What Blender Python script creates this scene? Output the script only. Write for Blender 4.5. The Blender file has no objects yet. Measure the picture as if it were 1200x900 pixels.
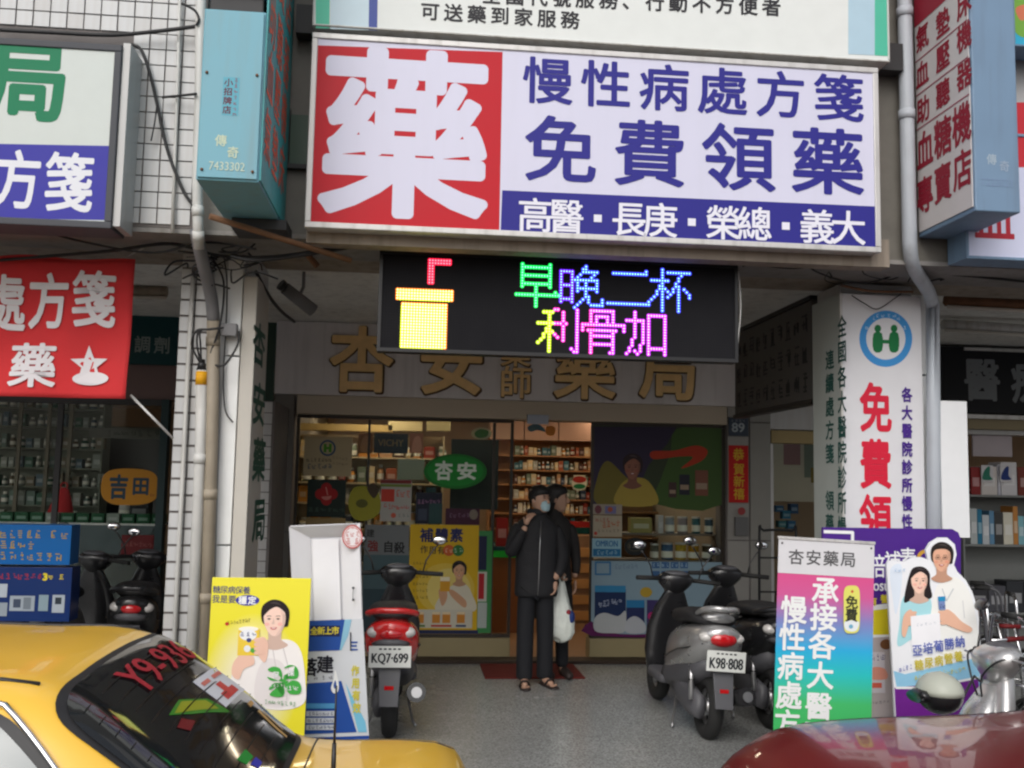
import bpy, math, random
from mathutils import Vector, Matrix
random.seed(7)
SC = bpy.context.scene
COL = SC.collection
PI = math.pi
# ------------------------------------------------------------------ camera
CZ = 2.05                       # eye height above the road
FPX = 1150.0                    # focal length in pixels of a 1200 px wide frame
dy = Vector((-115, -112, -FPX)).normalized()
dz = Vector((231, 11570, -FPX)); dz = (dz - dy*dz.dot(dy)).normalized()
dx = dy.cross(dz).normalized()
ROT = Matrix((dx, dy, dz))      # rows: world axes seen from the camera -> camera-to-world
cam = bpy.data.objects.new('camera', bpy.data.cameras.new('camera'))
COL.objects.link(cam)
cam.matrix_world = Matrix.Translation((0, 0, CZ)) @ ROT.to_4x4()
cam.data.sensor_width = 36; cam.data.lens = FPX/1200*36
cam.data.clip_end = 500
SC.camera = cam
SC.cycles.filter_width = 2.3
SC.cycles.max_bounces = 8
# ------------------------------------------------------------------ sky, sun, exposure
SUN_EL, SUN_ROT = math.radians(40), math.radians(200)
W = bpy.data.worlds.new('World'); SC.world = W; W.use_nodes = True
nt = W.node_tree; bg = nt.nodes['Background']
sky = nt.nodes.new('ShaderNodeTexSky'); sky.sky_type = 'NISHITA'; sky.sun_disc = False
sky.sun_elevation = SUN_EL; sky.sun_rotation = SUN_ROT
sky.air_density = 1.0; sky.dust_density = 4.0; sky.ozone_density = 1.0
hs = nt.nodes.new('ShaderNodeHueSaturation'); hs.inputs['Saturation'].default_value = 0.35
nt.links.new(sky.outputs[0], hs.inputs['Color']); nt.links.new(hs.outputs[0], bg.inputs[0])
bg.inputs[1].default_value = 0.135
sl = bpy.data.lights.new('sun', 'SUN'); sl.energy = 0.6; sl.angle = math.radians(40); sl.color = (1, .97, .93)
so = bpy.data.objects.new('sun', sl); COL.objects.link(so)
sd = Vector((math.sin(SUN_ROT)*math.cos(SUN_EL), math.cos(SUN_ROT)*math.cos(SUN_EL), math.sin(SUN_EL)))
so.rotation_euler = sd.to_track_quat('Z', 'Y').to_euler(); so.location = (0, -3, 9)
SC.view_settings.view_transform = 'Standard'; SC.view_settings.look = 'None'
SC.view_settings.exposure = 0.2; SC.view_settings.gamma = 1.0

# ------------------------------------------------------------------ helpers
CAMP = Vector((0, 0, CZ))
def ray(px, py):
    return ROT @ Vector((px-600, -(py-450), -FPX))
def at(px, py, Y):
    d = ray(px, py); return CAMP + d*(Y/d.y)
def atx(px, py, X):
    d = ray(px, py); return CAMP + d*(X/d.x)
def R(px0, py0, px1, py1, Y):
    my, mx = (py0+py1)/2, (px0+px1)/2
    return at(px0, my, Y).x, at(px1, my, Y).x, at(mx, py1, Y).z, at(mx, py0, Y).z

MATS = {}
def mat(name, col, rough=.6, metal=0, var=.12, scale=6, bump=0, bscale=40, streak=0, scol=(.1, .085, .06), emis=None, es=0,
        coat=0, trans=0, speck=0, alpha=1, ior=1.5):
    m = bpy.data.materials.new(name); m.use_nodes = True; t = m.node_tree; L = t.links.new
    b = t.nodes['Principled BSDF']
    b.inputs['Roughness'].default_value = rough; b.inputs['Metallic'].default_value = metal
    b.inputs['Coat Weight'].default_value = coat; b.inputs['Coat Roughness'].default_value = .04
    b.inputs['Transmission Weight'].default_value = trans; b.inputs['IOR'].default_value = ior
    b.inputs['Alpha'].default_value = alpha
    c = (*col, 1)
    b.inputs['Base Color'].default_value = c
    tc = t.nodes.new('ShaderNodeTexCoord')
    last = None
    if var:
        n = t.nodes.new('ShaderNodeTexNoise'); n.inputs['Scale'].default_value = scale; n.inputs['Detail'].default_value = 5
        L(tc.outputs['Object'], n.inputs['Vector'])
        mx = t.nodes.new('ShaderNodeMix'); mx.data_type = 'RGBA'
        mx.inputs[6].default_value = tuple(x*(1-var) for x in col)+(1,); mx.inputs[7].default_value = tuple(min(1, x*(1+var*.6)) for x in col)+(1,)
        L(n.outputs[0], mx.inputs[0]); last = mx.outputs[2]
        rr = t.nodes.new('ShaderNodeMapRange'); rr.inputs[3].default_value = max(0, rough-.08); rr.inputs[4].default_value = min(1, rough+.1)
        L(n.outputs[0], rr.inputs[0]); L(rr.outputs[0], b.inputs['Roughness'])
    if speck:
        n = t.nodes.new('ShaderNodeTexNoise'); n.inputs['Scale'].default_value = 90; n.inputs['Detail'].default_value = 3
        L(tc.outputs['Object'], n.inputs['Vector'])
        cr = t.nodes.new('ShaderNodeMapRange'); cr.inputs[1].default_value = .38; cr.inputs[2].default_value = .62; L(n.outputs[0], cr.inputs[0])
        mx = t.nodes.new('ShaderNodeMix'); mx.data_type = 'RGBA'
        if last: L(last, mx.inputs[6])
        else: mx.inputs[6].default_value = c
        mx.inputs[7].default_value = tuple(x*(1-speck) for x in col)+(1,)
        L(cr.outputs[0], mx.inputs[0]); last = mx.outputs[2]
    if streak:
        mp = t.nodes.new('ShaderNodeMapping'); mp.inputs['Scale'].default_value = (14, 14, 1.3)
        n = t.nodes.new('ShaderNodeTexNoise'); n.inputs['Scale'].default_value = 1; n.inputs['Detail'].default_value = 6
        L(tc.outputs['Object'], mp.inputs[0]); L(mp.outputs[0], n.inputs['Vector'])
        cr = t.nodes.new('ShaderNodeMapRange'); cr.inputs[1].default_value = .48; cr.inputs[2].default_value = .78; cr.inputs[4].default_value = streak
        L(n.outputs[0], cr.inputs[0])
        mx = t.nodes.new('ShaderNodeMix'); mx.data_type = 'RGBA'
        if last: L(last, mx.inputs[6])
        else: mx.inputs[6].default_value = c
        mx.inputs[7].default_value = (*scol, 1); L(cr.outputs[0], mx.inputs[0]); last = mx.outputs[2]
    if last: L(last, b.inputs['Base Color'])
    if bump:
        n = t.nodes.new('ShaderNodeTexNoise'); n.inputs['Scale'].default_value = bscale; n.inputs['Detail'].default_value = 4
        L(tc.outputs['Object'], n.inputs['Vector'])
        bp = t.nodes.new('ShaderNodeBump'); bp.inputs['Strength'].default_value = bump; bp.inputs['Distance'].default_value = .01
        L(n.outputs[0], bp.inputs['Height']); L(bp.outputs[0], b.inputs['Normal'])
    if emis:
        b.inputs['Emission Color'].default_value = (*emis, 1); b.inputs['Emission Strength'].default_value = es
    MATS[name] = m; return m
_pc = {}
def pm(r, g, b, rough=.5):
    """print ink / plastic from an sRGB 0-255 colour as it looks in flat light"""
    k = (r, g, b, rough)
    if k not in _pc:
        f = lambda v: ((v/255+.055)/1.055)**2.4 if v > 10 else v/255/12.92
        _pc[k] = mat('ink_%d_%d_%d' % (r, g, b), (f(r), f(g), f(b)), rough, var=.06, scale=9)
        _pc[k].node_tree.nodes['Principled BSDF'].inputs['Specular IOR Level'].default_value = .25
    return _pc[k]

class MB:
    def __init__(s): s.v = []; s.f = []; s.mi = []; s.ms = []; s.cur = 0; s.sm = []; s.smooth = False
    def m(s, mt):
        if mt not in s.ms: s.ms.append(mt)
        s.cur = s.ms.index(mt); return s
    def add(s, vs, fs, smooth=None):
        n = len(s.v); s.v += [tuple(v) for v in vs]; s.f += [tuple(i+n for i in f) for f in fs]
        s.mi += [s.cur]*len(fs); s.sm += [s.smooth if smooth is None else smooth]*len(fs); return s
    def box(s, x0, x1, y0, y1, z0, z1):
        if x1 < x0: x0, x1 = x1, x0
        if y1 < y0: y0, y1 = y1, y0
        if z1 < z0: z0, z1 = z1, z0
        return s.add([(x0,y0,z0),(x1,y0,z0),(x1,y1,z0),(x0,y1,z0),(x0,y0,z1),(x1,y0,z1),(x1,y1,z1),(x0,y1,z1)],
                     [(0,3,2,1),(4,5,6,7),(0,1,5,4),(1,2,6,5),(2,3,7,6),(3,0,4,7)], False)
    def cyl(s, a, b, r0, r1=None, n=12, cap=True):
        r1 = r0 if r1 is None else r1
        a, b = Vector(a), Vector(b); d = (b-a).normalized()
        u = d.orthogonal().normalized(); w = d.cross(u)
        vs = [p + (u*math.cos(2*PI*i/n)+w*math.sin(2*PI*i/n))*r for p, r in ((a, r0), (b, r1)) for i in range(n)]
        s.add(vs, [(i, (i+1) % n, n+(i+1) % n, n+i) for i in range(n)], True)
        if cap:
            k = len(s.v)-2*n
            s.f += [tuple(range(k+n-1, k-1, -1)), tuple(range(k+n, k+2*n))]; s.mi += [s.cur]*2; s.sm += [False]*2
        return s
    def tube(s, pts, r, n=8):
        P = [Vector(p) for p in pts]; vs = []; pu = None
        rs = r if isinstance(r, (list, tuple)) else [r]*len(P)
        for i, p in enumerate(P):
            d = (P[min(i+1, len(P)-1)]-P[max(i-1, 0)]).normalized()
            u = d.orthogonal().normalized() if pu is None else (pu - d*pu.dot(d)).normalized()
            pu = u; w = d.cross(u)
            vs += [p+(u*math.cos(2*PI*k/n)+w*math.sin(2*PI*k/n))*rs[i] for k in range(n)]
        fs = [(i*n+k, i*n+(k+1) % n, (i+1)*n+(k+1) % n, (i+1)*n+k) for i in range(len(P)-1) for k in range(n)]
        fs += [tuple(range(n-1, -1, -1)), tuple(range((len(P)-1)*n, len(P)*n))]
        return s.add(vs, fs, True)
    def loft(s, secs, n=18, axis='x'):
        """rings of superellipses: (t, a, b, ha, hb, exponent) along an axis"""
        vs = []
        for t, a, b, ha, hb, e in secs:
            for k in range(n):
                an = 2*PI*k/n; c, q = math.cos(an), math.sin(an)
                p = a+ha*math.copysign(abs(c)**(2/e), c); z = b+hb*math.copysign(abs(q)**(2/e), q)
                vs.append((t, p, z) if axis == 'x' else (p, t, z) if axis == 'y' else (p, z, t))
        m = len(secs)
        fs = [(i*n+k, (i+1)*n+k, (i+1)*n+(k+1) % n, i*n+(k+1) % n) for i in range(m-1) for k in range(n)]
        fs += [tuple(range(n)), tuple(range(m*n-1, (m-1)*n-1, -1))]
        return s.add(vs, fs, True)
    def ball(s, c, rx, ry=None, rz=None, n=14, m=9):
        ry = rx if ry is None else ry; rz = rx if rz is None else rz
        vs = [(c[0]+rx*math.sin(PI*j/m)*math.cos(2*PI*i/n), c[1]+ry*math.sin(PI*j/m)*math.sin(2*PI*i/n), c[2]+rz*math.cos(PI*j/m)) for j in range(m+1) for i in range(n)]
        return s.add(vs, [(j*n+i, (j+1)*n+i, (j+1)*n+(i+1) % n, j*n+(i+1) % n) for j in range(m) for i in range(n)], True)
    def torus(s, c, Rr, r, axis='y', n=28, k=10, e=1.0):
        vs = []
        for i in range(n):
            a = 2*PI*i/n
            for j in range(k):
                b = 2*PI*j/k; q = Rr+r*math.cos(b); h = r*e*math.sin(b)
                p = {'y': (q*math.cos(a), h, q*math.sin(a)), 'x': (h, q*math.cos(a), q*math.sin(a)), 'z': (q*math.cos(a), q*math.sin(a), h)}[axis]
                vs.append((c[0]+p[0], c[1]+p[1], c[2]+p[2]))
        return s.add(vs, [(i*k+j, ((i+1) % n)*k+j, ((i+1) % n)*k+(j+1) % k, i*k+(j+1) % k) for i in range(n) for j in range(k)], True)
    def mesh(s, name='mesh'):
        me = bpy.data.meshes.new(name); me.from_pydata(s.v, [], s.f)
        for mt in s.ms: me.materials.append(mt)
        me.polygons.foreach_set('material_index', s.mi); me.polygons.foreach_set('use_smooth', s.sm)
        me.update(); return me
ID = Matrix.Identity(4)
MW = {}
def tag(o, label=None, cat=None, group=None, kind=None):
    if label: o['label'] = label
    if cat: o['category'] = cat
    if group: o['group'] = group
    if kind: o['kind'] = kind
    return o
def obj(name, mb, parent=None, bev=0, kind=None, sub=0, label=None):
    o = bpy.data.objects.new(name, mb.mesh(name) if isinstance(mb, MB) else mb); COL.objects.link(o)
    if parent is not None: o.parent = parent
    MW[o.name] = MW.get(parent.name, ID) if parent is not None else ID
    if bev:
        b = o.modifiers.new('bevel', 'BEVEL'); b.width = bev; b.segments = 2; b.limit_method = 'ANGLE'; b.angle_limit = math.radians(40)
    if sub:
        b = o.modifiers.new('sub', 'SUBSURF'); b.levels = b.render_levels = sub
    if kind: o['kind'] = kind
    if label: o['label'] = label
    return o
def thing(name, label, cat, loc=(0, 0, 0), rz=0, group=None, rx=0, ry=0, sc=1):
    o = bpy.data.objects.new(name, None); COL.objects.link(o); o.empty_display_size = .1
    o.location = loc; o.rotation_euler = (rx, ry, rz); o.scale = (sc,)*3
    MW[o.name] = Matrix.LocRotScale(Vector(loc), o.rotation_euler.copy(), Vector((sc,)*3))
    tag(o, label, cat, group); return o
def Bx(m, *a):
    return MB().m(m).box(*a)
def dup(root, loc, rz=0, label=None, group=None):
    r = root.copy(); COL.objects.link(r); r.location = loc; r.rotation_euler = (0, 0, rz)
    MW[r.name] = Matrix.LocRotScale(Vector(loc), r.rotation_euler.copy(), r.scale)
    if label: r['label'] = label
    if group: r['group'] = group
    for ch in list(root.children):
        c = ch.copy(); COL.objects.link(c); c.parent = r
        for g in list(ch.children):
            d = g.copy(); COL.objects.link(d); d.parent = c
    return r

# ---- lettering: outlines of the built-in typeface turned into meshes
CH = ('藥慢性病處方箋免費領高醫長庚榮總義大·可送到家服務行動不便者、全國各院診所連續杏安師局調劑吉田醫療恭賀新禧'
      '承接補體素自殺建落強效客倍保養我是要穩定新上市亞培葡勝納糖尿氣墊床血壓機助聽器專賣店傳奇小招牌專營請代號三作用有')
CH = list(dict.fromkeys(CH))
LAT = ['89', 'KQ7·699', 'K98·808', 'OMRON', 'VICHY', '7433302', '7222021', 'Y9-936', '3', 'A', 'rosu', '40%', '®', '營養', '亞培']
G = {}
def _glyphs():
    tmp = []
    for k in CH+LAT:
        c = bpy.data.curves.new('g', 'FONT'); c.body = k; c.resolution_u = 3
        o = bpy.data.objects.new('g', c); COL.objects.link(o); tmp.append((k, o))
    dg = bpy.context.evaluated_depsgraph_get()
    for k, o in tmp:
        me = bpy.data.meshes.new_from_object(o.evaluated_get(dg))
        G[k] = ([(v.co.x, v.co.y) for v in me.vertices], [tuple(p.vertices) for p in me.polygons])
        bpy.data.meshes.remove(me)
    for k, o in tmp:
        c = o.data; bpy.data.objects.remove(o); bpy.data.curves.remove(c)
    vs = G['國'][0]; x0, x1 = min(v[0] for v in vs), max(v[0] for v in vs); y0, y1 = min(v[1] for v in vs), max(v[1] for v in vs)
    cx, cy, s = (x0+x1)/2, (y0+y1)/2, 1/(y1-y0)
    for k in list(G):
        vs, fs = G[k]
        if k in LAT:
            a0, a1 = min(v[0] for v in vs), max(v[0] for v in vs); b0, b1 = min(v[1] for v in vs), max(v[1] for v in vs)
            G[k] = ([((x-(a0+a1)/2)/(a1-a0), (y-(b0+b1)/2)/(b1-b0)) for x, y in vs], fs)
        else:
            G[k] = ([((x-cx)*s, (y-cy)*s) for x, y in vs], fs)
_glyphs()
def glyph(mb, k, cx, cz, w, h, y, bold=0, step=.00002, ox=1):
    """lay glyph k in the local xz plane at depth y (facing -y)"""
    vs, fs = G[k]
    offs = [(0, 0)]
    if bold:
        n = 20 if w > .5 else 8 if bold > .02 else 6
        offs += [(bold*math.cos(2*PI*i/n), bold*math.sin(2*PI*i/n)) for i in range(n)]
        if bold > .045: offs += [(bold*.5*math.cos(2*PI*i/n+.4), bold*.5*math.sin(2*PI*i/n+.4)) for i in range(n)]
    kk = 1/(1+2*bold)
    for i, (a, b) in enumerate(offs):
        mb.add([(cx+(x+a)*w*kk, y-i*step, cz+(z+b)*h*kk) for x, z in vs], fs, False)
class Sheet:
    """flat print on the plane y = y0 of a thing; coordinates are sight lines to the plane, so art lands where it is seen"""
    def __init__(s, parent, y=0, plane=None):
        s.p = parent; s.y = y; s.yy = y-.0008; s.inv = MW[parent.name].inverted(); s.o = s.inv @ CAMP; s.mb = MB()
    def map(s, px, py):
        d = s.inv.to_3x3() @ ray(px, py); t = (s.y-s.o.y)/d.y; q = s.o+d*t; return q.x, q.z
    def step(s, k=.00015): s.yy -= k
    def raw(s, pts, m):
        s.step(); s.mb.m(m)
        a = sum(pts[i][0]*pts[(i+1) % len(pts)][1]-pts[(i+1) % len(pts)][0]*pts[i][1] for i in range(len(pts)))
        if a < 0: pts = pts[::-1]
        s.mb.add([(x, s.yy, z) for x, z in pts], [tuple(range(len(pts)))], False); return s
    def poly(s, pts, m): return s.raw([s.map(*p) for p in pts], m)
    def rect(s, x0, y0, x1, y1, m):
        a, b = s.map(x0, y0), s.map(x1, y1); return s.raw([(a[0], b[1]), (b[0], b[1]), (b[0], a[1]), a], m)
    def disc(s, cx, cy, rx, ry, m, n=28, a0=0, a1=2*PI):
        return s.poly([(cx+rx*math.cos(a0+(a1-a0)*i/n), cy+ry*math.sin(a0+(a1-a0)*i/n)) for i in range(n)], m)
    def blob(s, pts, m, k=5):
        """closed smooth outline through the points"""
        n = len(pts); out = []
        for i in range(n):
            p0, p1, p2, p3 = pts[i-1], pts[i], pts[(i+1) % n], pts[(i+2) % n]
            for j in range(k):
                t = j/k
                out.append(tuple(.5*(2*p1[c]+(p2[c]-p0[c])*t+(2*p0[c]-5*p1[c]+4*p2[c]-p3[c])*t*t+(3*p1[c]-p0[c]-3*p2[c]+p3[c])*t**3) for c in (0, 1)))
        pts2 = [s.map(*p) for p in out]; s.step(); s.mb.m(m)
        cx = sum(p[0] for p in pts2)/len(pts2); cz = sum(p[1] for p in pts2)/len(pts2)
        a = sum(pts2[i][0]*pts2[(i+1) % len(pts2)][1]-pts2[(i+1) % len(pts2)][0]*pts2[i][1] for i in range(len(pts2)))
        if a < 0: pts2 = pts2[::-1]
        N = len(pts2)
        s.mb.add([(x, s.yy, z) for x, z in pts2], [tuple(range(N))], False); return s
    def line(s, pts, w, m):
        s.step(); s.mb.m(m)
        P = [Vector(s.map(*p)) for p in pts]; k = w*(Vector(s.map(pts[0][0]+10, pts[0][1]))-P[0]).length/10/2
        for a, b in zip(P, P[1:]):
            d = (b-a).normalized(); nn = Vector((-d.y, d.x))*k; a2, b2 = a-d*k*.5, b+d*k*.5
            q = [a2-nn, b2-nn, b2+nn, a2+nn]; s.step(.00002)
            s.mb.add([(v.x, s.yy, v.y) for v in q], [(0, 1, 2, 3)], False)
        return s
    def text(s, t, c0, c1, w, h, m, bold=0, shadow=None):
        """characters of t with centres spread evenly from c0 to c1, each w x h picture pixels"""
        n = len(t); s.step(.0001)
        for i, ch in enumerate(t):
            if ch == ' ': continue
            f = i/(n-1) if n > 1 else 0
            px, py = c0[0]+(c1[0]-c0[0])*f, c0[1]+(c1[1]-c0[1])*f
            x, z = s.map(px, py); x2, _ = s.map(px+w, py); _, z2 = s.map(px, py-h)
            if ch not in G: continue
            if ch == '·':
                s.rect(px-w*.12, py-h*.12, px+w*.12, py+h*.12, m); continue
            s.mb.m(m); glyph(s.mb, ch, x, z, abs(x2-x), z2-z, s.yy, bold)
        s.step(.0004 if bold else .0001); return s
    def word(s, t, cx, cy, w, h, m, bold=0):
        x, z = s.map(cx, cy); x2, _ = s.map(cx+w, cy); _, z2 = s.map(cx, cy-h)
        s.step(.0003); s.mb.m(m); glyph(s.mb, t, x, z, abs(x2-x), z2-z, s.yy, bold*h/max(w, 1)); s.step(.0004); return s
    def marks(s, c0, c1, n, w, h, m, seed=0):
        """small print too blurred to read: broken strokes"""
        rr = random.Random(seed); s.step(); s.mb.m(m)
        for i in range(n):
            f = i/(n-1) if n > 1 else 0
            px, py = c0[0]+(c1[0]-c0[0])*f, c0[1]+(c1[1]-c0[1])*f
            for k in range(4):
                a = rr.uniform(-.45, .0); b = rr.uniform(.1, .48); q = -.42+.28*k; s.step(.000004)
                if rr.random() < .65: A, B = s.map(px+a*w, py+(q-.07)*h), s.map(px+b*w, py+(q+.07)*h)
                else: A, B = s.map(px+(q-.06)*w, py+a*h), s.map(px+(q+.06)*w, py+b*h)
                s.mb.add([(A[0], s.yy, B[1]), (B[0], s.yy, B[1]), (B[0], s.yy, A[1]), (A[0], s.yy, A[1])], [(0, 1, 2, 3)], False)
        return s
    def out(s, name, label=None):
        o = obj(name, s.mb, s.p, label=label); s.mb = MB(); s.step(.0001); return o
def portrait(s, x, y, k, shirt, hair=(28, 20, 20), skin=(232, 190, 165), long=False, turn=0, short=False, glasses=False):
    """printed head and shoulders centred on the face (x, y), face height 2k*1.25 pixels"""
    H, S, S2 = pm(*hair), pm(*skin), pm(*(int(c*.86) for c in skin))
    P = lambda pts: [(x+a*k, y+b*k) for a, b in pts]
    if long: s.blob(P([(-1.05,-.5),(-.6,-1.35),(.4,-1.45),(1.05,-.8),(1.1,.4),(1.3,1.6),(.5,1.9),(-.5,1.8),(-1.5,2.2),(-1.45,1.2)]), H)
    else: s.blob(P([(-1.02,-.2),(-.9,-1.05),(-.2,-1.5),(.6,-1.35),(1.1,-.7),(1.05,.2),(.8,.55),(-.7,.4)]), H)
    s.blob(P([(-.45,.7),(.45,.7),(.5,1.5),(1.0,1.95),(0,2.3),(-1.0,1.95),(-.5,1.5)]), S2)
    s.blob(P([(-.82,-.3),(-.55,-.95),(0,-1.1),(.55,-.95),(.82,-.3),(.72,.5),(.35,1.1),(0,1.25),(-.35,1.1),(-.72,.5)]), S)
    if not short: s.blob(P([(-.95,-.1),(-.85,-.95),(-.2,-1.35),(.5,-1.25),(.95,-.7),(.98,-.05),(.75,-.55),(.2,-.95),(-.35,-.75),(-.8,-.3)]), H)
    else: s.blob(P([(-.9,-.2),(-.9,-1.0),(-.1,-1.42),(.8,-1.1),(.95,-.2),(.8,-.55),(.3,-.85),(-.5,-.8),(-.8,-.5)]), H)
    t = turn
    mix = lambda c, q: pm(*(int(v*q) for v in c))
    s.blob(P([(.45,-.7),(.82,-.3),(.72,.5),(.35,1.1),(.05,1.24),(.45,.6),(.58,0)]), mix(skin, .94)).blob(P([(.66,-.45),(.82,-.2),(.72,.45),(.5,.85),(.62,.2)]), mix(skin, .87))
    for e in (-.5, .5): s.disc(x+(e+t)*k, y+.35*k, .2*k, .13*k, pm(min(255, skin[0]), int(skin[1]*.90), int(skin[2]*.90)), 14)
    for e in (-.34, .34):
        s.disc(x+(e+t)*k, y-.06*k, .17*k, .075*k, mix(skin, .84), 12); s.disc(x+(e+t)*k, y-.05*k, .085*k, .055*k, pm(66, 44, 40), 12)
        s.line([(x+(e+t-.17)*k, y-.25*k), (x+(e+t)*k, y-.29*k), (x+(e+t+.17)*k, y-.25*k)], .05*k, mix(skin, .56))
        if glasses:
            s.line([(x+(e+t-.22)*k, y-.12*k), (x+(e+t+.22)*k, y-.12*k), (x+(e+t+.2)*k, y+.1*k), (x+(e+t-.2)*k, y+.1*k), (x+(e+t-.22)*k, y-.12*k)], .035*k, mix(skin, .5))
    s.blob(P([(t*1.3+.02,-.15),(t*1.3+.1,.28),(t*1.3,.34),(t*1.3-.12,.3),(t*1.3-.03,.1)]), mix(skin, .90))
    s.blob(P([(-.26+t,.60),(0+t,.57),(.26+t,.59),(.14+t,.73),(0+t,.76),(-.14+t,.74)]), pm(int(skin[0]*.84), int(skin[1]*.52), int(skin[2]*.54)))
    s.blob(P([(-.17+t,.615),(0+t,.61),(.17+t,.61),(.07+t,.67),(-.07+t,.67)]), pm(244, 236, 232))
    s.blob(P([(-.35,-1.25),(.1,-1.33),(.5,-1.1),(.1,-1.18)]), pm(*(min(255, v+34) for v in hair)))
    return s
# ------------------------------------------------------------------ materials
WY, CY, SY = 5.85, 6.4, 9.6       # upper wall, column faces, shop front
Z0, ZC = .35, 3.5                 # arcade floor, soffit
mat('asphalt', (.055, .055, .058), .85, var=.3, scale=3, bump=.5, bscale=120)
mat('terrazzo', (.42, .43, .42), .24, var=.38, scale=1.4, speck=.55)
mat('curb', (.3, .29, .27), .8, var=.3, bump=.3)
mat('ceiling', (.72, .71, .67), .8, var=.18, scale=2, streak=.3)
mat('grout', (.17, .155, .15), .9, var=.3)
mat('tile', (.54, .55, .56), .3, var=.14, scale=3, streak=.30, scol=(.3, .24, .17))
mat('tile_grey', (.50, .50, .50), .3, var=.12, scale=3, streak=.25, scol=(.3, .24, .18))
mat('tile_brown', (.16, .15, .13), .5, var=.3, scale=8)
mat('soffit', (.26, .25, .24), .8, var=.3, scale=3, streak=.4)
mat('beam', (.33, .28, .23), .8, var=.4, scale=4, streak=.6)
mat('fascia', (.74, .70, .70), .55, var=.12, scale=2, streak=.2)
mat('shutter', (.50, .42, .32), .5, var=.12, scale=2)
mat('dark', (.03, .03, .032), .6, var=.3)
mat('black', (.012, .012, .014), .4, var=.2)
mat('rubber', (.02, .02, .02), .75, var=.3, bump=.2)
mat('steel', (.55, .55, .56), .35, metal=.9, var=.2)
mat('chrome', (.85, .85, .87), .12, metal=1, var=.05)
mat('alu', (.62, .61, .60), .45, metal=.35, var=.15, streak=.4)
mat('rust', (.20, .10, .05), .85, var=.5, scale=10)
mat('pvc', (.60, .60, .58), .5, var=.12, streak=.5, scol=(.2, .15, .1))
mat('pvc_blue', (.47, .51, .56), .5, var=.12, streak=.35, scol=(.2, .2, .2))
mat('pvc_brown', (.36, .31, .24), .6, var=.3, streak=.5)
mat('pvc_grey', (.20, .20, .21), .6, var=.3)
mat('blue_sign', (.16, .40, .50), .5, var=.12, scale=3, streak=.35, scol=(.2, .22, .2))
mat('teal_sign', (.05, .38, .40), .5, var=.15, scale=3, streak=.3)
mat('blue_grey', (.17, .27, .40), .5, var=.15, scale=3, streak=.35, scol=(.1, .12, .15))
mat('glass', (.9, .95, .93), .02, var=0, trans=1, alpha=1, ior=1.12)
mat('led_face', (.004, .004, .007), .9, var=.1)
mat('gold', (.92, .60, .27), .5, metal=.05, var=.2, scale=14)
mat('gold_edge', (.10, .05, .02), .6, var=.2)
mat('wood', (.32, .17, .08), .5, var=.35, scale=7)
mat('cloth_red', (.62, .03, .035), .85, var=.15, scale=4, bump=.3, bscale=150)
mat('cable', (.02, .02, .022), .6, var=.2)
M = MATS
WHITE = pm(232, 232, 244, .35); PAPER = pm(236, 238, 238)

# ------------------------------------------------------------------ ground and arcade
def quadsheet(name, x0, x1, y0, y1, z, m, kind='structure'):
    mb = MB().m(m); mb.add([(x0, y0, z), (x1, y0, z), (x1, y1, z), (x0, y1, z)], [(0, 1, 2, 3)], False); return obj(name, mb, kind=kind)
quadsheet('road', -200, 200, -200, 200, 0, M['asphalt'])
obj('arcade_floor', Bx(M['terrazzo'], -9, 12, 5.42, 9.62, -.2, Z0), kind='structure')
obj('curb', Bx(M['curb'], -9, 12, 5.30, 5.417, -.2, Z0-.006), kind='structure', bev=.012)
obj('shop_floor', Bx(M['wood'], -9, 12, 9.623, 16, -.2, Z0+.004), kind='structure')
cl = obj('arcade_ceiling', MB().m(M['ceiling']).box(-9, 12, 6.92, 9.75, ZC+.05, ZC+.2).m(M['beam']).box(-9, 12, 6.4, 6.917, ZC, ZC+.2), kind='structure')
# parking line painted on the road
mb = MB().m(pm(225, 222, 210, .8))
for (a, b) in ((-8, -1.2), (1.3, 8)): mb.add([(a, 2.1, .004), (b, 2.1, .004), (b, 2.2, .004), (a, 2.2, .004)], [(0, 1, 2, 3)], False)
obj('road_marking', mb, kind='structure')

# ------------------------------------------------------------------ the shophouse row
bl = thing('shophouse', 'white tiled shophouse row over an arcade with a pharmacy on the ground floor', 'building', (0, SY, 0))
MW[bl.name] = ID; bl.location = (0, 0, 0)
xw = at(232, 150, WY).x; xr = at(1070, 100, WY).x
w1 = obj('wall', MB().m(M['grout']).box(-9, xw+.02, WY, WY+.3, ZC, 5.35).m(M['tile']).box(-9, xw+.02, WY-.006, WY+.3, 5.353, 11), bl)
tp = .097
T = Bx(M['tile'], 0, tp-.0085, -.008, .002, 0, tp-.0085).mesh('tile')
T2 = Bx(M['tile_grey'], 0, tp-.0085, -.008, .002, 0, tp-.0085).mesh('tile')
def tile(x, y, z, par, me=None, rz=0):
    o = bpy.data.objects.new('tile', me or (T2 if random.random() < .12 else T)); COL.objects.link(o); o.parent = par
    o.location = (x+random.uniform(-.001, .001), y-random.uniform(0, .003), z); o.rotation_euler = (random.uniform(-.012, .012), 0, rz+random.uniform(-.012, .012)); return o
x00 = at(1, 10, WY).x
for i in range(-1, 17):
    for j in range(0, 18):
        x, z = x00+i*tp, ZC+.02+j*tp
        if x+tp > xw+.02: continue
        px = 485+x*1150/WY; py = 554-(z-2.05)*1150/WY
        if px < 128 and 45 < py < 262: continue
        tile(x, WY, z, w1)
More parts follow.
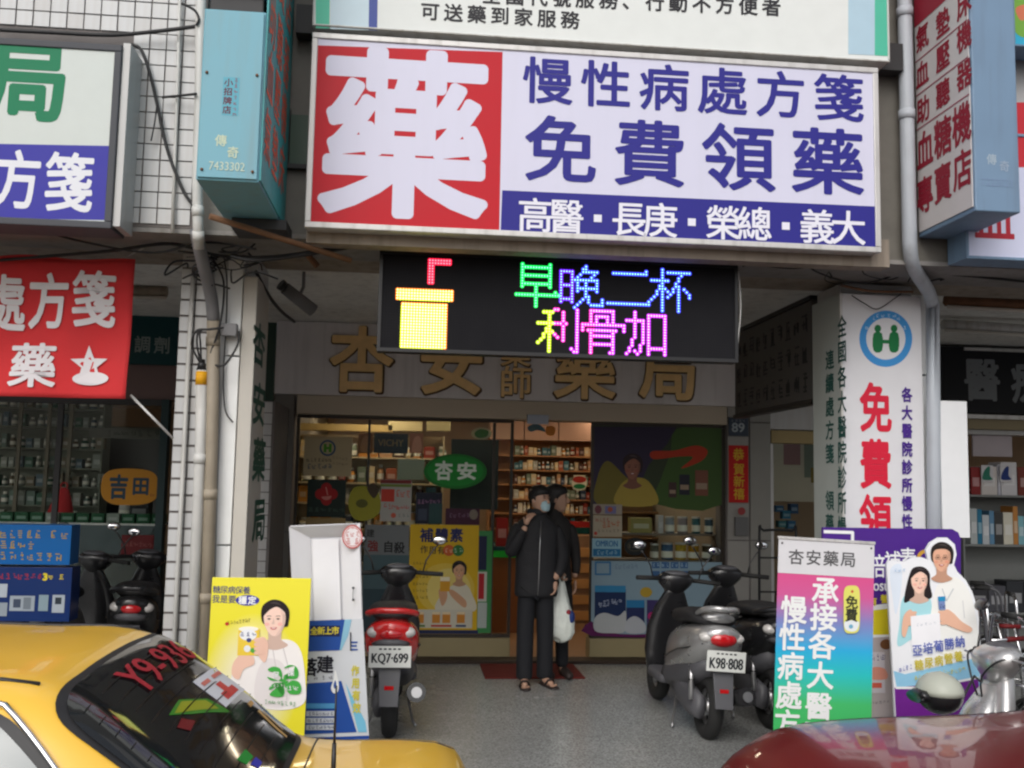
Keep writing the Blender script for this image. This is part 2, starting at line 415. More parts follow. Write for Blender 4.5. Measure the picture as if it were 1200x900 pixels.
# darker middle wall behind the signs, with a green window
mid = obj('dark_wall', MB().m(M['tile_brown']).box(xw+.023, xr+.35, WY+.02, WY+.3, ZC, 11), bl)
xa, xb, za, zb = R(340, 135, 358, 193, WY)
wn = obj('window', Bx(pm(72, 92, 80, .3), xa, xb+.6, WY-.01, WY+.018, za, zb), bl)
obj('frame', MB().m(M['dark']).box(xa-.02, xa-.003, WY-.03, WY+.018, za-.03, zb+.03).box(xa-.003, xb+.6, WY-.03, WY+.018, za-.03, za-.003), wn)
obj('wall', MB().m(M['tile_grey']).box(xr+.353, 12, WY, WY+.3, ZC, 11), bl)
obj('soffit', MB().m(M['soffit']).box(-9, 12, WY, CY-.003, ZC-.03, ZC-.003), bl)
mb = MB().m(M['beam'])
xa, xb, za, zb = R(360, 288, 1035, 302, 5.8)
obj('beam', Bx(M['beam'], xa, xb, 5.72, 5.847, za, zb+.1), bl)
# upper floors have real windows
for i in range(5):
    x = -7.5+i*3.4
    f = obj('window', Bx(M['alu'], x, x+1.8, WY-.05, WY-.01, 7.0, 8.3), bl)
    obj('pane', MB().m(pm(60, 72, 78, .08)).box(x+.05, x+.87, WY-.056, WY-.052, 7.05, 8.25).box(x+.93, x+1.75, WY-.056, WY-.052, 7.05, 8.25), f)

# --- left column
def px_x(px, py, Y): return at(px, py, Y).x
lc = obj('left_column', MB().m(M['grout']).box(px_x(206, 450, CY), px_x(240, 450, CY), CY+.01, 6.9, Z0, ZC-.03)
         .m(M['tile']).box(px_x(240.5, 450, CY), px_x(295, 450, CY), CY+.06, 6.9, Z0, ZC-.03), bl)
xl = px_x(206, 450, CY)
for j in range(31):
    for i in range(2): 
        if j < 30: tile(xl+.002+i*tp, CY+.01, Z0+.02+j*.104, lc)
for k, (yy0, yy1) in enumerate(((300, 416), (418, 638), (640, 860))):
    a = px_x(261, 450, CY-.02); b = px_x(279, 450, CY-.02)
    obj('panel', Bx(PAPER, a, b, CY-.02, CY+.058, at(270, yy1, CY-.02).z, at(270, yy0, CY-.02).z), lc, bev=.003)
a = px_x(281, 450, CY-.02); b = px_x(297, 450, CY-.02)
pn = thing('column_sign', 'narrow pale sign on the left tiled column, dark green characters running down it', 'sign', (b, CY-.04, 0), PI/2)
obj('panel', Bx(pm(196, 192, 184, .5), 0, .52, .0, .085, Z0+.2, 3.33), pn, bev=.004)
sh = Sheet(pn, 0)
for ch, py in (('杏', 405), ('安', 475), ('藥', 540), ('局', 610)):
    sh.text(ch, (303.5, py), (303.5, py), 13, 50, pm(24, 84, 72), .03)
sh.out('lettering')
# green shutter and small tiles beyond the left column
xa, xb, za, zb = R(311, 378, 322, 470, 8.6)
obj('shutter', Bx(pm(40, 60, 52), xa-.4, xb, 8.6, 8.65, za, zb), bl)
sw = obj('side_wall', Bx(M['grout'], px_x(309, 600, 8.6)-.25, xb+.02, 8.6, 9.58, Z0, za), bl)
for j in range(24):
    tile(xb-.09, 8.6, Z0+.02+j*.097, sw, T2)
# --- right column core
rx0, rx1 = 2.87, at(1082, 480, CY).x
rc = obj('right_column', Bx(M['tile_grey'], rx0+.05, rx1-.02, CY+.09, 6.88, Z0, ZC-.03), bl)
xa, xb, za, zb = R(1082.5, 345, 1087, 640, CY)
for k, (a, b) in enumerate(((345, 438), (440, 640), (642, 860))):
    obj('panel', Bx(PAPER, xa, xb+.09, CY+.04, CY+.4, at(1085, b, CY).z, at(1085, a, CY).z), rc, bev=.003)
# --- shop front surround
jx0, jx1, z_, z2 = R(318, 380, 342, 750, SY-.05)
px0_, px1_, z_, z3 = R(849, 480, 904, 750, SY-.05)
fz0 = at(600, 470, SY).z
j = obj('jamb', Bx(M['grout'], jx0, jx1-.005, SY-.04, SY+.3, Z0, ZC), bl)
def tiles_v(par, x0, x1, ys, m, y=SY-.05):
    for a, b in zip(ys, ys[1:]):
        obj('tile', Bx(m, x0+.004, x1-.004, y, y+.02, at(500, b, y).z+.006, at(500, a, y).z-.006), par, bev=.003)
GT = pm(126, 122, 116, .35)
tiles_v(j, jx0, jx1-.005, [372, 461, 626, 768], GT)
p = obj('pillar', Bx(M['grout'], px0_+.02, px1_, SY-.04, SY+.3, Z0, ZC), bl)
tiles_v(p, px0_+.03, at(878, 600, SY-.05).x, [372, 480, 628, 768], pm(150, 147, 142, .3))
tiles_v(p, at(879, 600, SY-.05).x, px1_, [372, 485, 628, 768], pm(140, 138, 132, .3))
obj('fascia', Bx(M['fascia'], jx0-.0, px1_, SY-.12, SY-.053, fz0, ZC+.04), bl, bev=.004)
# --- neighbours' fronts (same plane)
lx = -9
xa = at(207, 500, SY).x
obj('fascia', MB().m(pm(120, 112, 104)).box(lx, xa+.7, SY, SY+.3, at(100, 362, SY).z, ZC+.05).m(pm(112, 92, 90)).box(lx, xa+.7, SY, SY+.3, at(100, 466, SY).z, at(100, 424, SY).z)
    .m(M['dark']).box(lx, xa+.7, SY+.02, SY+.3, at(100, 424, SY).z+.003, at(100, 362, SY).z-.003), bl)
xc = px1_+.003
obj('fascia', MB().m(M['tile_grey']).box(xc, 12, SY+.02, SY+.3, at(1000, 505, SY).z, ZC+.04), bl)
# party walls inside
obj('party_wall', Bx(pm(150, 140, 125), xa+.71, jx0-.01, SY+.31, 15.5, Z0, ZC), bl)
obj('party_wall', Bx(pm(150, 140, 125), px0_+.05, px1_-.02, SY+.31, 15.5, Z0, ZC), bl)
obj('rear_wall', Bx(pm(176, 150, 120), -9, 12, 15.5, 15.7, Z0, ZC+.2), bl)
obj('shop_ceiling', Bx(pm(190, 180, 165), -9, 12, SY+.305, 15.49, 3.05, 3.15), bl)
# tiny wall pieces above the right arcade
# ------------------------------------------------------------------ sign boxes
def signbox(name, label, px0, py0, px1, py1, Y, depth, face, frame, fw=.035, group=None, cat='sign'):
    x0, x1, z0, z1 = R(px0, py0, px1, py1, Y)
    cx = (x0+x1)/2; t = thing(name, label, cat, (cx, Y, z0), group=group); w = (x1-x0)/2; h = z1-z0
    obj('casing', Bx(frame, -w+.003, w-.003, .012, depth, .003, h-.003), t, bev=.004)
    f = MB().m(frame).box(-w, w, 0, .03, 0, fw).box(-w, w, 0, .03, h-fw, h).box(-w, -w+fw, 0, .03, fw, h-fw).box(w-fw, w, 0, .03, fw, h-fw)
    obj('frame', f, t, bev=.005)
    obj('face_panel', Bx(face, -w+fw-.004, w-fw+.004, .010, .0285, fw-.004, h-fw+.004), t)
    return t, Sheet(t, .010)
# main sign
sgw = mat('sign_white', (.66, .66, .82), .4, var=.05, scale=2, streak=.10, scol=(.5, .5, .58))
NAVY, RED = pm(46, 44, 138, .5), pm(192, 28, 42, .5)
t, s = signbox('main_sign', 'white and blue signboard over the arcade with one huge white character on red', 360.5, 58, 1031, 281, 5.6, .24, sgw, M['alu'])
s.poly([(367, 53), (589, 61), (585, 273), (359, 264)], RED)
s.poly([(588.5, 223), (1027, 242), (1027, 290), (586.5, 275)], NAVY).out('print')
s.text('藥', (475, 161), (475, 161), 186, 188, sgw, .029).out('character')
s.text('慢性病處方箋', (642, 96), (983, 116), 55, 52, NAVY, .022).out('lettering')
s.text('免費領藥', (657, 177), (970, 191), 80, 74, NAVY, .021).out('lettering')
s.text('高醫·長庚·榮總·義大', (627, 253), (994, 268), 38, 38, WHITE, .016).out('lettering')
# bolts along the top of the signs
# upper sign
t, s = signbox('upper_sign', 'white signboard with green ends above the main sign, lines of dark characters', 369, -150, 1041, 51, 5.6, .22, pm(226, 230, 228, .4), M['pvc'], .012)
s.poly([(370, -110), (388, -110), (386, 33.5), (370, 33)], pm(98, 200, 170))
s.poly([(388, -110), (434, -110), (432, 35.5), (387, 34)], pm(206, 226, 236))
s.poly([(434, -110), (444, -110), (442, 36), (432, 35.5)], pm(76, 90, 160)).out('print')
s.poly([(994, -60), (1025, -60), (1025, 65), (994, 63.5)], pm(178, 206, 222))
s.poly([(1025, -60), (1041, -60), (1041, 66), (1025, 65)], pm(84, 188, 160)).out('print')
s.text('可送藥到家服務', (504, 14), (668, 24), 21, 20, pm(50, 50, 54), .028).out('lettering')
s.text('全國代號服務、行動不方便者', (576, -5), (904, 9), 21, 20, pm(50, 50, 54), .028).out('lettering')
mb = MB().m(M['black'])
for k in range(9):
    q = at(395+k*78, 38+k*4-2, 5.6); mb.box(q.x-.012, q.x+.012, 5.58, 5.61, q.z-.03, q.z+.01)
# dark rail between the two signs
x0, x1, z0, z1 = R(345, 37, 1060, 64, 5.72)
rl = tag(obj('sign_rail', Bx(M['dark'], x0, x1, 5.74, 5.845, z0+.03, z1+.06)), 'dark steel rail in the gap between the main sign and the sign above', 'rail')
# left neighbour sign
t, s = signbox('side_sign', 'white sign with green character above a blue band, left of the blue projecting sign', -190, 42, 137, 261, 5.58, .26, pm(204, 211, 208, .4), pm(74, 76, 82), .04)
s.poly([(-190, 165), (128, 171), (126, 258), (-190, 252)], pm(58, 56, 160)).out('print')
s.text('局', (33, 96), (33, 96), 92, 92, pm(16, 122, 84), .036)
s.text('方箋', (20, 212), (81, 215), 54, 66, pm(226, 228, 236), .022).out('lettering')
x0, x1, z0, z1 = R(137, 45, 150, 272, 5.7)
obj('side_plate', Bx(M['tile_grey'], (at(137.5, 150, 5.58).x-t.location.x), (at(137.5, 150, 5.58).x-t.location.x)+.04, .02, .26, .02, z1-z0-.06), t)
# right neighbour sign
t, s = signbox('side_sign', 'white sign with red characters, half hidden behind the blue-grey box sign', 1131, 165, 1560, 312, 5.62, .22, pm(208, 212, 236, .4), M['blue_grey'], .02)
s.poly([(1133, 120), (1560, 120), (1560, 196), (1133, 196)], pm(196, 50, 60)).out('print')
s.text('血壓', (1165, 255), (1228, 258), 44, 56, pm(176, 44, 58), .02).out('lettering')
t, s = signbox('side_sign', 'cyan and green printed sign at the upper right edge', 1186, -80, 1560, 66, 5.60, .2, pm(56, 170, 206, .4), M['blue_grey'], .015)
s.blob([(1186, 0), (1200, -20), (1230, 0), (1230, 34), (1200, 44), (1186, 30)], pm(120, 170, 70))
s.blob([(1190, 10), (1202, 6), (1206, 18), (1196, 24)], pm(210, 120, 90)).out('print')

# --- blue projecting sign, left
nX1 = at(303, 212, 4.89).x; nX0 = at(229, 212, 4.89).x; wz = at(266, 212, 4.89).z
t = thing('projecting_sign', 'faded light blue box sign jutting out left of the main sign', 'sign', ((nX0+nX1)/2, 4.89, wz))
w = (nX1-nX0)/2; D = WY-4.89-.01
zt = at(266, 11, 4.89).z-wz
obj('casing', MB().m(M['blue_sign']).box(-w, w, .004, D, 0, zt).m(M['dark']).box(-w+.02, w-.02, .03, D-.05, zt+.003, zt+.09).m(M['blue_sign']).box(-w, w, .004, D, zt+.093, zt+2.2), t, bev=.006)
obj('front_panel', Bx(M['blue_sign'], -w+.008, w-.008, -.008, .003, .012, zt-.012), t, bev=.003)
mb = MB().m(M['rust'])
for a in (-w+.03, w-.03):
    for b in (.05, .55, 1.05): mb.ball((a, -.012, b), .008, n=8, m=5)
obj('rivet', mb, t)
s = Sheet(t, -.008)
s.rect(262, 90, 279, 136, pm(96, 170, 190))
s.text('小招牌店', (268, 97), (266, 129), 10, 9, pm(96, 42, 60), .03)
s.marks((277, 94), (275, 134), 7, 4, 5, pm(140, 60, 80), 3).out('lettering')
s.text('傳', (259, 165), (259, 165), 13, 13, pm(200, 214, 190), .02); s.text('奇', (273, 179), (273, 179), 13, 13, pm(200, 214, 190), .02)
s.word('7433302', 266, 195, 42, 10, pm(196, 212, 196), .01).out('lettering')
t2 = thing('side_temp', 'x', 'x', (nX1, 4.89, wz), PI/2)
# side face: parented to the sign itself, drawn through a rotated frame
sp = obj('side_panel', Bx(M['teal_sign'], w+.0005, w+.008, .012, D-.02, .015, zt+2.1), t)
def side_text(parent, X, rows, m, flip=False, bold=.03):
    """characters on a face at world x = X (facing +x, or -x with flip): rows of (char, world y, world z, width, height)"""
    mb = MB().m(m); ox, oy, oz = MW[parent.name].translation if parent.name in MW else (0, 0, 0)
    for k, (ch, y, z, wd, ht) in enumerate(rows):
        g = MB(); glyph(g, ch, 0, 0, wd, ht, 0, bold)
        sg = -1 if flip else 1
        for (vx, vy, vz) in g.v:
            pass
        mb.add([(X-ox+sg*(.0015-vy), y-oy+sg*vx, z-oz+vz) for vx, vy, vz in g.v], [tuple(f) for f in g.f], False)
    return obj('lettering', mb, parent)
rows = []
for i, (r, zz) in enumerate(((0, 4.77), (1, 4.43), (2, 4.12), (3, 3.80))):
    for c in range(3):
        rows.append((['聽力', '助聽', '血壓', '氣墊'][i][c % 2] if False else '專賣店助聽器血壓機氣墊床'[i*3+c], 5.05+c*.27, zz-.0*c, .2, .27))
side_text(t, nX1+.009, rows, pm(226, 106, 80, .5), bold=.008)
bpy.data.objects.remove(t2)
obj('bracket', MB().m(M['rust']).cyl((-w-.04, .55, -.04), (w+.40, .98, -.16), .018, n=8).m(M['dark']).box(-w+.05, w+.05, .7, .95, -.06, -.003), t)
# --- right projecting sign
fX0 = at(1143.5, 246, 5.2).x; fX1 = at(1196, 243, 5.2).x; wz = at(1143, 247, 5.2).z
t = thing('projecting_sign', 'blue-grey box sign jutting out at the right, dark red characters on its white side', 'sign', ((fX0+fX1)/2, 5.2, wz))
w = (fX1-fX0)/2; D = WY-5.2-.01
obj('casing', Bx(M['blue_grey'], -w, w, 0, D, 0, 2.6), t, bev=.008)
obj('side_panel', Bx(pm(200, 196, 196, .4), -w-.008, -w-.0005, .02, D-.02, .03, 2.5), t)
mb = MB().m(M['dark'])
for k in range(5): mb.box(-.05, .05, -.004, -.001, 1.36+k*.035, 1.372+k*.035)
obj('vent', mb, t)
s = Sheet(t, 0)
s.text('傳', (1162, 187), (1162, 187), 11, 12, pm(160, 176, 190), .02); s.text('奇', (1177, 195), (1177, 195), 11, 12, pm(150, 166, 186), .02)
s.word('7222021', 1168, 214, 36, 9, pm(120, 142, 172), .01).out('lettering')
LX = fX0-.009
def zs(px, py): q = atx(px, py, LX); return q.y, q.z
rows = []
for ch, px, py, w_, h_ in (('氣', 1081, 44, .15, .165), ('墊', 1105, 27, .15, .165), ('床', 1130, 4, .15, .17), ('血', 1081, 87, .15, .165), ('壓', 1105, 67, .15, .165), ('機', 1130, 43, .15, .165),
                           ('助', 1082, 129, .15, .165), ('聽', 1105, 110, .15, .165), ('器', 1130, 88, .15, .165),
                           ('血', 1084, 176, .19, .235), ('糖', 1105, 161, .19, .235), ('機', 1127, 146, .19, .235), ('專', 1084, 229, .19, .225), ('賣', 1105, 215, .19, .225), ('店', 1128, 199, .19, .225)):
    y, z = zs(px, py); rows.append((ch, y, z, w_, h_))
side_text(t, LX, rows, pm(140, 34, 52), flip=True, bold=.03)
mb = MB().m(pm(150, 70, 86))
ox, oy, oz = MW[t.name].translation
for a, b in (((1074, 66), (1141, 24)), ((1074, 108), (1141, 67)), ((1074, 150), (1141, 110))):
    (y0, z0), (y1, z1) = zs(*a), zs(*b)
    mb.box(LX-ox-.0015, LX-ox-.0005, 5.22-oy, 5.82-oy, (z0+z1)/2-oz-.004, (z0+z1)/2-oz+.004)
mb.m(pm(150, 44, 60)).box(LX-ox-.0015, LX-ox-.0005, 5.22-oy, 5.82-oy, zs(1110, 4)[1]-oz+.03, 2.49)
obj('ruled_line', mb, t)
# ------------------------------------------------------------------ LED display
x0, x1, z0, z1 = R(443, 301.5, 865, 418, 5.95)
led = thing('led_display', 'black LED display under the main sign showing a yellow cup and coloured characters', 'LED display', ((x0+x1)/2, 5.95, z0))
w, h = (x1-x0)/2, z1-z0
obj('casing', MB().m(M['black']).box(-w, w, .012, .12, 0, h), led, bev=.004)
obj('frame', MB().m(M['black']).box(-w, w, 0, .011, 0, .022).box(-w, w, 0, .011, h-.022, h).box(-w, -w+.02, 0, .011, .023, h-.023).box(w-.02, w, 0, .011, .023, h-.023), led)
s = Sheet(led, .010)
PIT = 3.36/1150*5.95*1.0
NC, NR = int((2*w-.04)/PIT), int((h-.046)/PIT)
lx0, lz1 = -w+.02+PIT/2, h-.024-PIT/2
mb = MB().m(pm(14, 14, 20, .7))
for c in range(NC):
    for r in range(NR):
        x, z = lx0+c*PIT, lz1-r*PIT; q = PIT*.27
        mb.add([(x-q, .0095, z-q), (x+q, .0095, z-q), (x+q, .0095, z+q), (x-q, .0095, z+q)], [(0, 1, 2, 3)], False)
o = obj('unlit_lamps', mb, led); o['kind'] = 'stuff'
obj('face', Bx(M['led_face'], -w+.021, w-.021, .0105, .0118, .0225, h-.0225), led)
def em(name, c, e): return mat(name, (.02, .02, .02), .5, var=0, emis=c, es=e)
LEDM = {k: (em('glow_'+k, a, 1.5), em('core_'+k, b, 2.4)) for k, a, b in (
    ('red', (1, .01, .06), (1, .25, .3)), ('yellow', (.75, .85, .0), (1, 1, .45)), ('orange', (1, .22, .0), (1, .9, .35)), ('green', (0, .8, .10), (.25, 1, .55)),
    ('blue', (.16, .0, 1), (.2, .7, 1)), ('cyan', (.06, .07, 1), (.3, .9, 1)), ('lime', (.55, .8, 0), (.85, 1, .35)), ('pink', (1, .02, .55), (1, .5, .9)), ('magenta', (.62, .02, .9), (1, .6, 1)))}
def lamp(mb, c, r, col):
    x, z = lx0+c*PIT, lz1-r*PIT; n = 8
    for rad, y, mt in ((PIT*.78, .0088, LEDM[col][0]), (PIT*.36 if col in ('yellow', 'orange') else PIT*.27, .0082, LEDM[col][1])):
        mb.m(mt); mb.add([(x+rad*math.cos(2*PI*i/n), y, z+rad*math.sin(2*PI*i/n)) for i in range(n)], [tuple(range(n))], False)
def cr(px, py): 
    a, b = s.map(px, py); return round((a-lx0)/PIT), round((lz1-b)/PIT)
def ledblock(px0, py0, px1, py1, fn, mb):
    c0, r0 = cr(px0, py0); c1, r1 = cr(px1, py1)
    for c in range(c0, c1+1):
        for r in range(r0, r1+1): lamp(mb, c, r, fn(c-c0, r-r0, c1-c0, r1-r0))
c0, r0 = cr(505.5, 304)
mb = MB()
for r in range(0, 9):
    for c in range(0, 8 if r < 2 else 2): lamp(mb, c0+c, r0+r, 'red')
obj('cup_straw', mb, led)
mb = MB(); c0, r0 = cr(466, 338)
for c in range(20):
    for r in range(4): lamp(mb, c0+c, r0+r, 'orange' if c in (0, 19) or r in (0,) else 'yellow')
obj('cup_lid', mb, led)
mb = MB(); c0, r0 = cr(471, 356)
for c in range(16):
    for r in range(16): lamp(mb, c0+c, r0+r, 'orange' if r == 0 or c == 15 else 'yellow')
obj('cup', mb, led)
BM = {
'早': "..#.........#...|..###########...|..#.........#...|..#.........#...|..###########...|..#.........#...|..#.........#...|..###########...|..#....#....#...|.......#.......|.......#......#.|################|.......#........|.......#........|.......#........|.......#........",
'晚': ".........#......|........##......|#####...######..|#...#..#....#...|#...#.#....#....|#...##########..|#...#.#..#...#..|#####.#..#...#..|#...#.########..|#...#.#..#...#..|#...#....#......|#...#....##.....|#####...#.#....#|#...#..#..#....#|......#....#####|.....#..........",
'二': "................|..............#.|..#############.|................|................|................|................|................|................|................|................|................|...............#|################|................|................",
'杯': "....#...........|....#.#########.|....#......#....|....#.....#.....|#######...#.....|....#....#......|...##....##.....|...###..#.#.#...|..#.#.#.#.#..#..|..#.#..#..#...#.|.#..#.#...#...#.|#...#.....#.....|....#.....#.....|....#.....#.....|....#.....#.....|....#.....#.....",
'利': "......##......#.|..####...#....#.|....#....#....#.|....#....#....#.|....#....#....#.|#########.#...#.|....#....#....#.|...##....#....#.|...###...#....#.|..#.#.#..#....#.|..#.#..#.#....#.|.#..#....#....#.|#...#.........#.|....#.........#.|....#.......#.#.|....#........##.",
'骨': "...#########....|...#.......#....|...#.#####.#....|...#.#...#.#....|...#.#...#.#....|################|#..............#|#.###########..#|...#.......#....|...#########....|...#.......#....|...#.......#....|...#########....|...#.......#....|...#.......#....|...#......##....",
'加': "...#............|...#....#######.|...#....#.....#.|#######.#.....#.|...#..#.#.....#.|...#..#.#.....#.|...#..#.#.....#.|...#..#.#.....#.|...#..#.#.....#.|...#..#.#.....#.|..#...#.#.....#.|..#...#.#.....#.|..#..#..#.....#.|.#...#..#######.|.#.#.#..#.....#.|#...#...#.....#."}
for k, px, py, fn in (('早', 607, 310, lambda c: 'green'), ('晚', 659, 311, lambda c: 'blue' if c < 5 else 'cyan'), ('二', 711, 313, lambda c: 'cyan'), ('杯', 763, 315, lambda c: 'cyan'),
                      ('利', 631, 363, lambda c: 'lime' if c < 6 else 'pink' if c < 12 else 'magenta'), ('骨', 684, 365, lambda c: 'pink' if c < 5 else 'magenta'), ('加', 735, 367, lambda c: 'magenta')):
    c0, r0 = cr(px, py); mb = MB()
    for r, row in enumerate(BM[k].split('|')):
        for c, v in enumerate(row):
            if v == '#': lamp(mb, c0+c, r0+r, fn(c))
    obj('lit_character', mb, led)
# ------------------------------------------------------------------ gold characters on the fascia
gt = thing('gold_lettering', 'raised gold characters on the grey fascia above the shop door, partly behind the LED display', 'lettering', (at(600, 430, SY).x, SY-.122, at(600, 430, SY).z))
gs = Sheet(gt, 0)
def relief(ch, px, py, wpx, hpx, bold=.03):
    x, z = gs.map(px, py); x2, _ = gs.map(px+wpx, py); _, z2 = gs.map(px, py-hpx); w, h = x2-x, z2-z
    mb = MB().m(M['gold_edge']); glyph(mb, ch, x+.006, z-.006, w*1.06, h*1.04, -.004, bold+.012, .0001)
    fs = G[ch][1]; vs = G[ch][0]
    mb.m(M['gold']); glyph(mb, ch, x, z, w, h, -.026, bold, .0002)
    from collections import Counter
    ed = Counter(tuple(sorted((f[i], f[(i+1) % len(f)]))) for f in fs for i in range(len(f)))
    kk = 1/(1+2*bold)
    for (a, b), c in ed.items():
        if c == 1:
            A, B = vs[a], vs[b]
            q = [(x+A[0]*w*kk, z+A[1]*h*kk), (x+B[0]*w*kk, z+B[1]*h*kk)]
            mb.add([(q[0][0], -.004, q[0][1]), (q[1][0], -.004, q[1][1]), (q[1][0], -.025, q[1][1]), (q[0][0], -.025, q[0][1])], [(0, 1, 2, 3)], False)
    obj('character', mb, gt)
relief('杏', 424, 423, 70, 74, .028); relief('安', 529, 425, 72, 76, .028)
relief('藥', 604, 415, 33, 30, .02); relief('師', 604, 449, 35, 36, .02)
relief('藥', 685, 430, 68, 76, .018); relief('局', 783, 436, 64, 66, .028)
# ------------------------------------------------------------------ red banner and pole
x0, x1, z0, z1 = R(-190, 384, 153, 466, 6.25)
z0 = at(75, 466, 6.25).z; z1 = at(75, 302, 6.25).z; x1 = at(154, 384, 6.25).x; x0 = x1-1.9
bt = thing('cloth_banner', 'red cloth banner with white characters and a star hanging left of the tiled column', 'banner', (x1, 6.25, z1))
W_, H_ = x1-x0, z1-z0
def wav(x, z): return .02*math.sin(x*5+z*2)+.012*math.sin(x*11-z*6)+.01*math.sin(z*9)
mb = MB().m(M['cloth_red']); nx, nz = 60, 26
for j in range(nz+1):
    for i in range(nx+1):
        x = -W_*i/nx; z = -H_*j/nz; sag = .03*math.sin(PI*min(1, i/nx*3)) if j == 0 else 0
        mb.v.append((x, wav(x, z), z-.02*math.sin(PI*i/20)**2*(1-j/nz)))
for j in range(nz):
    for i in range(nx):
        a = j*(nx+1)+i; mb.f.append((a, a+nx+1, a+nx+2, a+1)); mb.mi.append(0); mb.sm.append(True)
o = obj('cloth', mb, bt); sm = o.modifiers.new('thick', 'SOLIDIFY'); sm.thickness = .002; sm.offset = 1
s = Sheet(bt, 0); s.yy = -.006
def on_cloth(s):
    s.mb.v = [(x, y+wav(x, z)-.0045, z) for x, y, z in s.mb.v]
CW = pm(224, 220, 224, .8)
s.text('處方箋', (4, 356), (112, 353), 48, 62, CW, .026)
s.text('藥', (38, 429), (38, 429), 54, 50, CW, .024)
on_cloth(s); s.out('lettering')
s = Sheet(bt, 0); s.yy = -.006
star = [(105+23*math.sin(2*PI*i/10)*(1 if i % 2 == 0 else .42), 428-23*math.cos(2*PI*i/10)*(1 if i % 2 == 0 else .42)) for i in range(10)]
s.disc(107, 444, 22, 8, CW); s.poly(star, CW)
s.poly([(105+(x-105)*.62, 429+(y-428)*.62) for x, y in star], M['cloth_red'])
on_cloth(s); s.out('star')
obj('hem', MB().m(M['cloth_red']).tube([(-W_*i/30, wav(-W_*i/30, 0), .004-.02*math.sin(PI*i/10)**2) for i in range(31)], .006, 5), bt)
a, b = at(153, 463, 6.27), at(203, 514, 6.27)
tag(obj('banner_pole', MB().m(M['alu']).cyl(a, b, .008)), 'thin grey pole slanting from the banner corner to the tiled column', 'pole')
a, b = at(150, 300, 6.3), at(215, 268, 6.3)
tag(obj('rope', MB().m(M['pvc']).cyl(a, b, .004)), 'pale rope from the top corner of the red banner', 'rope')
# ------------------------------------------------------------------ right column light box
t = thing('column_sign', 'white sign box on the right column with blue ring logo and big red characters', 'sign', (2.865, CY-.03, 0))
fx = at(1082, 480, CY-.03).x-2.865
obj('front_panel', Bx(pm(214, 214, 218, .4), .012, fx, 0, .10, Z0+.1, at(1040, 346, CY-.03).z), t, bev=.004)
obj('corner_trim', Bx(M['pvc'], -.004, .009, -.006, .012, Z0+.1, at(1040, 346, CY-.03).z), t)
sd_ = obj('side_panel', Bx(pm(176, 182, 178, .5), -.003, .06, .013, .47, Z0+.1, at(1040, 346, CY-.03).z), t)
s = Sheet(t, 0)
BL, GR = pm(62, 142, 206), pm(22, 112, 62)
s.disc(1038, 397, 31, 33, BL, 40).disc(1038, 397, 23, 24.5, pm(214, 214, 218), 36)
s.marks((1016, 384), (1024, 373), 2, 4, 4, pm(200, 220, 235), 1).marks((1028, 370), (1048, 370), 4, 4, 4, pm(200, 220, 235), 2).marks((1053, 373), (1060, 384), 2, 4, 4, pm(200, 220, 235), 5)
s.out('logo')
for sg in (-1, 1):
    c = 1038+sg*9.5
    s.disc(c, 385, 4, 4.5, GR, 14).blob([(c-5, 391), (c+5, 391), (c+5, 411), (c-5, 411)], GR, 3)
s.rect(1029, 398, 1048, 403, GR).out('logo_figures')
for ch, py in (('免', 479), ('費', 545), ('領', 610), ('藥', 674)): s.text(ch, (1026, py), (1026, py), 36, 56, pm(206, 34, 60, .35), .034)
s.out('lettering')
for i, ch in enumerate('各大醫院診所慢性病'): s.text(ch, (1062.5, 463+i*21.2), (1062.5, 463+i*21.2), 12, 17, pm(70, 40, 130), .04)
s.out('lettering')
LX = 2.861
rows = []
for i, ch in enumerate('全國各大醫院診所慢'):
    py = 383+i*29.5; q = atx(987, py, LX); rows.append((ch, q.y, q.z, .13, .145))
for i, ch in enumerate(('連', '續', '處', '方', '箋', None, '領', '藥')):
    if ch: py = 422+i*27.5; q = atx(972.5, py, LX); rows.append((ch, q.y, q.z, .13, .13))
side_text(t, LX, rows, pm(44, 88, 82), flip=True, bold=.022)
# ------------------------------------------------------------------ long side sign in the arcade
ts = thing('side_sign', 'long dim sign board along the right side of the arcade, rows of dark characters', 'sign', (2.90, 6.95, 0))
za, zb = atx(965, 465, 2.9).z, atx(965, 345, 2.9).z
obj('board', Bx(pm(92, 90, 88, .6), 0, .06, 0, 1.75, za, zb), ts, bev=.004)  # shade on this face is painted into the dark board and print colours
obj('edge_trim', MB().m(M['black']).box(-.012, .07, -.01, 1.77, zb+.003, zb+.035).box(-.012, .07, -.01, 1.77, za-.035, za-.003), ts)
mb = MB().m(pm(40, 42, 44)); rr = random.Random(4)
for r in range(3):
    for c in range(10):
        cy_, cz_ = .12+c*.168, za+.13+r*.22
        for k in range(5):
            if rr.random() < .55: mb.box(-.003, -.0005, cy_-rr.uniform(.02, .055), cy_+rr.uniform(.02, .055), cz_-.07+k*.033, cz_-.055+k*.033)
            else: mb.box(-.003, -.0005, cy_-.045+k*.02, cy_-.035+k*.02, cz_-rr.uniform(.02, .07), cz_+rr.uniform(.02, .07))
obj('illegible_print', mb, ts, kind='stuff')
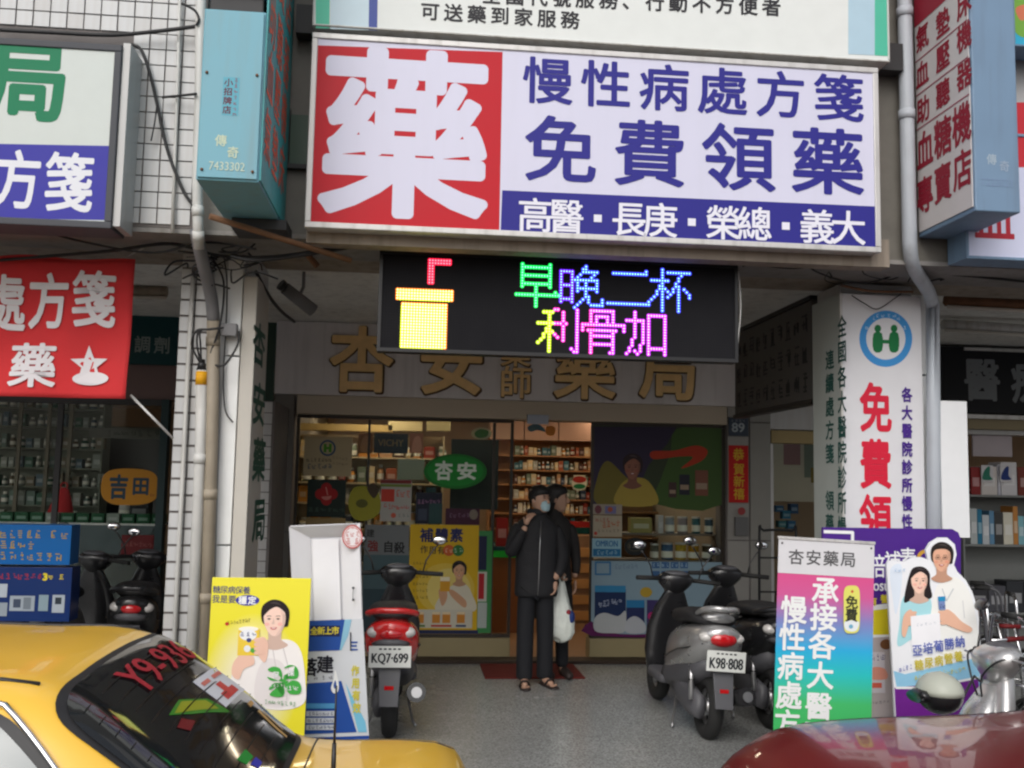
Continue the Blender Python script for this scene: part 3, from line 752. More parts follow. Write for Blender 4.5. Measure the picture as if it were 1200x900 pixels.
# ------------------------------------------------------------------ small fixed signs
def flat(name, label, px0, py0, px1, py1, Y, m, th=.02, cat='sign', group=None, bev=.002):
    x0, x1, z0, z1 = R(px0, py0, px1, py1, Y); t = thing(name, label, cat, ((x0+x1)/2, Y, z0), group=group)
    obj('panel', Bx(m, -(x1-x0)/2, (x1-x0)/2, 0, th, 0, z1-z0), t, bev=bev); return t, Sheet(t, 0)
t, s = flat('clinic_sign', 'black fascia sign with grey brush characters above the right neighbour shop', 1104, 411, 1420, 487, SY-.1, pm(26, 27, 32, .5), .1)
s.text('醫療', (1151, 446), (1206, 449), 40, 48, pm(120, 124, 128), .03).out('lettering')
obj('rail', MB().m(M['alu']).box(-1.25, 1.25, -.02, .0, .64, .67).box(-1.25, 1.25, -.02, .0, -.06, -.02), t)
t, s = flat('blank_board', 'plain white board fixed beside the right downpipe, behind the purple display', 1103, 470, 1135, 630, CY-.1, pm(226, 228, 230, .4), .05)
t, s = flat('teal_sign', 'dark teal fascia sign with grey characters inside the left neighbour arcade', -60, 362, 208, 424, SY-.06, pm(12, 62, 66, .5), .05)
s.text('調劑', (167, 404), (190, 405), 18, 19, pm(130, 140, 138), .02).out('lettering')
t, s = flat('number_plate', 'small dark blue house number plate 89 on the right door pillar', 854, 490, 877, 511, SY-.08, pm(56, 68, 84, .4), .008)
s.word('89', 865, 501, 15, 11, pm(170, 180, 186), .03)
s.marks((858, 493), (872, 493), 4, 3, 2.5, pm(150, 160, 170)).out('digits')
t, s = flat('couplet_strip', 'red paper strip with four gold characters on the right door pillar', 854, 522, 877, 589, SY-.08, pm(186, 30, 28, .6), .002, 'paper strip')
s.text('恭', (865.5, 533), (865.5, 533), 12, 14, pm(206, 168, 40), .03)
for i, ch in enumerate('賀新禧'): s.text(ch, (866, 550+i*14.5), (866, 550+i*14.5), 12, 13, pm(206, 168, 40), .02)
s.out('lettering')
t, s = flat('intercom', 'small grey intercom box with red round sticker on the right door pillar', 862, 606, 877, 628, SY-.10, pm(104, 104, 104), .04, 'intercom')
s.disc(869, 599, 4.5, 4.5, pm(150, 60, 60), 14).out('sticker')
t, s = flat('door_sensor', 'small pale door sensor box on the transom above the entrance', 618, 486, 643, 497, SY-.14, pm(170, 176, 190, .3), .05, 'sensor')
# bottom-left light box signs of the neighbour
t, s = flat('street_lightbox', 'bright blue standing sign with orange characters, upper one at the left edge', -130, 614, 83, 661, 7.2, pm(8, 92, 160, .3), .18, group='blue standing signs at the left edge')
OR = pm(168, 140, 60)
s.marks((4, 626), (44, 626), 5, 8, 9, OR, 1).marks((62, 626), (76, 627), 2, 8, 9, OR, 2).marks((4, 638), (36, 639), 4, 8, 9, OR, 3).marks((4, 651), (68, 653), 7, 8, 9, OR, 4).out('lettering')
t, s = flat('street_lightbox', 'dark blue standing sign with product pictures, lower one at the left edge', -130, 664, 83, 728, 7.22, pm(16, 44, 98, .3), .18, group='blue standing signs at the left edge')
s.marks((2, 675), (46, 676), 7, 6, 7, pm(150, 40, 60), 5).word('3', 53, 676, 6, 9, pm(220, 200, 40), .06).marks((60, 676), (72, 676), 2, 6, 6, pm(210, 190, 50), 7).out('lettering')
s.rect(-10, 684, 8, 700, pm(170, 180, 190)).rect(12, 698, 40, 716, pm(150, 160, 170)).rect(16, 702, 24, 712, pm(60, 70, 90)).rect(28, 700, 36, 714, pm(110, 120, 130)).rect(46, 697, 56, 716, pm(130, 150, 160)).rect(62, 697, 75, 718, pm(160, 170, 180)).rect(65, 700, 72, 708, pm(40, 50, 60)).rect(-10, 706, 8, 722, pm(140, 150, 160)).out('pictures')
xx = -130
lt, ls = flat('notice_board', 'pale lintel board with a row of small dark characters inside the left neighbour shop', 104, 502, 196, 514, 10.2, pm(92, 92, 84), .02, 'board')
ls.marks((128, 508), (192, 508), 8, 7, 7, pm(40, 42, 40), 9).out('print')
# ------------------------------------------------------------------ pipes and cables
def pipe(name, label, pts, r, m, parts=(), cat='pipe'):
    t = thing(name, label, cat, pts[0])
    P = [Vector(p)-Vector(pts[0]) for p in pts]
    obj('tube', MB().m(m).tube(P, r, 14), t)
    mb = MB().m(m)
    for k, f in parts:
        a, b = P[k], P[k+1]; q = a.lerp(b, f); d = (b-a).normalized()*.03
        obj('collar', MB().m(m).cyl(q-d, q+d, r*1.14, n=16), t)
    return t
def curve(pts, n=8):
    P = [Vector(p) for p in pts]; out = []
    for i in range(len(P)-1):
        a, b, c, d = P[max(i-1, 0)], P[i], P[i+1], P[min(i+2, len(P)-1)]
        for k in range(n):
            t = k/n; out.append(.5*(2*b+(c-a)*t+(2*a-5*b+4*c-d)*t*t+(3*b-a-3*c+d)*t**3))
    return out+[P[-1]]
A = lambda px, py, Y: at(px, py, Y)
fl = lambda px, Y: Vector((at(px, 700, Y).x, Y, Z0))
pipe('downpipe', 'blue-grey downpipe at the right of the main sign, elbowing in to the right column', [A(1056, -260, 5.79), A(1060, 0, 5.79), A(1063, 150, 5.79), *curve([A(1066, 285, 5.79), A(1070, 312, 5.88), A(1087, 340, 6.2), A(1093, 358, 6.33)], 5), A(1094, 480, 6.33), fl(1092, 6.33)], .045, M['pvc_blue'], ((1, .1), (1, .9), (-2, .4)))
mb = MB().m(M['rust'])
pipe('downpipe', 'white pipe below the blue projecting sign, dirty, running down the tiled wall', [A(238, -200, 5.7), A(234, 120, 5.75), A(231, 215, 5.75), A(232, 262, 5.75), A(233, 292, 5.80)], .030, M['pvc'], ((2, .7), (3, .5)))
pipe('downpipe', 'dark grey elbow pipe slanting in under the soffit beside the left column', curve([A(230, 270, 5.83), A(236, 300, 5.95), A(247, 345, 6.2), A(250, 375, 6.3)], 5), .040, M['pvc_grey'])
pipe('downpipe', 'stained brown downpipe in the middle of the left column pipes', [A(250, 366, 6.3), A(249, 480, 6.3), fl(246, 6.3)], .040, M['pvc_brown'], ((0, .3), (1, .25), (1, .55), (1, .8)))
t = pipe('cable_duct', 'white plastic cable tube with a yellow label, left of the brown downpipe', [A(236, 434, 6.28), A(235, 520, 6.28), fl(229, 6.28)], .034, M['pvc'], ((1, .05),), cat='cable duct')
q = A(236, 443, 6.28)-t.location
obj('label_band', MB().m(pm(220, 160, 30)).cyl(q+Vector((0, 0, -.045)), q+Vector((0, 0, .04)), .0355, n=16), t)
obj('gland', MB().m(M['black']).cyl((0, 0, 0), (0, 0, .07), .03, .018, 12), t)
for k, (a, b) in enumerate(((-.03, 0), (0, .01), (.02, .02))):
    tag(obj('cable', MB().m(M['cable']).tube(curve([A(236, 428, 6.27), A(231+a*200, 405, 6.22), A(233+a*100, 388, 6.2), A(243+k*2, 386, 6.2), A(262, 384, 6.22)]), .007, 6)), ['leftmost', 'middle', 'rightmost'][k]+' of three black cables looping out of the white cable tube', 'cable', 'black cables looping from the white tube')
pipe('conduit', 'thin pale conduit running down the white tiled wall left of the blue sign', [A(212, -60, 5.8), A(209, 80, 5.81), A(205, 180, 5.81), A(202, 272, 5.81)], .010, M['pvc'], cat='conduit')
pipe('conduit', 'thin pale conduit on the face of the left tiled column', [A(227, 315, 6.37), A(221, 415, 6.37), A(214, 560, 6.37), fl(207, 6.37)], .014, M['pvc'], cat='conduit')
pipe('conduit', 'dark thin conduit beside the brown downpipe on the left column', [A(257, 380, 6.34), A(256, 500, 6.34), fl(254, 6.34)], .008, M['pvc_grey'], cat='conduit')
jb = thing('junction_box', 'small grey junction box with hanging black cables high on the left column', 'box', A(270, 386, 6.34))
obj('box', Bx(M['pvc_grey'], -.05, .05, -.06, 0, -.05, .03), jb, bev=.006); obj('clamp', Bx(M['alu'], -.13, -.02, -.05, -.03, .0, .02), jb)
cabs = [
 ([(0, 35, 5.78), (60, 38, 5.78), (130, 41, 5.78), (190, 36, 5.76), (236, 30, 5.74)], .012, 'thick black cable along the top of the left neighbour sign'),
 ([(150, 52, 5.8), (165, 58, 5.8), (176, 88, 5.8), (184, 122, 5.8), (196, 175, 5.8), (214, 222, 5.8), (226, 240, 5.8)], .010, 'black cable curving down the tiled wall beside the left sign'),
 ([(184, 122, 5.79), (181, 145, 5.79), (177, 165, 5.79)], .005, 'short loose wire end hanging on the tiled wall'),
 ([(0, 305, 6.2), (60, 300, 6.15), (130, 294, 6.1), (200, 286, 6.1), (260, 300, 6.1), (330, 300, 6.0), (420, 284, 5.9)], .010, 'black cable sagging below the soffit from the left edge'),
 ([(20, 262, 5.9), (100, 284, 5.9), (180, 296, 6.0), (240, 284, 6.0), (300, 292, 5.9)], .007, 'thin black cable under the left neighbour sign'),
 ([(213, 4, 5.76), (228, 12, 5.72), (233, 22, 5.70), (230, 30, 5.70)], .008, 'black wire loop at the top beside the blue projecting sign'),
 ([(262, 300, 6.3), (266, 330, 6.34), (265, 380, 6.34), (262, 440, 6.34), (264, 480, 6.34), (273, 495, 6.34)], .005, 'thin black wire hanging down the white panel of the left column'),
 ([(247, 300, 6.1), (262, 330, 6.2), (258, 380, 6.25), (246, 420, 6.27), (262, 428, 6.27), (278, 405, 6.27), (280, 388, 6.27)], .007, 'black cable drooping in a loop across the left column pipes'),
 ([(300, 318, 6.4), (314, 345, 6.8), (330, 365, 7.4), (345, 377, 8.2)], .012, 'dark cable running back into the arcade from the left column'),
 ([(270, 300, 6.0), (300, 305, 5.95), (360, 298, 5.9), (430, 286, 5.85)], .012, 'black cable bundle under the left end of the main sign'),
 ([(840, 298, 5.95), (872, 306, 5.95), (930, 314, 6.0), (985, 306, 6.1), (1050, 316, 6.1), (1120, 322, 6.1), (1200, 330, 6.1)], .009, 'black cable sagging from the LED display to the right edge'),
 ([(870, 312, 6.0), (920, 296, 5.95), (960, 320, 6.1), (1010, 332, 6.2), (1060, 318, 6.2), (1100, 300, 6.0)], .006, 'thin black cable winding over the right column'),
 ([(998, 346, 6.33), (1012, 355, 6.33), (1028, 362, 6.33), (1048, 350, 6.33), (1056, 344, 6.33)], .004, 'thin wire drooping over the top of the right column sign'),
 ([(985, 334, 6.3), (1020, 341, 6.3), (1070, 342, 6.3)], .009, 'yellow-brown cable lying across the top of the right column'),
 ([(865, 318, 6.0), (868, 360, 6.0), (864, 404, 6.0)], .006, 'pale wire hanging beside the right end of the LED display'),
 ([(230, 110, 5.7), (212, 112, 5.77), (190, 114, 5.78)], .008, 'dark cable stub crossing the conduit on the tiled wall'),
]
for pts, r, lab in cabs:
    m = M['pvc'] if 'pale' in lab else M['rust'] if 'yellow-brown' in lab else M['cable']
    tag(obj('cable', MB().m(m).tube(curve([at(*p) for p in pts]), r, 6)), lab, 'cable')
# tangled wires around the column heads
for k in range(26):
    rr = random.Random(k+50); px = rr.uniform(225, 300) if k % 2 else rr.uniform(930, 1110); py = rr.uniform(285, 320)
    pts = [(px, py, 6.05)]
    for i in range(4): px += rr.uniform(-26, 30); py += rr.uniform(-14, 16); pts.append((px, max(284, min(338, py)), 6.0+rr.uniform(0, .25)))
    tag(obj('wire', MB().m(M['cable']).tube(curve([at(*p) for p in pts], 5), rr.uniform(.003, .007), 5)), '%s tangled black wire at the head of the %s column' % ('thick' if rr.random() < .5 else 'thin', 'left' if k % 2 else 'right'), 'wire', 'tangled wires at the %s column head' % ('left' if k % 2 else 'right'))
for px, Y in ((1075, 300), (1102, 300)): pass
q = A(1098, 312, 6.1)
# fluorescent fittings under the ceilings
def tube_light(label, a, b, m=None, group=None):
    a, b = Vector(a), Vector(b); t = thing('tube_light', label, 'ceiling light', a, group=group); d = b-a
    obj('tray', MB().m(m or M['pvc']).cyl((0, 0, 0), d, .045, n=6), t)
    n = Vector((0, -.03, -.055)); obj('tube', MB().m(pm(210, 205, 195)).cyl(n, d+n, .014, n=10), t)
tube_light('unlit rusty tube light under the right neighbour arcade ceiling', A(1108, 352, 7.0), A(1290, 362, 7.0), M['rust'])
tube_light('unlit pale tube light behind the rusty one, right neighbour arcade', A(1105, 380, 8.0), A(1290, 392, 8.0))
tube_light('unlit dusty tube light in the left neighbour arcade behind the banner', A(100, 340, 8.0), A(196, 342, 8.0), M['pvc_brown'])
# CCTV camera
t = thing('security_camera', 'grey bullet security camera hanging from the arcade ceiling left of the LED display', 'security camera', A(350, 352, 7.2))
obj('housing', MB().m(M['pvc_grey']).cyl((-.09, -.08, .07), (.10, .06, -.06), .045, .05, 14), t)
obj('bracket', MB().m(M['pvc_grey']).tube([(0, 0, .02), (.03, 0, .1), (.03, 0, .30)], .012, 8), t)
obj('lens', MB().m(M['black']).cyl((-.10, -.09, .08), (-.12, -.105, .095), .04, .042, 14), t)
tag(obj('bracket_bar', MB().m(M['rust']).cyl(A(358, 296, 6.2), A(372, 312, 6.2), .02)), 'rusty bracket bar under the beam above the security camera', 'bracket')

# ------------------------------------------------------------------ pharmacy shop front
gx0, gx1 = at(343, 620, SY).x, at(849, 620, SY).x
ox0, ox1 = at(600, 620, SY).x, at(692, 620, SY).x
zt = at(600, 492, SY).z; zb0 = at(520, 743, SY).z
sf = thing('shop_front', 'pharmacy glass shop front with an open doorway, cream plinth and brown header', 'shop front', ((gx0+gx1)/2, SY, Z0))
o_ = MW[sf.name].translation
def L(x, y, z): return (x-o_.x, y-o_.y, z-o_.z)
def LB(m, x0, x1, y0, y1, z0, z1): return Bx(m, x0-o_.x, x1-o_.x, y0-o_.y, y1-o_.y, z0-o_.z, z1-o_.z)
obj('header', LB(M['shutter'], gx0, gx1, SY-.09, SY+.2, zt, fz0-.003), sf, bev=.006)
fb = pm(60, 54, 48, .4)
for a, b in ((gx0, ox0), (ox1, gx1)):
    gl = obj('window', LB(fb, a, b, SY, SY+.05, zb0-.03, zb0), sf)
    obj('pane', LB(M['glass'], a+.03, b-.03, SY+.02, SY+.026, zb0+.003, zt-.035), gl)
    obj('frame', MB().m(fb).box(a-o_.x, b-o_.x, 0, .05, zt-.03-Z0, zt-.003-Z0).box(a-o_.x, a+.028-o_.x, 0, .05, zb0+.003-Z0, zt-.033-Z0).box(b-.028-o_.x, b-o_.x, 0, .05, zb0+.003-Z0, zt-.033-Z0), gl)
    obj('plinth', LB(pm(150, 138, 104, .5), a, b, SY-.02, SY+.2, Z0, zb0-.033), sf, bev=.005)
xm = at(429, 620, SY).x
obj('mullion', LB(fb, xm-.012, xm+.012, SY-.003, SY+.018, zb0, zt-.035), sf)
xm = at(577, 620, SY).x
obj('mullion', LB(fb, xm-.014, xm+.014, SY-.003, SY+.018, zb0, zt-.035), sf)
obj('threshold', LB(pm(52, 40, 32), gx0, gx1, SY-.25, SY-.023, Z0, Z0+.03), sf, bev=.006)
x0, x1 = at(565, 780, 9.0).x, at(678, 780, 9.0).x
tag(obj('door_mat', Bx(pm(98, 34, 30, .9), x0, x1, 8.65, 9.3, Z0+.001, Z0+.014), bev=.004), 'worn dark red door mat on the floor before the open doorway', 'mat')
# --- things stuck in and on the windows
GY = SY-.004
def win(name, label, a, b, c, d, m, Y=GY, th=.004, cat='poster', group=None): return flat(name, label, a, b, c, d, Y, m, th, cat, group, 0)
t, s = win('notice_box', 'white notice box with green and blue round logo in the left window', 356, 512, 412, 558, pm(178, 162, 128), GY-.01, .05, 'sign')
s.disc(384, 525, 9.5, 9.5, pm(50, 80, 110)).disc(384, 525, 7.3, 7.3, pm(178, 165, 130)).rect(379.5, 520, 382.5, 530, pm(70, 140, 30)).rect(385.5, 520, 388.5, 530, pm(70, 140, 30)).rect(382, 523.5, 386, 526.5, pm(70, 140, 30)).out('logo')
s.marks((361, 539), (387, 539), 7, 3.6, 4, pm(50, 50, 46), 1).marks((362, 546.5), (386, 546.5), 5, 5, 6, pm(40, 70, 100), 2).marks((391, 536), (406, 538), 5, 3, 3, pm(120, 110, 90), 4).marks((391, 543), (406, 544), 5, 3, 3, pm(120, 110, 90), 6).out('print')
t, s = win('plaque', 'dark green plaque with a red cross in the left window under the notice box', 360, 562, 405, 606, pm(22, 40, 34), cat='plaque')
for a, b in ((0, -7), (0, 7), (-7, 0), (7, 0)): s.disc(382.5+a, 579+b, 6.3, 6.3, pm(164, 26, 28), 18)
s.rect(376, 572, 389, 586, pm(164, 26, 28)).disc(382.5, 581, 6, 5, pm(200, 120, 110), 14, 0, PI).line([(382, 571), (384, 580)], 1.4, pm(200, 120, 110)).out('red_cross')
s.marks((364, 597), (401, 597), 6, 6, 5, pm(60, 84, 70), 3).out('print')
t, s = win('card', 'pale yellow card under the green plaque, left window', 358, 607, 405, 616, pm(150, 126, 80), cat='card')
t, s = win('round_poster', 'yellow-green rounded print beside the plaque in the left window', 412, 576, 440, 604, pm(84, 92, 40), cat='poster')
s.blob([(408, 590), (414, 572), (430, 570), (444, 578), (445, 600), (430, 610), (414, 607)], pm(150, 146, 40)).blob([(430, 572), (438, 566), (444, 574), (438, 584)], pm(70, 56, 40)).disc(424, 590, 7, 5, pm(90, 90, 30)).out('print')
t, s = win('poster', 'small white poster with red blocks in the left window', 446, 562, 482, 611, pm(168, 166, 160))
s.rect(446, 562, 482, 567, pm(120, 40, 40)).rect(446, 567, 482, 571, pm(110, 130, 60)).rect(447, 573, 462, 588, pm(190, 60, 44)).marks((466, 578), (478, 579), 3, 5, 8, pm(200, 70, 60), 2).marks((451, 593), (477, 595), 6, 4.5, 6, pm(190, 60, 60), 6).disc(461, 604, 3, 3, pm(190, 90, 70)).marks((468, 604), (478, 604), 3, 3, 4, pm(100, 120, 120)).out('print')
t, s = win('window_sticker', 'big green oval sticker with white characters high in the left window', 520, 545, 546, 560, pm(20, 122, 44), cat='sticker')
s.disc(533.5, 552.5, 37, 20.5, pm(20, 116, 40), 40).disc(533.5, 552, 33, 17.5, pm(24, 138, 50), 40).out('oval')
s.text('杏', (520, 552), (520, 552), 20, 22, pm(220, 232, 220), .04).text('安', (547, 552.5), (547, 552.5), 23, 20, pm(220, 232, 220), .04).out('lettering')
t, s = win('poster', 'purple poster low behind the green oval sticker', 522, 596, 562, 615, pm(74, 20, 52), GY+.08)
s.marks((528, 604), (548, 604), 5, 4, 5, pm(150, 110, 140), 2).disc(555, 603, 5, 6, pm(150, 130, 120)).out('print')
t, s = win('poster', 'grey poster with red and dark characters beside the red scooter', 426, 615, 478, 741, pm(112, 116, 118))
s.rect(426, 650, 478, 741, pm(70, 92, 98)).rect(426, 690, 478, 741, pm(46, 66, 74)).out('print')
s.text('自殺', (455, 641), (468, 642), 12, 13, pm(28, 30, 34), .03).text('強', (437, 640), (437, 640), 12, 13, pm(120, 44, 44), .03).text('建', (434, 625), (434, 625), 9, 9, pm(40, 40, 40), .02).out('lettering')
t, s = win('poster', 'yellow nutrition poster with a woman holding a can, beside the doorway', 479, 615, 560, 743, pm(206, 168, 24), GY-.006)
s.rect(479, 738, 560, 743, pm(36, 44, 80))
s.disc(522, 690, 34, 30, pm(212, 182, 70)).disc(526, 692, 26, 26, pm(216, 196, 110)).out('print')
s.text('補體素', (500, 627.5), (535, 627.5), 15, 16, pm(34, 40, 90), .035).text('作用有', (497, 644), (517, 645), 8.5, 9, pm(60, 50, 40), .02)
s.disc(526, 645, 6.6, 6.6, pm(196, 92, 40)).disc(537, 645, 6.6, 6.6, pm(44, 110, 50)).marks((523, 645), (529, 645), 2, 4, 5, pm(220, 180, 150), 2).marks((534, 645), (540, 645), 2, 4, 5, pm(180, 210, 180), 4)
for i in range(6): s.marks((485, 660+i*8), (500, 660+i*8), 5, 3, 3, pm(110, 90, 30), i)
s.out('lettering')
s.blob([(512, 716), (516, 698), (526, 688), (544, 684), (553, 696), (556, 716)], pm(206, 200, 180)).out('shirt')
portrait(s, 538, 669, 8, None, skin=(206, 160, 124)); s.out('portrait')
s.blob([(518, 710), (514, 692), (522, 688), (524, 700)], pm(196, 150, 116)).blob([(544, 712), (530, 700), (526, 692), (532, 692), (546, 704)], pm(196, 150, 116)).rect(516, 676, 527, 693, pm(206, 150, 40)).rect(516, 676, 527, 681, pm(230, 220, 190)).out('can_print')
s.rect(481, 714, 553, 736, pm(196, 192, 176))
for i, x in enumerate((492, 511, 523, 540)): s.rect(x-4.5, 717, x+4.5, 730, pm(196, 130, 50)).rect(x-4.5, 717, x+4.5, 720, pm(220, 200, 160)).rect(x-6, 732, x+6, 734.5, pm(*((90, 120, 60), (180, 60, 50), (180, 60, 50), (70, 80, 110))[i]))
s.out('product_print')
t, s = win('poster', 'narrow green-edged poster strip beside the yellow nutrition poster', 560, 622, 576, 742, pm(60, 132, 76), GY-.003)
s.rect(561, 628, 570, 668, pm(28, 34, 66)).rect(560, 670, 570, 705, pm(190, 190, 180)).rect(561, 672, 567, 702, pm(170, 30, 40)).rect(560, 706, 570, 736, pm(170, 180, 176)).out('print')
# right window
t, s = win('window_poster', 'large dark green and purple poster with a smiling woman in the right window', 695, 500, 846, 591, pm(52, 62, 42), GY+.006)
s.poly([(695, 500), (793, 500), (782, 520), (760, 545), (740, 591), (695, 591)], pm(50, 42, 66)).blob([(700, 560), (712, 540), (735, 560), (760, 575), (756, 591), (700, 591)], pm(110, 100, 40))
s.blob([(793, 503), (846, 503), (846, 591), (770, 591), (775, 560), (786, 530)], pm(62, 88, 40), 3).out('print')
s.blob([(764, 529), (790, 528), (815, 522), (829, 528), (822, 540), (798, 549), (812, 536), (796, 535), (766, 538)], pm(170, 52, 24)).out('ribbon')
s.blob([(722, 591), (726, 570), (740, 560), (760, 564), (770, 591)], pm(160, 140, 60)).out('shirt')
portrait(s, 741, 548, 11, None, skin=(140, 92, 76), hair=(46, 32, 36)); s.out('portrait')
for i, (x, y, w_, h_) in enumerate(((788, 574, 9, 18), (802, 568, 12, 24), (822, 566, 15, 30))):
    s.rect(x-w_/2, y-h_/2, x+w_/2, y+h_/2, pm(*((70, 50, 50), (40, 40, 52), (120, 76, 60))[i])).rect(x-w_/2+1, y, x+w_/2-1, y+h_/4, pm(150, 130, 110))
s.out('product_print')
t, s = win('card', 'cream card with small red script low in the right window', 695, 604, 729, 629, pm(166, 156, 136), cat='card')
s.marks((700, 609), (712, 609), 4, 4, 4, pm(150, 60, 50), 1).marks((708, 615), (724, 613), 4, 5, 7, pm(170, 80, 40), 3).marks((702, 622), (724, 622), 6, 3, 3, pm(90, 80, 70), 4).disc(698, 625, 2, 2, pm(180, 60, 50)).out('print')
t, s = win('card', 'small card of coloured round logos above the cream card', 695, 591, 729, 603, pm(150, 140, 128), cat='card')
s.disc(701, 597, 4, 5, pm(110, 60, 70)).rect(709, 593, 722, 602, pm(110, 110, 150)).disc(715, 597, 3, 3, pm(160, 80, 60)).out('print')
t, s = win('card', 'light blue brand card low in the right window', 694, 631, 728, 653, pm(140, 180, 196), cat='card')
s.rect(695, 643, 727, 652, pm(34, 106, 150)).word('OMRON', 711, 637, 26, 7, pm(40, 100, 150), .03).marks((701, 647.5), (721, 647.5), 5, 4, 5, pm(150, 190, 210), 2).out('lettering')
t, s = win('window_poster', 'light blue milk powder poster with tins along the bottom of the right window', 693, 658, 846, 745, pm(134, 158, 172), GY-.004)
s.blob([(693, 745), (693, 728), (712, 741), (760, 743), (800, 734), (846, 730), (846, 745)], pm(92, 24, 82), 3)
s.line([(698, 659), (715, 659), (715, 673), (698, 673), (698, 659)], 2, pm(60, 116, 160)).marks((722, 664), (745, 664), 6, 4, 6, pm(110, 130, 150), 2)
for i in range(4): s.rect(764+i*11, 658.5, 773+i*11, 666, pm(60, 96, 140)).rect(764+i*11, 669, 773+i*11, 677, pm(60, 96, 140)).marks((766+i*11, 662), (771+i*11, 662), 2, 3, 4, pm(170, 200, 220), i)
s.disc(757, 694, 7, 6, pm(180, 150, 50)).out('print')
s.rect(697, 690, 733, 738, pm(24, 44, 84)).disc(715, 690, 18, 4, pm(40, 120, 170)).rect(697, 686, 733, 694, pm(50, 130, 176)).blob([(697, 724), (708, 718), (724, 722), (733, 716), (733, 739), (715, 742), (697, 739)], pm(180, 184, 186), 4).marks((704, 708), (726, 704), 6, 5, 7, pm(170, 180, 200), 7)
s.rect(734, 706, 755, 741, pm(36, 46, 90)).rect(734, 703, 755, 712, pm(40, 120, 170)).blob([(734, 728), (744, 722), (755, 730), (755, 741), (734, 741)], pm(180, 184, 190), 4)
s.rect(758, 703, 776, 738, pm(60, 50, 100)).disc(764, 722, 5, 5, pm(180, 40, 110)).rect(779, 700, 800, 736, pm(40, 60, 110)).rect(779, 722, 800, 736, pm(170, 176, 186)).out('product_print')
t, s = win('round_emblem', 'round black and gold emblem above the milk powder poster', 735, 633, 753, 648, pm(30, 32, 34), cat='emblem')
s.disc(744, 640.5, 12.5, 10.5, pm(24, 28, 30), 30).disc(744, 640, 9, 6, pm(70, 66, 50), 26).disc(744, 640, 8, 5, pm(26, 30, 34), 26).marks((738, 640), (750, 640), 4, 3, 4, pm(120, 110, 90), 3).out('print')

# ------------------------------------------------------------------ inside the pharmacy
wm = mat('lamp_glow', (.8, .8, .8), .5, var=0, emis=(1, .83, .60), es=12.0)
for i, (X, Y) in enumerate(((-.4, 10.7), (1.0, 10.7), (2.5, 10.9), (.2, 12.2), (1.7, 12.0), (2.6, 12.9), (-.8, 13.4), (1.2, 13.6))):
    lt = thing('ceiling_light', 'lit warm panel light on the pharmacy ceiling, '+['front left', 'front middle', 'front right', 'middle row left', 'middle row right', 'far right', 'far left', 'back middle'][i], 'ceiling light', (X, Y, 3.0), group='panel lights on the pharmacy ceiling')
    obj('frame', Bx(M['pvc'], -.32, .32, -.12, .12, .012, .049), lt); obj('diffuser', Bx(wm, -.30, .30, -.10, .10, 0, .010), lt)
def shelf(name, label, x0, x1, Y, depth, zs_, m, back=True, sides=True, brd=.02):
    t = thing(name, label, 'shelf', ((x0+x1)/2, Y, Z0)); w = (x1-x0)/2
    for z in zs_: obj('shelf_board', Bx(m, -w+.02, w-.02, 0, depth, z-Z0-brd, z-Z0), t)
    if back: obj('back_panel', Bx(m, -w, w, depth+.003, depth+.02, 0, zs_[-1]-Z0+.25), t)
    if sides:
        for a in (-w, w-.018): obj('side_panel', Bx(m, a, a+.018, 0, depth, 0, zs_[-1]-Z0+.25), t)
    return t
PAL = [(214, 190, 150), (196, 150, 110), (150, 60, 44), (226, 214, 190), (90, 60, 50), (180, 176, 160), (60, 70, 90), (206, 140, 60), (170, 90, 60), (120, 130, 110), (230, 200, 150), (70, 110, 120)]
bm_ = {}
def bx_mesh(c, kind):
    k = (c, kind)
    if k not in bm_:
        mb = MB().m(pm(*c))
        if kind == 'box': mb.box(-.5, .5, 0, 1, 0, 1); mb.m(pm(*(min(255, int(v*.5+110)) for v in c))).box(-.36, .36, -.02, -.004, .3, .62)
        elif kind == 'can': mb.cyl((0, .5, 0), (0, .5, .9), .46, n=16); mb.m(pm(230, 228, 214)).cyl((0, .5, .12), (0, .5, .5), .475, n=16, cap=False); mb.m(pm(200, 200, 196, .3)).cyl((0, .5, .9), (0, .5, 1), .48, .46, 16)
        else: mb.cyl((0, .5, 0), (0, .5, .68), .42, n=12); mb.cyl((0, .5, .68), (0, .5, .8), .42, .2, 12); mb.m(pm(236, 232, 220)).cyl((0, .5, .8), (0, .5, 1), .24, n=10).cyl((0, .5, .2), (0, .5, .5), .43, n=12, cap=False)
        bm_[k] = mb.mesh('product')
    return bm_[k]
CN = {}
def cname(c):
    r, g, b = c; m_, n_ = max(c), min(c)
    if m_-n_ < 26: return 'white' if m_ > 180 else 'grey' if m_ > 90 else 'dark'
    if r >= g >= b: return 'cream' if n_ > 145 else 'tan' if r > 170 and g > 120 else 'orange' if r > 180 else 'red' if g < 75 else 'brown'
    if g >= r and g > b: return 'green'
    if b >= g and r < g-10: return 'blue'
    if g >= b: return 'green'
    return 'purple' if r > g+12 else 'blue'
ORD = ['lowest', 'second lowest', 'third lowest', 'fourth lowest', 'fifth lowest', 'sixth lowest', 'seventh lowest', 'eighth lowest', 'ninth lowest', 'top']
def product(kind, x, Y, z, w, d, h, c, label, group, rz=0):
    nm = {'box': 'medicine_box', 'can': 'milk_powder_can', 'jar': 'medicine_bottle'}[kind]
    o = bpy.data.objects.new(nm, bx_mesh(c, kind)); COL.objects.link(o); o.location = (x, Y, z); o.scale = (w, d, h); o.rotation_euler = (0, 0, rz)
    tag(o, label, {'box': 'box', 'can': 'can', 'jar': 'bottle'}[kind], group); return o
bz = [at(650, y, 13.0).z for y in (703, 684, 664, 640, 620, 602, 585, 568, 551, 534)]
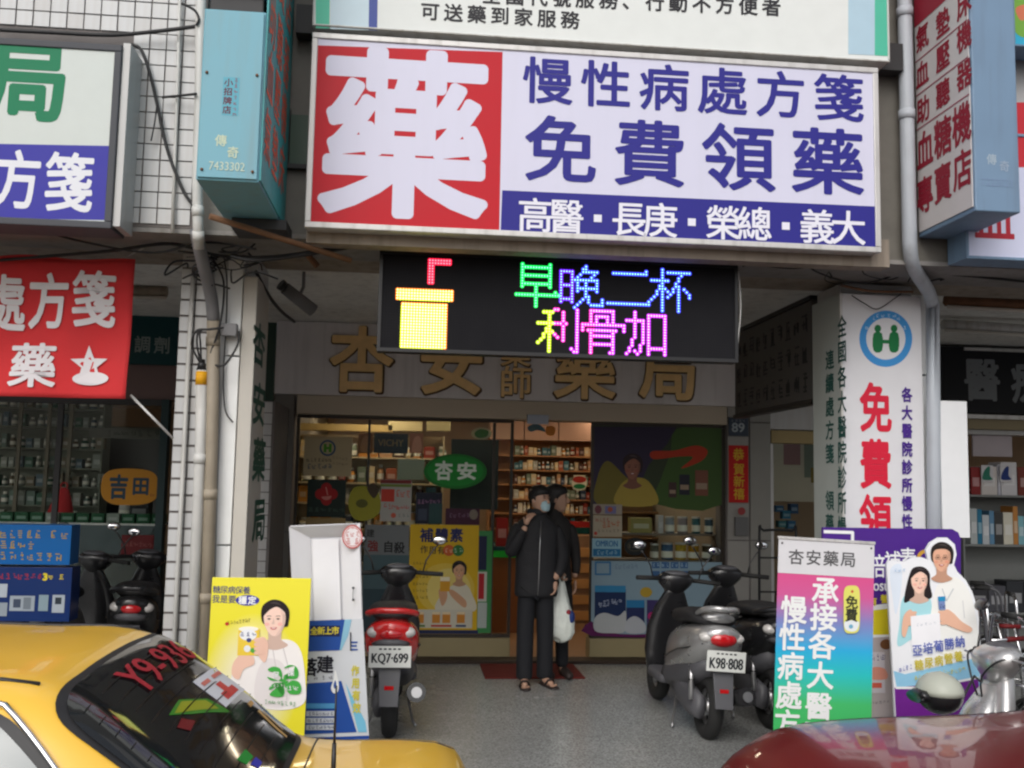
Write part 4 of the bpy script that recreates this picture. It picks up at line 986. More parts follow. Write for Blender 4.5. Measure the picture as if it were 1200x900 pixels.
X0, X1 = at(572, 600, 13).x, at(745, 600, 13).x
shelf('medicine_shelf', 'tall wooden shelf of medicines at the back of the lit pharmacy', X0, X1, 13, .3, bz, pm(170, 120, 80))
rr = random.Random(11)
xa, xb = at(602, 600, 13).x, at(700, 600, 13).x
for r, z in enumerate(bz):
    x = xa
    while x < xb:
        kind = rr.choice(('box', 'jar', 'box')) if r > 3 else 'box'
        w_ = rr.uniform(.04, .075) if r > 3 else rr.uniform(.08, .16); h_ = rr.uniform(.09, .145)
        cc = rr.choice(PAL); product(kind, x+w_/2, 13.0+rr.uniform(.01, .05), z+.001, w_*.94, .1, h_, cc, 'small %s medicine %s on the %s row, back shelf of the pharmacy' % (cname(cc), 'box' if kind == 'box' else 'bottle', ORD[r]), {'box': 'medicine boxes on the back shelf', 'jar': 'medicine bottles on the back shelf'}[kind])
        x += w_+.004
t = thing('wall_cabinet', 'pinkish closed wall cabinets above the back medicine shelf', 'cabinet', (X0, 12.98, bz[-1]+.2))
for k in range(4): obj('door', Bx(pm(190, 150, 128), k*.46+.005, k*.46+.452, 0, .3, 0, .42), t, bev=.004)
# hanging round promotional sign on the right edge of the doorway
t, s = flat('hanging_sign', 'round red and green hanging sign inside the doorway', 672, 557, 686, 574, 11.4, pm(200, 190, 160), .01)
s.disc(679, 566, 9, 9, pm(214, 206, 180)).disc(679, 562, 8, 4, pm(170, 50, 40)).disc(679, 570, 7, 3, pm(40, 120, 70)).out('print')
t, s = flat('hanging_sign', 'orange round hanging sign at the top of the doorway', 640, 500, 650, 508, 10.6, pm(214, 140, 60), .01)
s.disc(645, 505, 6, 6, pm(226, 150, 70)).out('print')
t, s = flat('hanging_sign', 'blue and white fish shaped hanging sign at the top of the doorway', 622, 498, 634, 503, 10.6, pm(120, 140, 150), .01)
s.blob([(618, 501), (626, 497), (634, 499), (640, 506), (630, 504), (622, 506)], pm(90, 130, 150)).out('print')
t, s = flat('shelf_sign', 'red strip with teal strip on the front of the back shelves', 660, 611, 692, 618, 12.9, pm(176, 40, 34), .01)
s.rect(672, 618, 692, 628, pm(16, 70, 64)).out('print')
# drawers at right
x0, x1, z0, z1 = R(672, 628, 694, 705, 12.0)
t = thing('drawer_unit', 'pale wooden drawer unit just inside the doorway on the right', 'drawers', ((x0+x1)/2, 12, Z0))
obj('carcass', Bx(M['wood'], -.14, .14, .02, .4, 0, z1-Z0), t)
for k in range(5): obj('drawer', Bx(pm(206, 150, 90), -.13, .13, -.01, .017, .04+k*.19, .04+k*.19+.11), t, bev=.004)
# counter
x0, x1, z0, z1 = R(570, 640, 625, 760, 11.2)
t = thing('counter', 'wooden shop counter with a green edge strip left of the doorway', 'counter', (x0, 11.2, Z0))
cw = x1-x0; hh = at(590, 641, 11.2).z-Z0
obj('body', Bx(pm(150, 90, 46), 0, cw, .02, .8, 0, hh-.12), t, bev=.005); obj('top', Bx(pm(30, 80, 80), -.02, cw+.02, 0, .84, hh-.04, hh), t); obj('edge_strip', Bx(pm(40, 190, 60), -.02, cw+.02, -.005, .8, hh-.117, hh-.043), t)
product('box', at(589, 600, 11.3).x, 11.3, Z0+hh+.001, .13, .12, .32, (150, 34, 28), 'tall red box standing on the shop counter', None)
product('jar', at(581, 600, 11.3).x-.06, 11.35, Z0+hh+.001, .1, .1, .14, (190, 170, 140), 'pale jar on the shop counter left of the red box', None)
product('box', at(603, 600, 11.3).x, 11.35, Z0+hh+.001, .13, .1, .13, (220, 190, 120), 'low cream box on the shop counter', None)
# shelving behind the left window
def zz(px, py, Y): return at(px, py, Y).z
wz_ = [zz(460, y, 11.0) for y in (700, 660, 620, 590, 566, 536)]
shelf('display_shelf', 'white display shelves of boxes behind the left window', at(345, 560, 11).x, at(520, 560, 11).x, 11.0, .35, wz_, pm(206, 186, 150))
rr = random.Random(5)
for r, z in enumerate(wz_):
    x = at(350, 560, 11).x
    while x < at(512, 560, 11).x:
        w_, h_ = rr.uniform(.07, .15), rr.uniform(.10, .21)
        kind = rr.choice(('box', 'can', 'box', 'jar')); cc = rr.choice(PAL)
        if not (r == 4 and 465 < 485+x*104 < 498): product(kind, x+w_/2, 11.03, z+.001, w_*.93, .13, h_, cc, '%s %s on the %s display shelf behind the left window' % (cname(cc), {'box': 'carton', 'can': 'can', 'jar': 'bottle'}[kind], ORD[r]), 'products on the display shelves behind the left window')
        x += w_+.01
t, s = flat('brand_box', 'dark blue brand sign above the display shelves in the left window', 438, 508, 478, 531, 10.6, pm(38, 60, 76), .08)
s.word('VICHY', 458, 519, 30, 8, pm(150, 130, 100), .03).out('lettering')
for px0, px1, c in ((420, 437, (150, 100, 60)), (480, 496, (190, 130, 110))):
    t, s = flat('picture_card', 'small %s picture card beside the dark blue brand sign' % ('brown' if px0 == 420 else 'pink'), px0, 508, px1, 531, 10.6, pm(*c), .03, 'card')
    s.blob([(px0+3, 529), (px0+5, 514), (px0+12, 512), (px0+14, 528)], pm(*(min(255, v+40) for v in c))).out('print')
t, s = flat('light_panel', 'pale green-white board behind the left window beside the green oval', 466, 538, 497, 562, 10.5, pm(190, 206, 186), .02, 'board')
t, s = flat('teal_board', 'dark grey-green board hanging behind the green oval sticker', 528, 515, 584, 597, 10.4, pm(46, 56, 52), .02, 'board')
t, s = flat('round_board', 'white oval board with green leaves near the window top', 556, 504, 572, 514, 10.2, pm(180, 180, 140), .01, 'board')
s.disc(564, 508, 12, 7, pm(190, 190, 150)).blob([(556, 508), (562, 503), (572, 505), (570, 512), (560, 513)], pm(60, 120, 50)).out('print')
for i, (a, b, c) in enumerate(((350, 460, (200, 170, 110)), (455, 495, (220, 200, 150)), (500, 528, (206, 190, 140)))):
    t, s = flat('lit_carton', ['long yellowish carton', 'white carton', 'tall cream carton'][i]+' on top of the display shelves near the ceiling', a, 494 if i else 497, b, 505, 11.0, pm(*c), .2, 'carton')
t, s = flat('poster', 'navy and teal product display low in the left window', 487, 577, 518, 614, SY+.15, pm(34, 34, 60))
s.rect(503, 590, 518, 614, pm(50, 80, 84)).marks((491, 588), (514, 587), 6, 4, 5, pm(190, 130, 180), 3).rect(490, 596, 500, 610, pm(70, 74, 100)).out('print')
# shelves with cans right behind the right window
r1, r2 = zz(790, 625, 9.95), zz(790, 656, 9.95)
shelf('display_shelf', 'glass window shelves with tins and boxes behind the right window', at(694, 620, 9.95).x, at(846, 620, 9.95).x, 9.9, .3, [r2, r1], pm(120, 110, 100), back=False, sides=False)
for px, w_, h_, c, k in ((751, .22, .15, (150, 140, 80), 'box'), (774, .05, .18, (190, 190, 190), 'box'), (786, .10, .17, (150, 160, 166), 'can'), (801, .11, .17, (150, 140, 140), 'can'), (817, .09, .17, (60, 110, 116), 'can'), (832, .09, .16, (50, 80, 96), 'can')):
    product(k, at(px, 612, 9.95).x, 9.93, r1+.001, w_, .13, h_, c, '%s %s on the upper shelf of the right window, %s' % (cname(c), 'tin' if k == 'can' else 'box', {751: 'leftmost', 774: 'second', 786: 'third', 801: 'fourth', 817: 'second from the right', 832: 'rightmost'}[px]), 'tins on the upper window shelf')
for px, w_, h_, c in ((768, .09, .16, (110, 110, 96)), (783, .13, .17, (70, 100, 130)), (799, .12, .17, (180, 150, 50)), (814, .12, .16, (186, 140, 40)), (830, .11, .16, (90, 80, 60))):
    product('can', at(px, 645, 9.95).x, 9.93, r2+.001, w_, .13, h_, c, '%s milk powder tin on the lower shelf of the right window, %s' % (cname(c), {768: 'leftmost', 783: 'second', 799: 'third', 814: 'fourth', 830: 'rightmost'}[px]), 'tins on the lower window shelf')
shelf('side_shelf', 'dim shelving further back behind the right window', at(700, 600, 12.4).x, at(850, 600, 12.4).x, 12.4, .3, [zz(770, y, 12.4) for y in (690, 660, 630, 600, 570, 540)], pm(130, 100, 70))
# ------------------------------------------------------------------ standing displays at the kerb
def stand(name, label, px0, py0, px1, py1, Y, m, th=.01, lean=0, tilt=0, cat='display board', rz=0):
    """upright board whose foot is on the arcade floor; py1 is only used for the frame of reference"""
    x0, x1, z0, z1 = R(px0, py0, px1, py1, Y)
    t = thing(name, label, cat, ((x0+x1)/2, Y, Z0), rx=-lean, ry=tilt, rz=rz)
    return t, Sheet(t, 0), (x1-x0)/2, z1-Z0
def prism(t, s, pts, m, th, name='board', smooth=False):
    q = [s.map(*p) for p in pts]
    a = sum(q[i][0]*q[(i+1) % len(q)][1]-q[(i+1) % len(q)][0]*q[i][1] for i in range(len(q)))
    if a < 0: q = q[::-1]
    n = len(q); mb = MB().m(m)
    mb.add([(x, 0, z) for x, z in q]+[(x, th, z) for x, z in q], [tuple(range(n)), tuple(range(2*n-1, n-1, -1))]+[(i, n+i, n+(i+1) % n, (i+1) % n) for i in range(n)], False)
    return obj(name, mb, t)
def gradmat(name, stops, z0, z1, radial=None):
    """printed colour blend up the board (ink, not light)"""
    m = mat(name, (.5, .5, .5), .4, var=0); t = m.node_tree; b = t.nodes['Principled BSDF']
    tc = t.nodes.new('ShaderNodeTexCoord'); sx = t.nodes.new('ShaderNodeSeparateXYZ'); mr = t.nodes.new('ShaderNodeMapRange'); cr = t.nodes.new('ShaderNodeValToRGB')
    mr.inputs[1].default_value = z0; mr.inputs[2].default_value = z1
    L = t.links.new; L(tc.outputs['Object'], sx.inputs[0]); L(sx.outputs[2], mr.inputs[0]); L(mr.outputs[0], cr.inputs[0]); L(cr.outputs[0], b.inputs['Base Color'])
    f = lambda v: ((v/255+.055)/1.055)**2.4
    e = cr.color_ramp.elements
    for i, (p, c) in enumerate(stops):
        el = e[i] if i < 2 else e.new(p)
        el.position = p; el.color = (*[f(v) for v in c], 1)
    return m
# yellow poster
t, s, w, h = stand('poster_board', 'yellow poster board of a smiling woman in white with a green clover, behind the taxi', 242, 678, 360, 855, 5.6, None, lean=.05)
YEL = mat('poster_yellow', (.84, .76, .03), .4, var=0)
_t = YEL.node_tree; _b = _t.nodes['Principled BSDF']; _L = _t.links.new
_tc = _t.nodes.new('ShaderNodeTexCoord'); _mp = _t.nodes.new('ShaderNodeMapping'); _mp.vector_type = 'TEXTURE'
_mp.inputs['Location'].default_value = (-.03, 0, h*.50); _mp.inputs['Scale'].default_value = (.26, 1, .38)
_g = _t.nodes.new('ShaderNodeTexGradient'); _g.gradient_type = 'SPHERICAL'; _c = _t.nodes.new('ShaderNodeValToRGB')
_L(_tc.outputs['Object'], _mp.inputs[0]); _L(_mp.outputs[0], _g.inputs[0]); _L(_g.outputs[0], _c.inputs[0]); _L(_c.outputs[0], _b.inputs['Base Color'])
_c.color_ramp.elements[0].color = (.84, .76, .03, 1); _c.color_ramp.elements[1].color = (.92, .88, .74, 1); _c.color_ramp.elements[1].position = .75
obj('board', Bx(YEL, -w, w, 0, .012, 0, h), t, bev=.002)
obj('strut', MB().m(M['pvc']).cyl((0, .02, h*.7), (0, .38, .03), .012, n=8), t)

NB = pm(52, 60, 120)
s.text('糖尿病保養', (254, 691), (289, 692), 8.5, 8.5, NB, .012).text('我是要', (253, 702), (272, 702.5), 8.5, 9, NB, .012)
s.disc(290, 703.5, 14, 6.3, pm(60, 60, 160), 26).text('穩定', (284.5, 703.5), (295.5, 703.8), 9.5, 9.5, PAPER, .04).out('lettering')
s.marks((268, 730), (292, 727), 8, 3.2, 4, pm(120, 100, 40), 4).disc(266, 731, 2.2, 2, pm(200, 50, 50)).out('small_print')
WH = pm(244, 240, 238)
s.blob([(272, 806), (276, 780), (296, 764), (318, 752), (340, 750), (353, 764), (358, 800), (356, 824), (330, 832), (296, 826)], WH)
s.blob([(298, 812), (302, 786), (312, 772), (330, 776), (342, 800), (334, 828), (306, 826)], pm(232, 226, 226)).line([(330, 752), (338, 782), (336, 820)], 1.2, pm(210, 204, 204)).line([(319, 756), (324, 786)], 1.2, pm(212, 206, 206))
s.out('white_coat')
portrait(s, 322, 726, 15.5, None, skin=(246, 212, 196), hair=(34, 26, 28), turn=-.08); s.out('portrait')
SK = pm(240, 198, 178)
s.blob([(272, 790), (274, 776), (284, 766), (296, 768), (298, 778), (286, 784), (280, 796)], SK).blob([(302, 766), (302, 752), (308, 746), (314, 752), (314, 766), (310, 776)], SK)
s.rect(280, 737, 303, 768, pm(240, 206, 70)).disc(291.5, 737, 11.5, 3, pm(246, 244, 236)).disc(291, 744, 10, 6.5, pm(240, 242, 246)).marks((284, 743), (298, 743), 3, 4.5, 5, pm(60, 70, 130), 3).disc(292, 750, 3, 2.6, pm(60, 70, 130)).disc(290, 760, 4, 4, PAPER).disc(297, 762, 3.5, 3, pm(90, 170, 70))
for i in range(4): s.blob([(299, 748+i*5), (309, 747+i*5), (309, 751+i*5), (299, 752+i*5)], SK, 3)
s.out('can_print')
CG = pm(70, 172, 74)
for a, b in ((-1, -.9), (.75, -1.1), (1.05, .7), (-.75, 1.0)):
    cx, cy = 333+a*11, 799+b*10
    s.blob([(333, 799), (cx-6*b-2, cy-4*a-4), (cx-8, cy-5), (cx-2, cy-9), (cx+6, cy-7), (cx+9, cy+1), (cx+6, cy+7), (cx-4, cy+7), (cx-8, cy+3)], CG)
s.text('保', (323, 791), (323, 791), 8, 8, PAPER, .03).text('保', (341, 788), (341, 788), 8, 8, PAPER, .03).marks((336, 806), (348, 806), 4, 4, 5, PAPER, 5).marks((318, 803), (330, 803), 4, 2.5, 3, PAPER, 7)
s.marks((312, 822), (345, 825), 8, 4, 5, pm(70, 150, 80), 9).out('clover')
# white cardboard display
t, s, w, h = stand('cardboard_display', 'tall white cardboard display with folded back and blue printed lower half, beside the yellow poster', 341, 614, 430, 858, 5.95, None, lean=.02)
CB = pm(222, 222, 226, .7)
prism(t, s, [(340, 616), (422, 613), (425, 724), (346, 728)], CB, .012, 'back_board')
mb = MB().m(CB)
def card(pts, dpt, name='flap', m=CB):
    q = [s.map(*p) for p in pts]; mb = MB().m(m); n = len(q)
    mb.add([(x, -d, z) for (x, z), d in zip(q, dpt)]+[(x, -d+.004, z) for (x, z), d in zip(q, dpt)], [tuple(range(n)), tuple(range(2*n-1, n-1, -1))]+[(i, n+i, n+(i+1) % n, (i+1) % n) for i in range(n)], False)
    return obj(name, mb, t)
card([(340.5, 617), (364, 629), (367, 727), (346, 727)], (.075, .006, .006, .075))
card([(400, 628), (421.5, 614), (425, 724), (402, 727)], (.006, .075, .075, .006))
card([(341, 617), (421, 613.5), (400, 629), (364, 630)], (.075, .075, .01, .01))
card([(367, 632), (397, 631), (400, 726), (369, 728)], (.02, .02, .02, .02), m=pm(230, 230, 234, .7))
card([(346, 727), (426, 723), (433, 858), (344, 862)], (.08, .08, .08, .08), 'lower_panel', pm(206, 210, 216, .6))
card([(345, 600.5+260), (433, 600.5+258), (434, 905), (343, 905)], (.08, .08, .08, .08), 'lower_panel', pm(30, 70, 150, .6))
s2 = Sheet(t, -.082)
BLU = pm(36, 78, 158)
s2.poly([(347, 728), (404, 726), (398, 762), (347, 764)], BLU).poly([(344, 802), (400, 798), (418, 858), (344, 861)], BLU)
s2.poly([(404, 726), (412, 726), (408, 745), (400, 762), (398, 762)], pm(140, 190, 214)).poly([(405, 800), (412, 815), (428, 845), (430, 858), (420, 858)], pm(120, 190, 220)).out('print')
s2.rect(364, 733, 398, 746, pm(28, 40, 84)).text('全新上市', (368, 739.5), (393, 739), 8.5, 9, pm(226, 208, 60), .03)
s2.text('落建', (362, 782), (381, 779), 19, 20, pm(26, 28, 40), .03).marks((360, 795), (388, 793), 4, 5, 5, pm(60, 64, 80), 4)
for i, ch in enumerate('三重作用有效生'): s2.text(ch, (415+i*.6, 757+i*14.5), (415+i*.6, 757+i*14.5), 9, 12, pm(206, 196, 70) if i else BLU, .04)
s2.blob([(393, 785), (397, 800), (396, 810), (391, 812), (388, 806), (391, 796)], PAPER).blob([(393, 797), (394.5, 804), (392.5, 807), (391, 803)], BLU)
s2.rect(357, 824, 393, 830, pm(80, 150, 200))
for i in range(3): s2.rect(359, 833+i*8, 393, 839+i*8, pm(200, 206, 214)).marks((363, 836+i*8), (389, 836+i*8), 7, 4, 4, pm(70, 80, 120), i)
s2.line([(411, 741), (411, 762)], 1.4, pm(50, 50, 60)).out('lettering')
s3 = Sheet(t, -.076)
s3.disc(413, 629, 12, 14, pm(186, 84, 80), 30).disc(413, 629, 10.5, 12.3, pm(228, 220, 222), 30).disc(413, 629, 9.6, 11.3, pm(186, 96, 92), 30).disc(413, 629, 8.9, 10.5, pm(228, 222, 224), 30).marks((407, 626), (419, 626), 3, 4.5, 6, pm(184, 80, 76), 2).marks((408, 634), (418, 634), 2, 5.5, 7, pm(184, 80, 76), 3).marks((408, 619), (418, 619), 3, 3, 3, pm(184, 90, 86), 4).out('stamp')
s3.line([(414, 688), (413.5, 703)], .8, pm(80, 80, 84)).disc(414, 689, 1.6, 1.6, pm(70, 70, 74)).disc(414, 703, 1.6, 1.6, pm(70, 70, 74)).out('cord')
# gradient roll-up banner
t, s, w, h = stand('rollup_banner', 'roll-up banner blending from pink through blue to green, grey header, white vertical characters', 903, 635, 1017, 860, 5.5, None, tilt=.045, lean=.02)
bg_ = gradmat('banner_blend', [(0, (60, 180, 80)), (1, (214, 80, 140)), (.38, (70, 190, 110)), (.52, (40, 190, 190)), (.64, (40, 170, 220)), (.78, (130, 130, 190)), (.90, (206, 90, 150))], .05, h*.86)
obj('sheet', Bx(bg_, -w, w, 0, .003, .05, h*.862), t)
obj('header', Bx(pm(214, 214, 218), -w, w, 0, .003, h*.862+.001, h), t)
obj('rail', MB().m(M['alu']).box(-w-.005, w+.005, -.006, .012, h+.001, h+.018).box(-w-.02, w+.02, -.05, .06, 0, .048), t, bev=.003)
obj('pole', MB().m(M['alu']).cyl((0, .02, .05), (0, .02, h), .008, n=8), t)
obj('eyelet', MB().m(M['black']).ball((-w+.02, -.003, h-.02), .006, n=8, m=5).ball((w-.02, -.003, h-.02), .006, n=8, m=5), t)
s.text('杏安藥局', (933, 653), (994, 656), 17, 17, pm(90, 90, 92), .02).out('lettering')
for ch, px, py in (('承', 967, 693), ('接', 965, 724), ('各', 963, 757), ('大', 961, 792), ('醫', 959, 828), ('院', 957, 862)): s.text(ch, (px, py), (px, py), 30, 31, PAPER, .026)
for ch, px, py in (('慢', 930, 715), ('性', 928, 747), ('病', 926, 781), ('處', 924, 815), ('方', 922, 848), ('箋', 920, 882)): s.text(ch, (px, py), (px, py), 29, 31, PAPER, .026)
s.out('characters')
s.blob([(989, 690), (998, 686), (1006, 690), (1007, 712), (1006, 737), (998, 742), (989, 738), (988, 712)], pm(222, 220, 110)).blob([(990, 728), (1005, 728), (1004, 737), (998, 740), (990, 737)], pm(226, 232, 236)).disc(998, 693, 1.6, 1.6, pm(200, 90, 60)).disc(996.5, 734, 2.5, 2.5, pm(110, 170, 200))
s.text('免', (997.5, 706), (997.5, 706), 14, 15, pm(50, 52, 40), .03).text('費', (997, 721), (997, 721), 14, 15, pm(50, 52, 40), .03).out('badge')
# purple display
t, s, w, h = stand('product_display', 'purple and yellow milk powder display board between the roll-up banner and the couple cut-out', 964, 618, 1126, 840, 6.0, None)
PUR = pm(76, 40, 134, .35)
prism(t, s, [(964, 618), (1116, 620), (1123, 624), (1126, 632), (1126, 860), (964, 860)], PUR, .02)
s.poly([(965, 719), (1000, 712), (1050, 706), (1126, 700), (1126, 750), (965, 758)], PAPER).poly([(965, 726), (1000, 718), (1050, 712), (1126, 706), (1126, 742), (965, 745)], pm(222, 206, 40)).poly([(965, 750), (1126, 742), (1126, 860), (965, 860)], pm(186, 176, 176))
s.out('print')
for q_ in (((967, 622), (1000, 622), (1000, 652), (967, 652)),):
    s.line([(966, 623), (999, 624), (999, 650), (972, 650), (972, 638), (988, 638)], 3.6, PAPER)
s.out('logo')
s.text('倍補素', (1028, 664), (1064, 656), 18, 26, PAPER, .012).word('rosu', 1030, 688, 24, 9, PAPER, .04).text('有養', (1023, 705), (1036, 702), 9, 10, pm(222, 206, 60), .03).disc(1084, 654, 10, 10, pm(210, 160, 60)).disc(1085, 655, 7, 7, PUR)
s.marks((1015, 772), (1035, 769), 6, 4, 7, pm(60, 50, 110), 2).blob([(1014, 790), (1024, 782), (1038, 786), (1038, 796), (1016, 798)], pm(216, 150, 130)).rect(1014, 801, 1034, 807, pm(210, 90, 70)).disc(1038, 755, 7, 6, pm(120, 80, 50)).rect(1013, 764, 1037, 812, pm(206, 200, 206)).marks((1016, 772), (1034, 769), 4, 5, 8, pm(90, 80, 130), 4).blob([(1014, 794), (1022, 782), (1037, 784), (1036, 796)], pm(220, 150, 130)).rect(1015, 800, 1033, 806, pm(214, 100, 80)).marks((1014, 824), (1040, 822), 7, 3, 3, pm(110, 110, 110), 5).out('lettering')
# couple cut-out
t, s, w, h = stand('cutout_standee', 'white cut-out standee of a couple, woman in blue and man in white shirt', 1040, 632, 1148, 830, 5.75, None, tilt=-.06, lean=.02)
out = [(1052, 900), (1046, 780), (1039, 662), (1041, 657), (1060, 658), (1070, 653), (1080, 653), (1088, 656), (1085, 645), (1090, 636), (1100, 630), (1110, 630), (1119, 638), (1121, 650), (1118, 662), (1122, 670), (1132, 680), (1140, 695), (1146, 715), (1149, 740), (1149, 780), (1147, 900)]
prism(t, s, out, pm(236, 238, 242), .02)
s.blob([(1043, 668), (1056, 662), (1056, 690), (1050, 720), (1046, 700)], pm(222, 232, 244))
s.poly([(1047, 786), (1060, 790), (1148, 770), (1148, 812), (1052, 812)], pm(146, 200, 230)).poly([(1048, 806), (1075, 803), (1115, 800), (1147, 793), (1147, 880), (1052, 880)], pm(112, 36, 140)).line([(1050, 806), (1085, 806), (1146, 794)], 2.6, PAPER).out('print')
s.blob([(1052, 757), (1054, 730), (1056, 706), (1064, 696), (1086, 697), (1092, 712), (1090, 740), (1070, 748)], pm(170, 220, 228)).out('blue_blouse')
s.blob([(1094, 700), (1100, 684), (1118, 676), (1134, 690), (1143, 720), (1145, 758), (1120, 770), (1096, 760), (1090, 730)], pm(240, 240, 236)).line([(1104, 690), (1109, 704), (1117, 690)], 1.4, pm(200, 204, 206)).line([(1128, 704), (1130, 724)], 1.2, pm(214, 214, 214)).out('white_shirt')
portrait(s, 1077, 681, 11.5, None, long=True, skin=(244, 204, 184), hair=(36, 28, 30), turn=.05); s.out('portrait')
portrait(s, 1103, 654, 12.5, None, short=True, glasses=True, skin=(226, 174, 146), hair=(38, 32, 30), turn=-.03); s.out('portrait')
SK = pm(232, 184, 158)
s.blob([(1056, 742), (1058, 722), (1066, 714), (1070, 722), (1064, 734), (1060, 746)], SK)
for i in range(4): s.blob([(1064+i*.5, 718+i*4), (1072, 716+i*4), (1073, 719+i*4), (1065, 721+i*4)], SK, 3)
s.out('hand')
s.blob([(1100, 722), (1108, 714), (1116, 718), (1126, 728), (1138, 736), (1134, 741), (1118, 736), (1106, 730)], SK)
for i in range(4): s.blob([(1099, 716+i*4.2), (1108, 716+i*4), (1108, 719.5+i*4), (1100, 719+i*4)], SK, 3)
s.out('hand')
s.poly([(1066, 722), (1100, 718), (1102, 756), (1068, 762)], pm(242, 242, 246)); s.marks((1074, 732), (1094, 730), 5, 3.5, 3, pm(190, 196, 206), 2).rect(1098, 699, 1107, 714, pm(120, 140, 190)).rect(1098, 699, 1107, 704, pm(40, 140, 190)).marks((1101, 710), (1105, 710), 2, 4, 4, pm(50, 60, 90), 2).out('leaflet')
s.text('亞培葡勝納', (1074, 762), (1124, 752), 11, 13, pm(84, 100, 180), .02)
s.marks((1054, 784), (1066, 781), 4, 3.6, 5, pm(90, 100, 180), 1).text('糖尿病營養', (1076, 779), (1122, 769), 10, 12, pm(206, 190, 60), .02).marks((1128, 768), (1142, 765), 4, 3.6, 5, pm(90, 100, 180), 5)
s.marks((1072, 794), (1080, 792), 3, 3.6, 4, pm(200, 190, 70), 3).word('40%', 1089, 791, 13, 7, pm(200, 190, 70), .04).marks((1100, 789), (1128, 783), 7, 4, 6, pm(206, 196, 80), 3).marks((1048, 668), (1058, 668), 3, 4, 3, pm(160, 190, 220), 2).out('lettering')
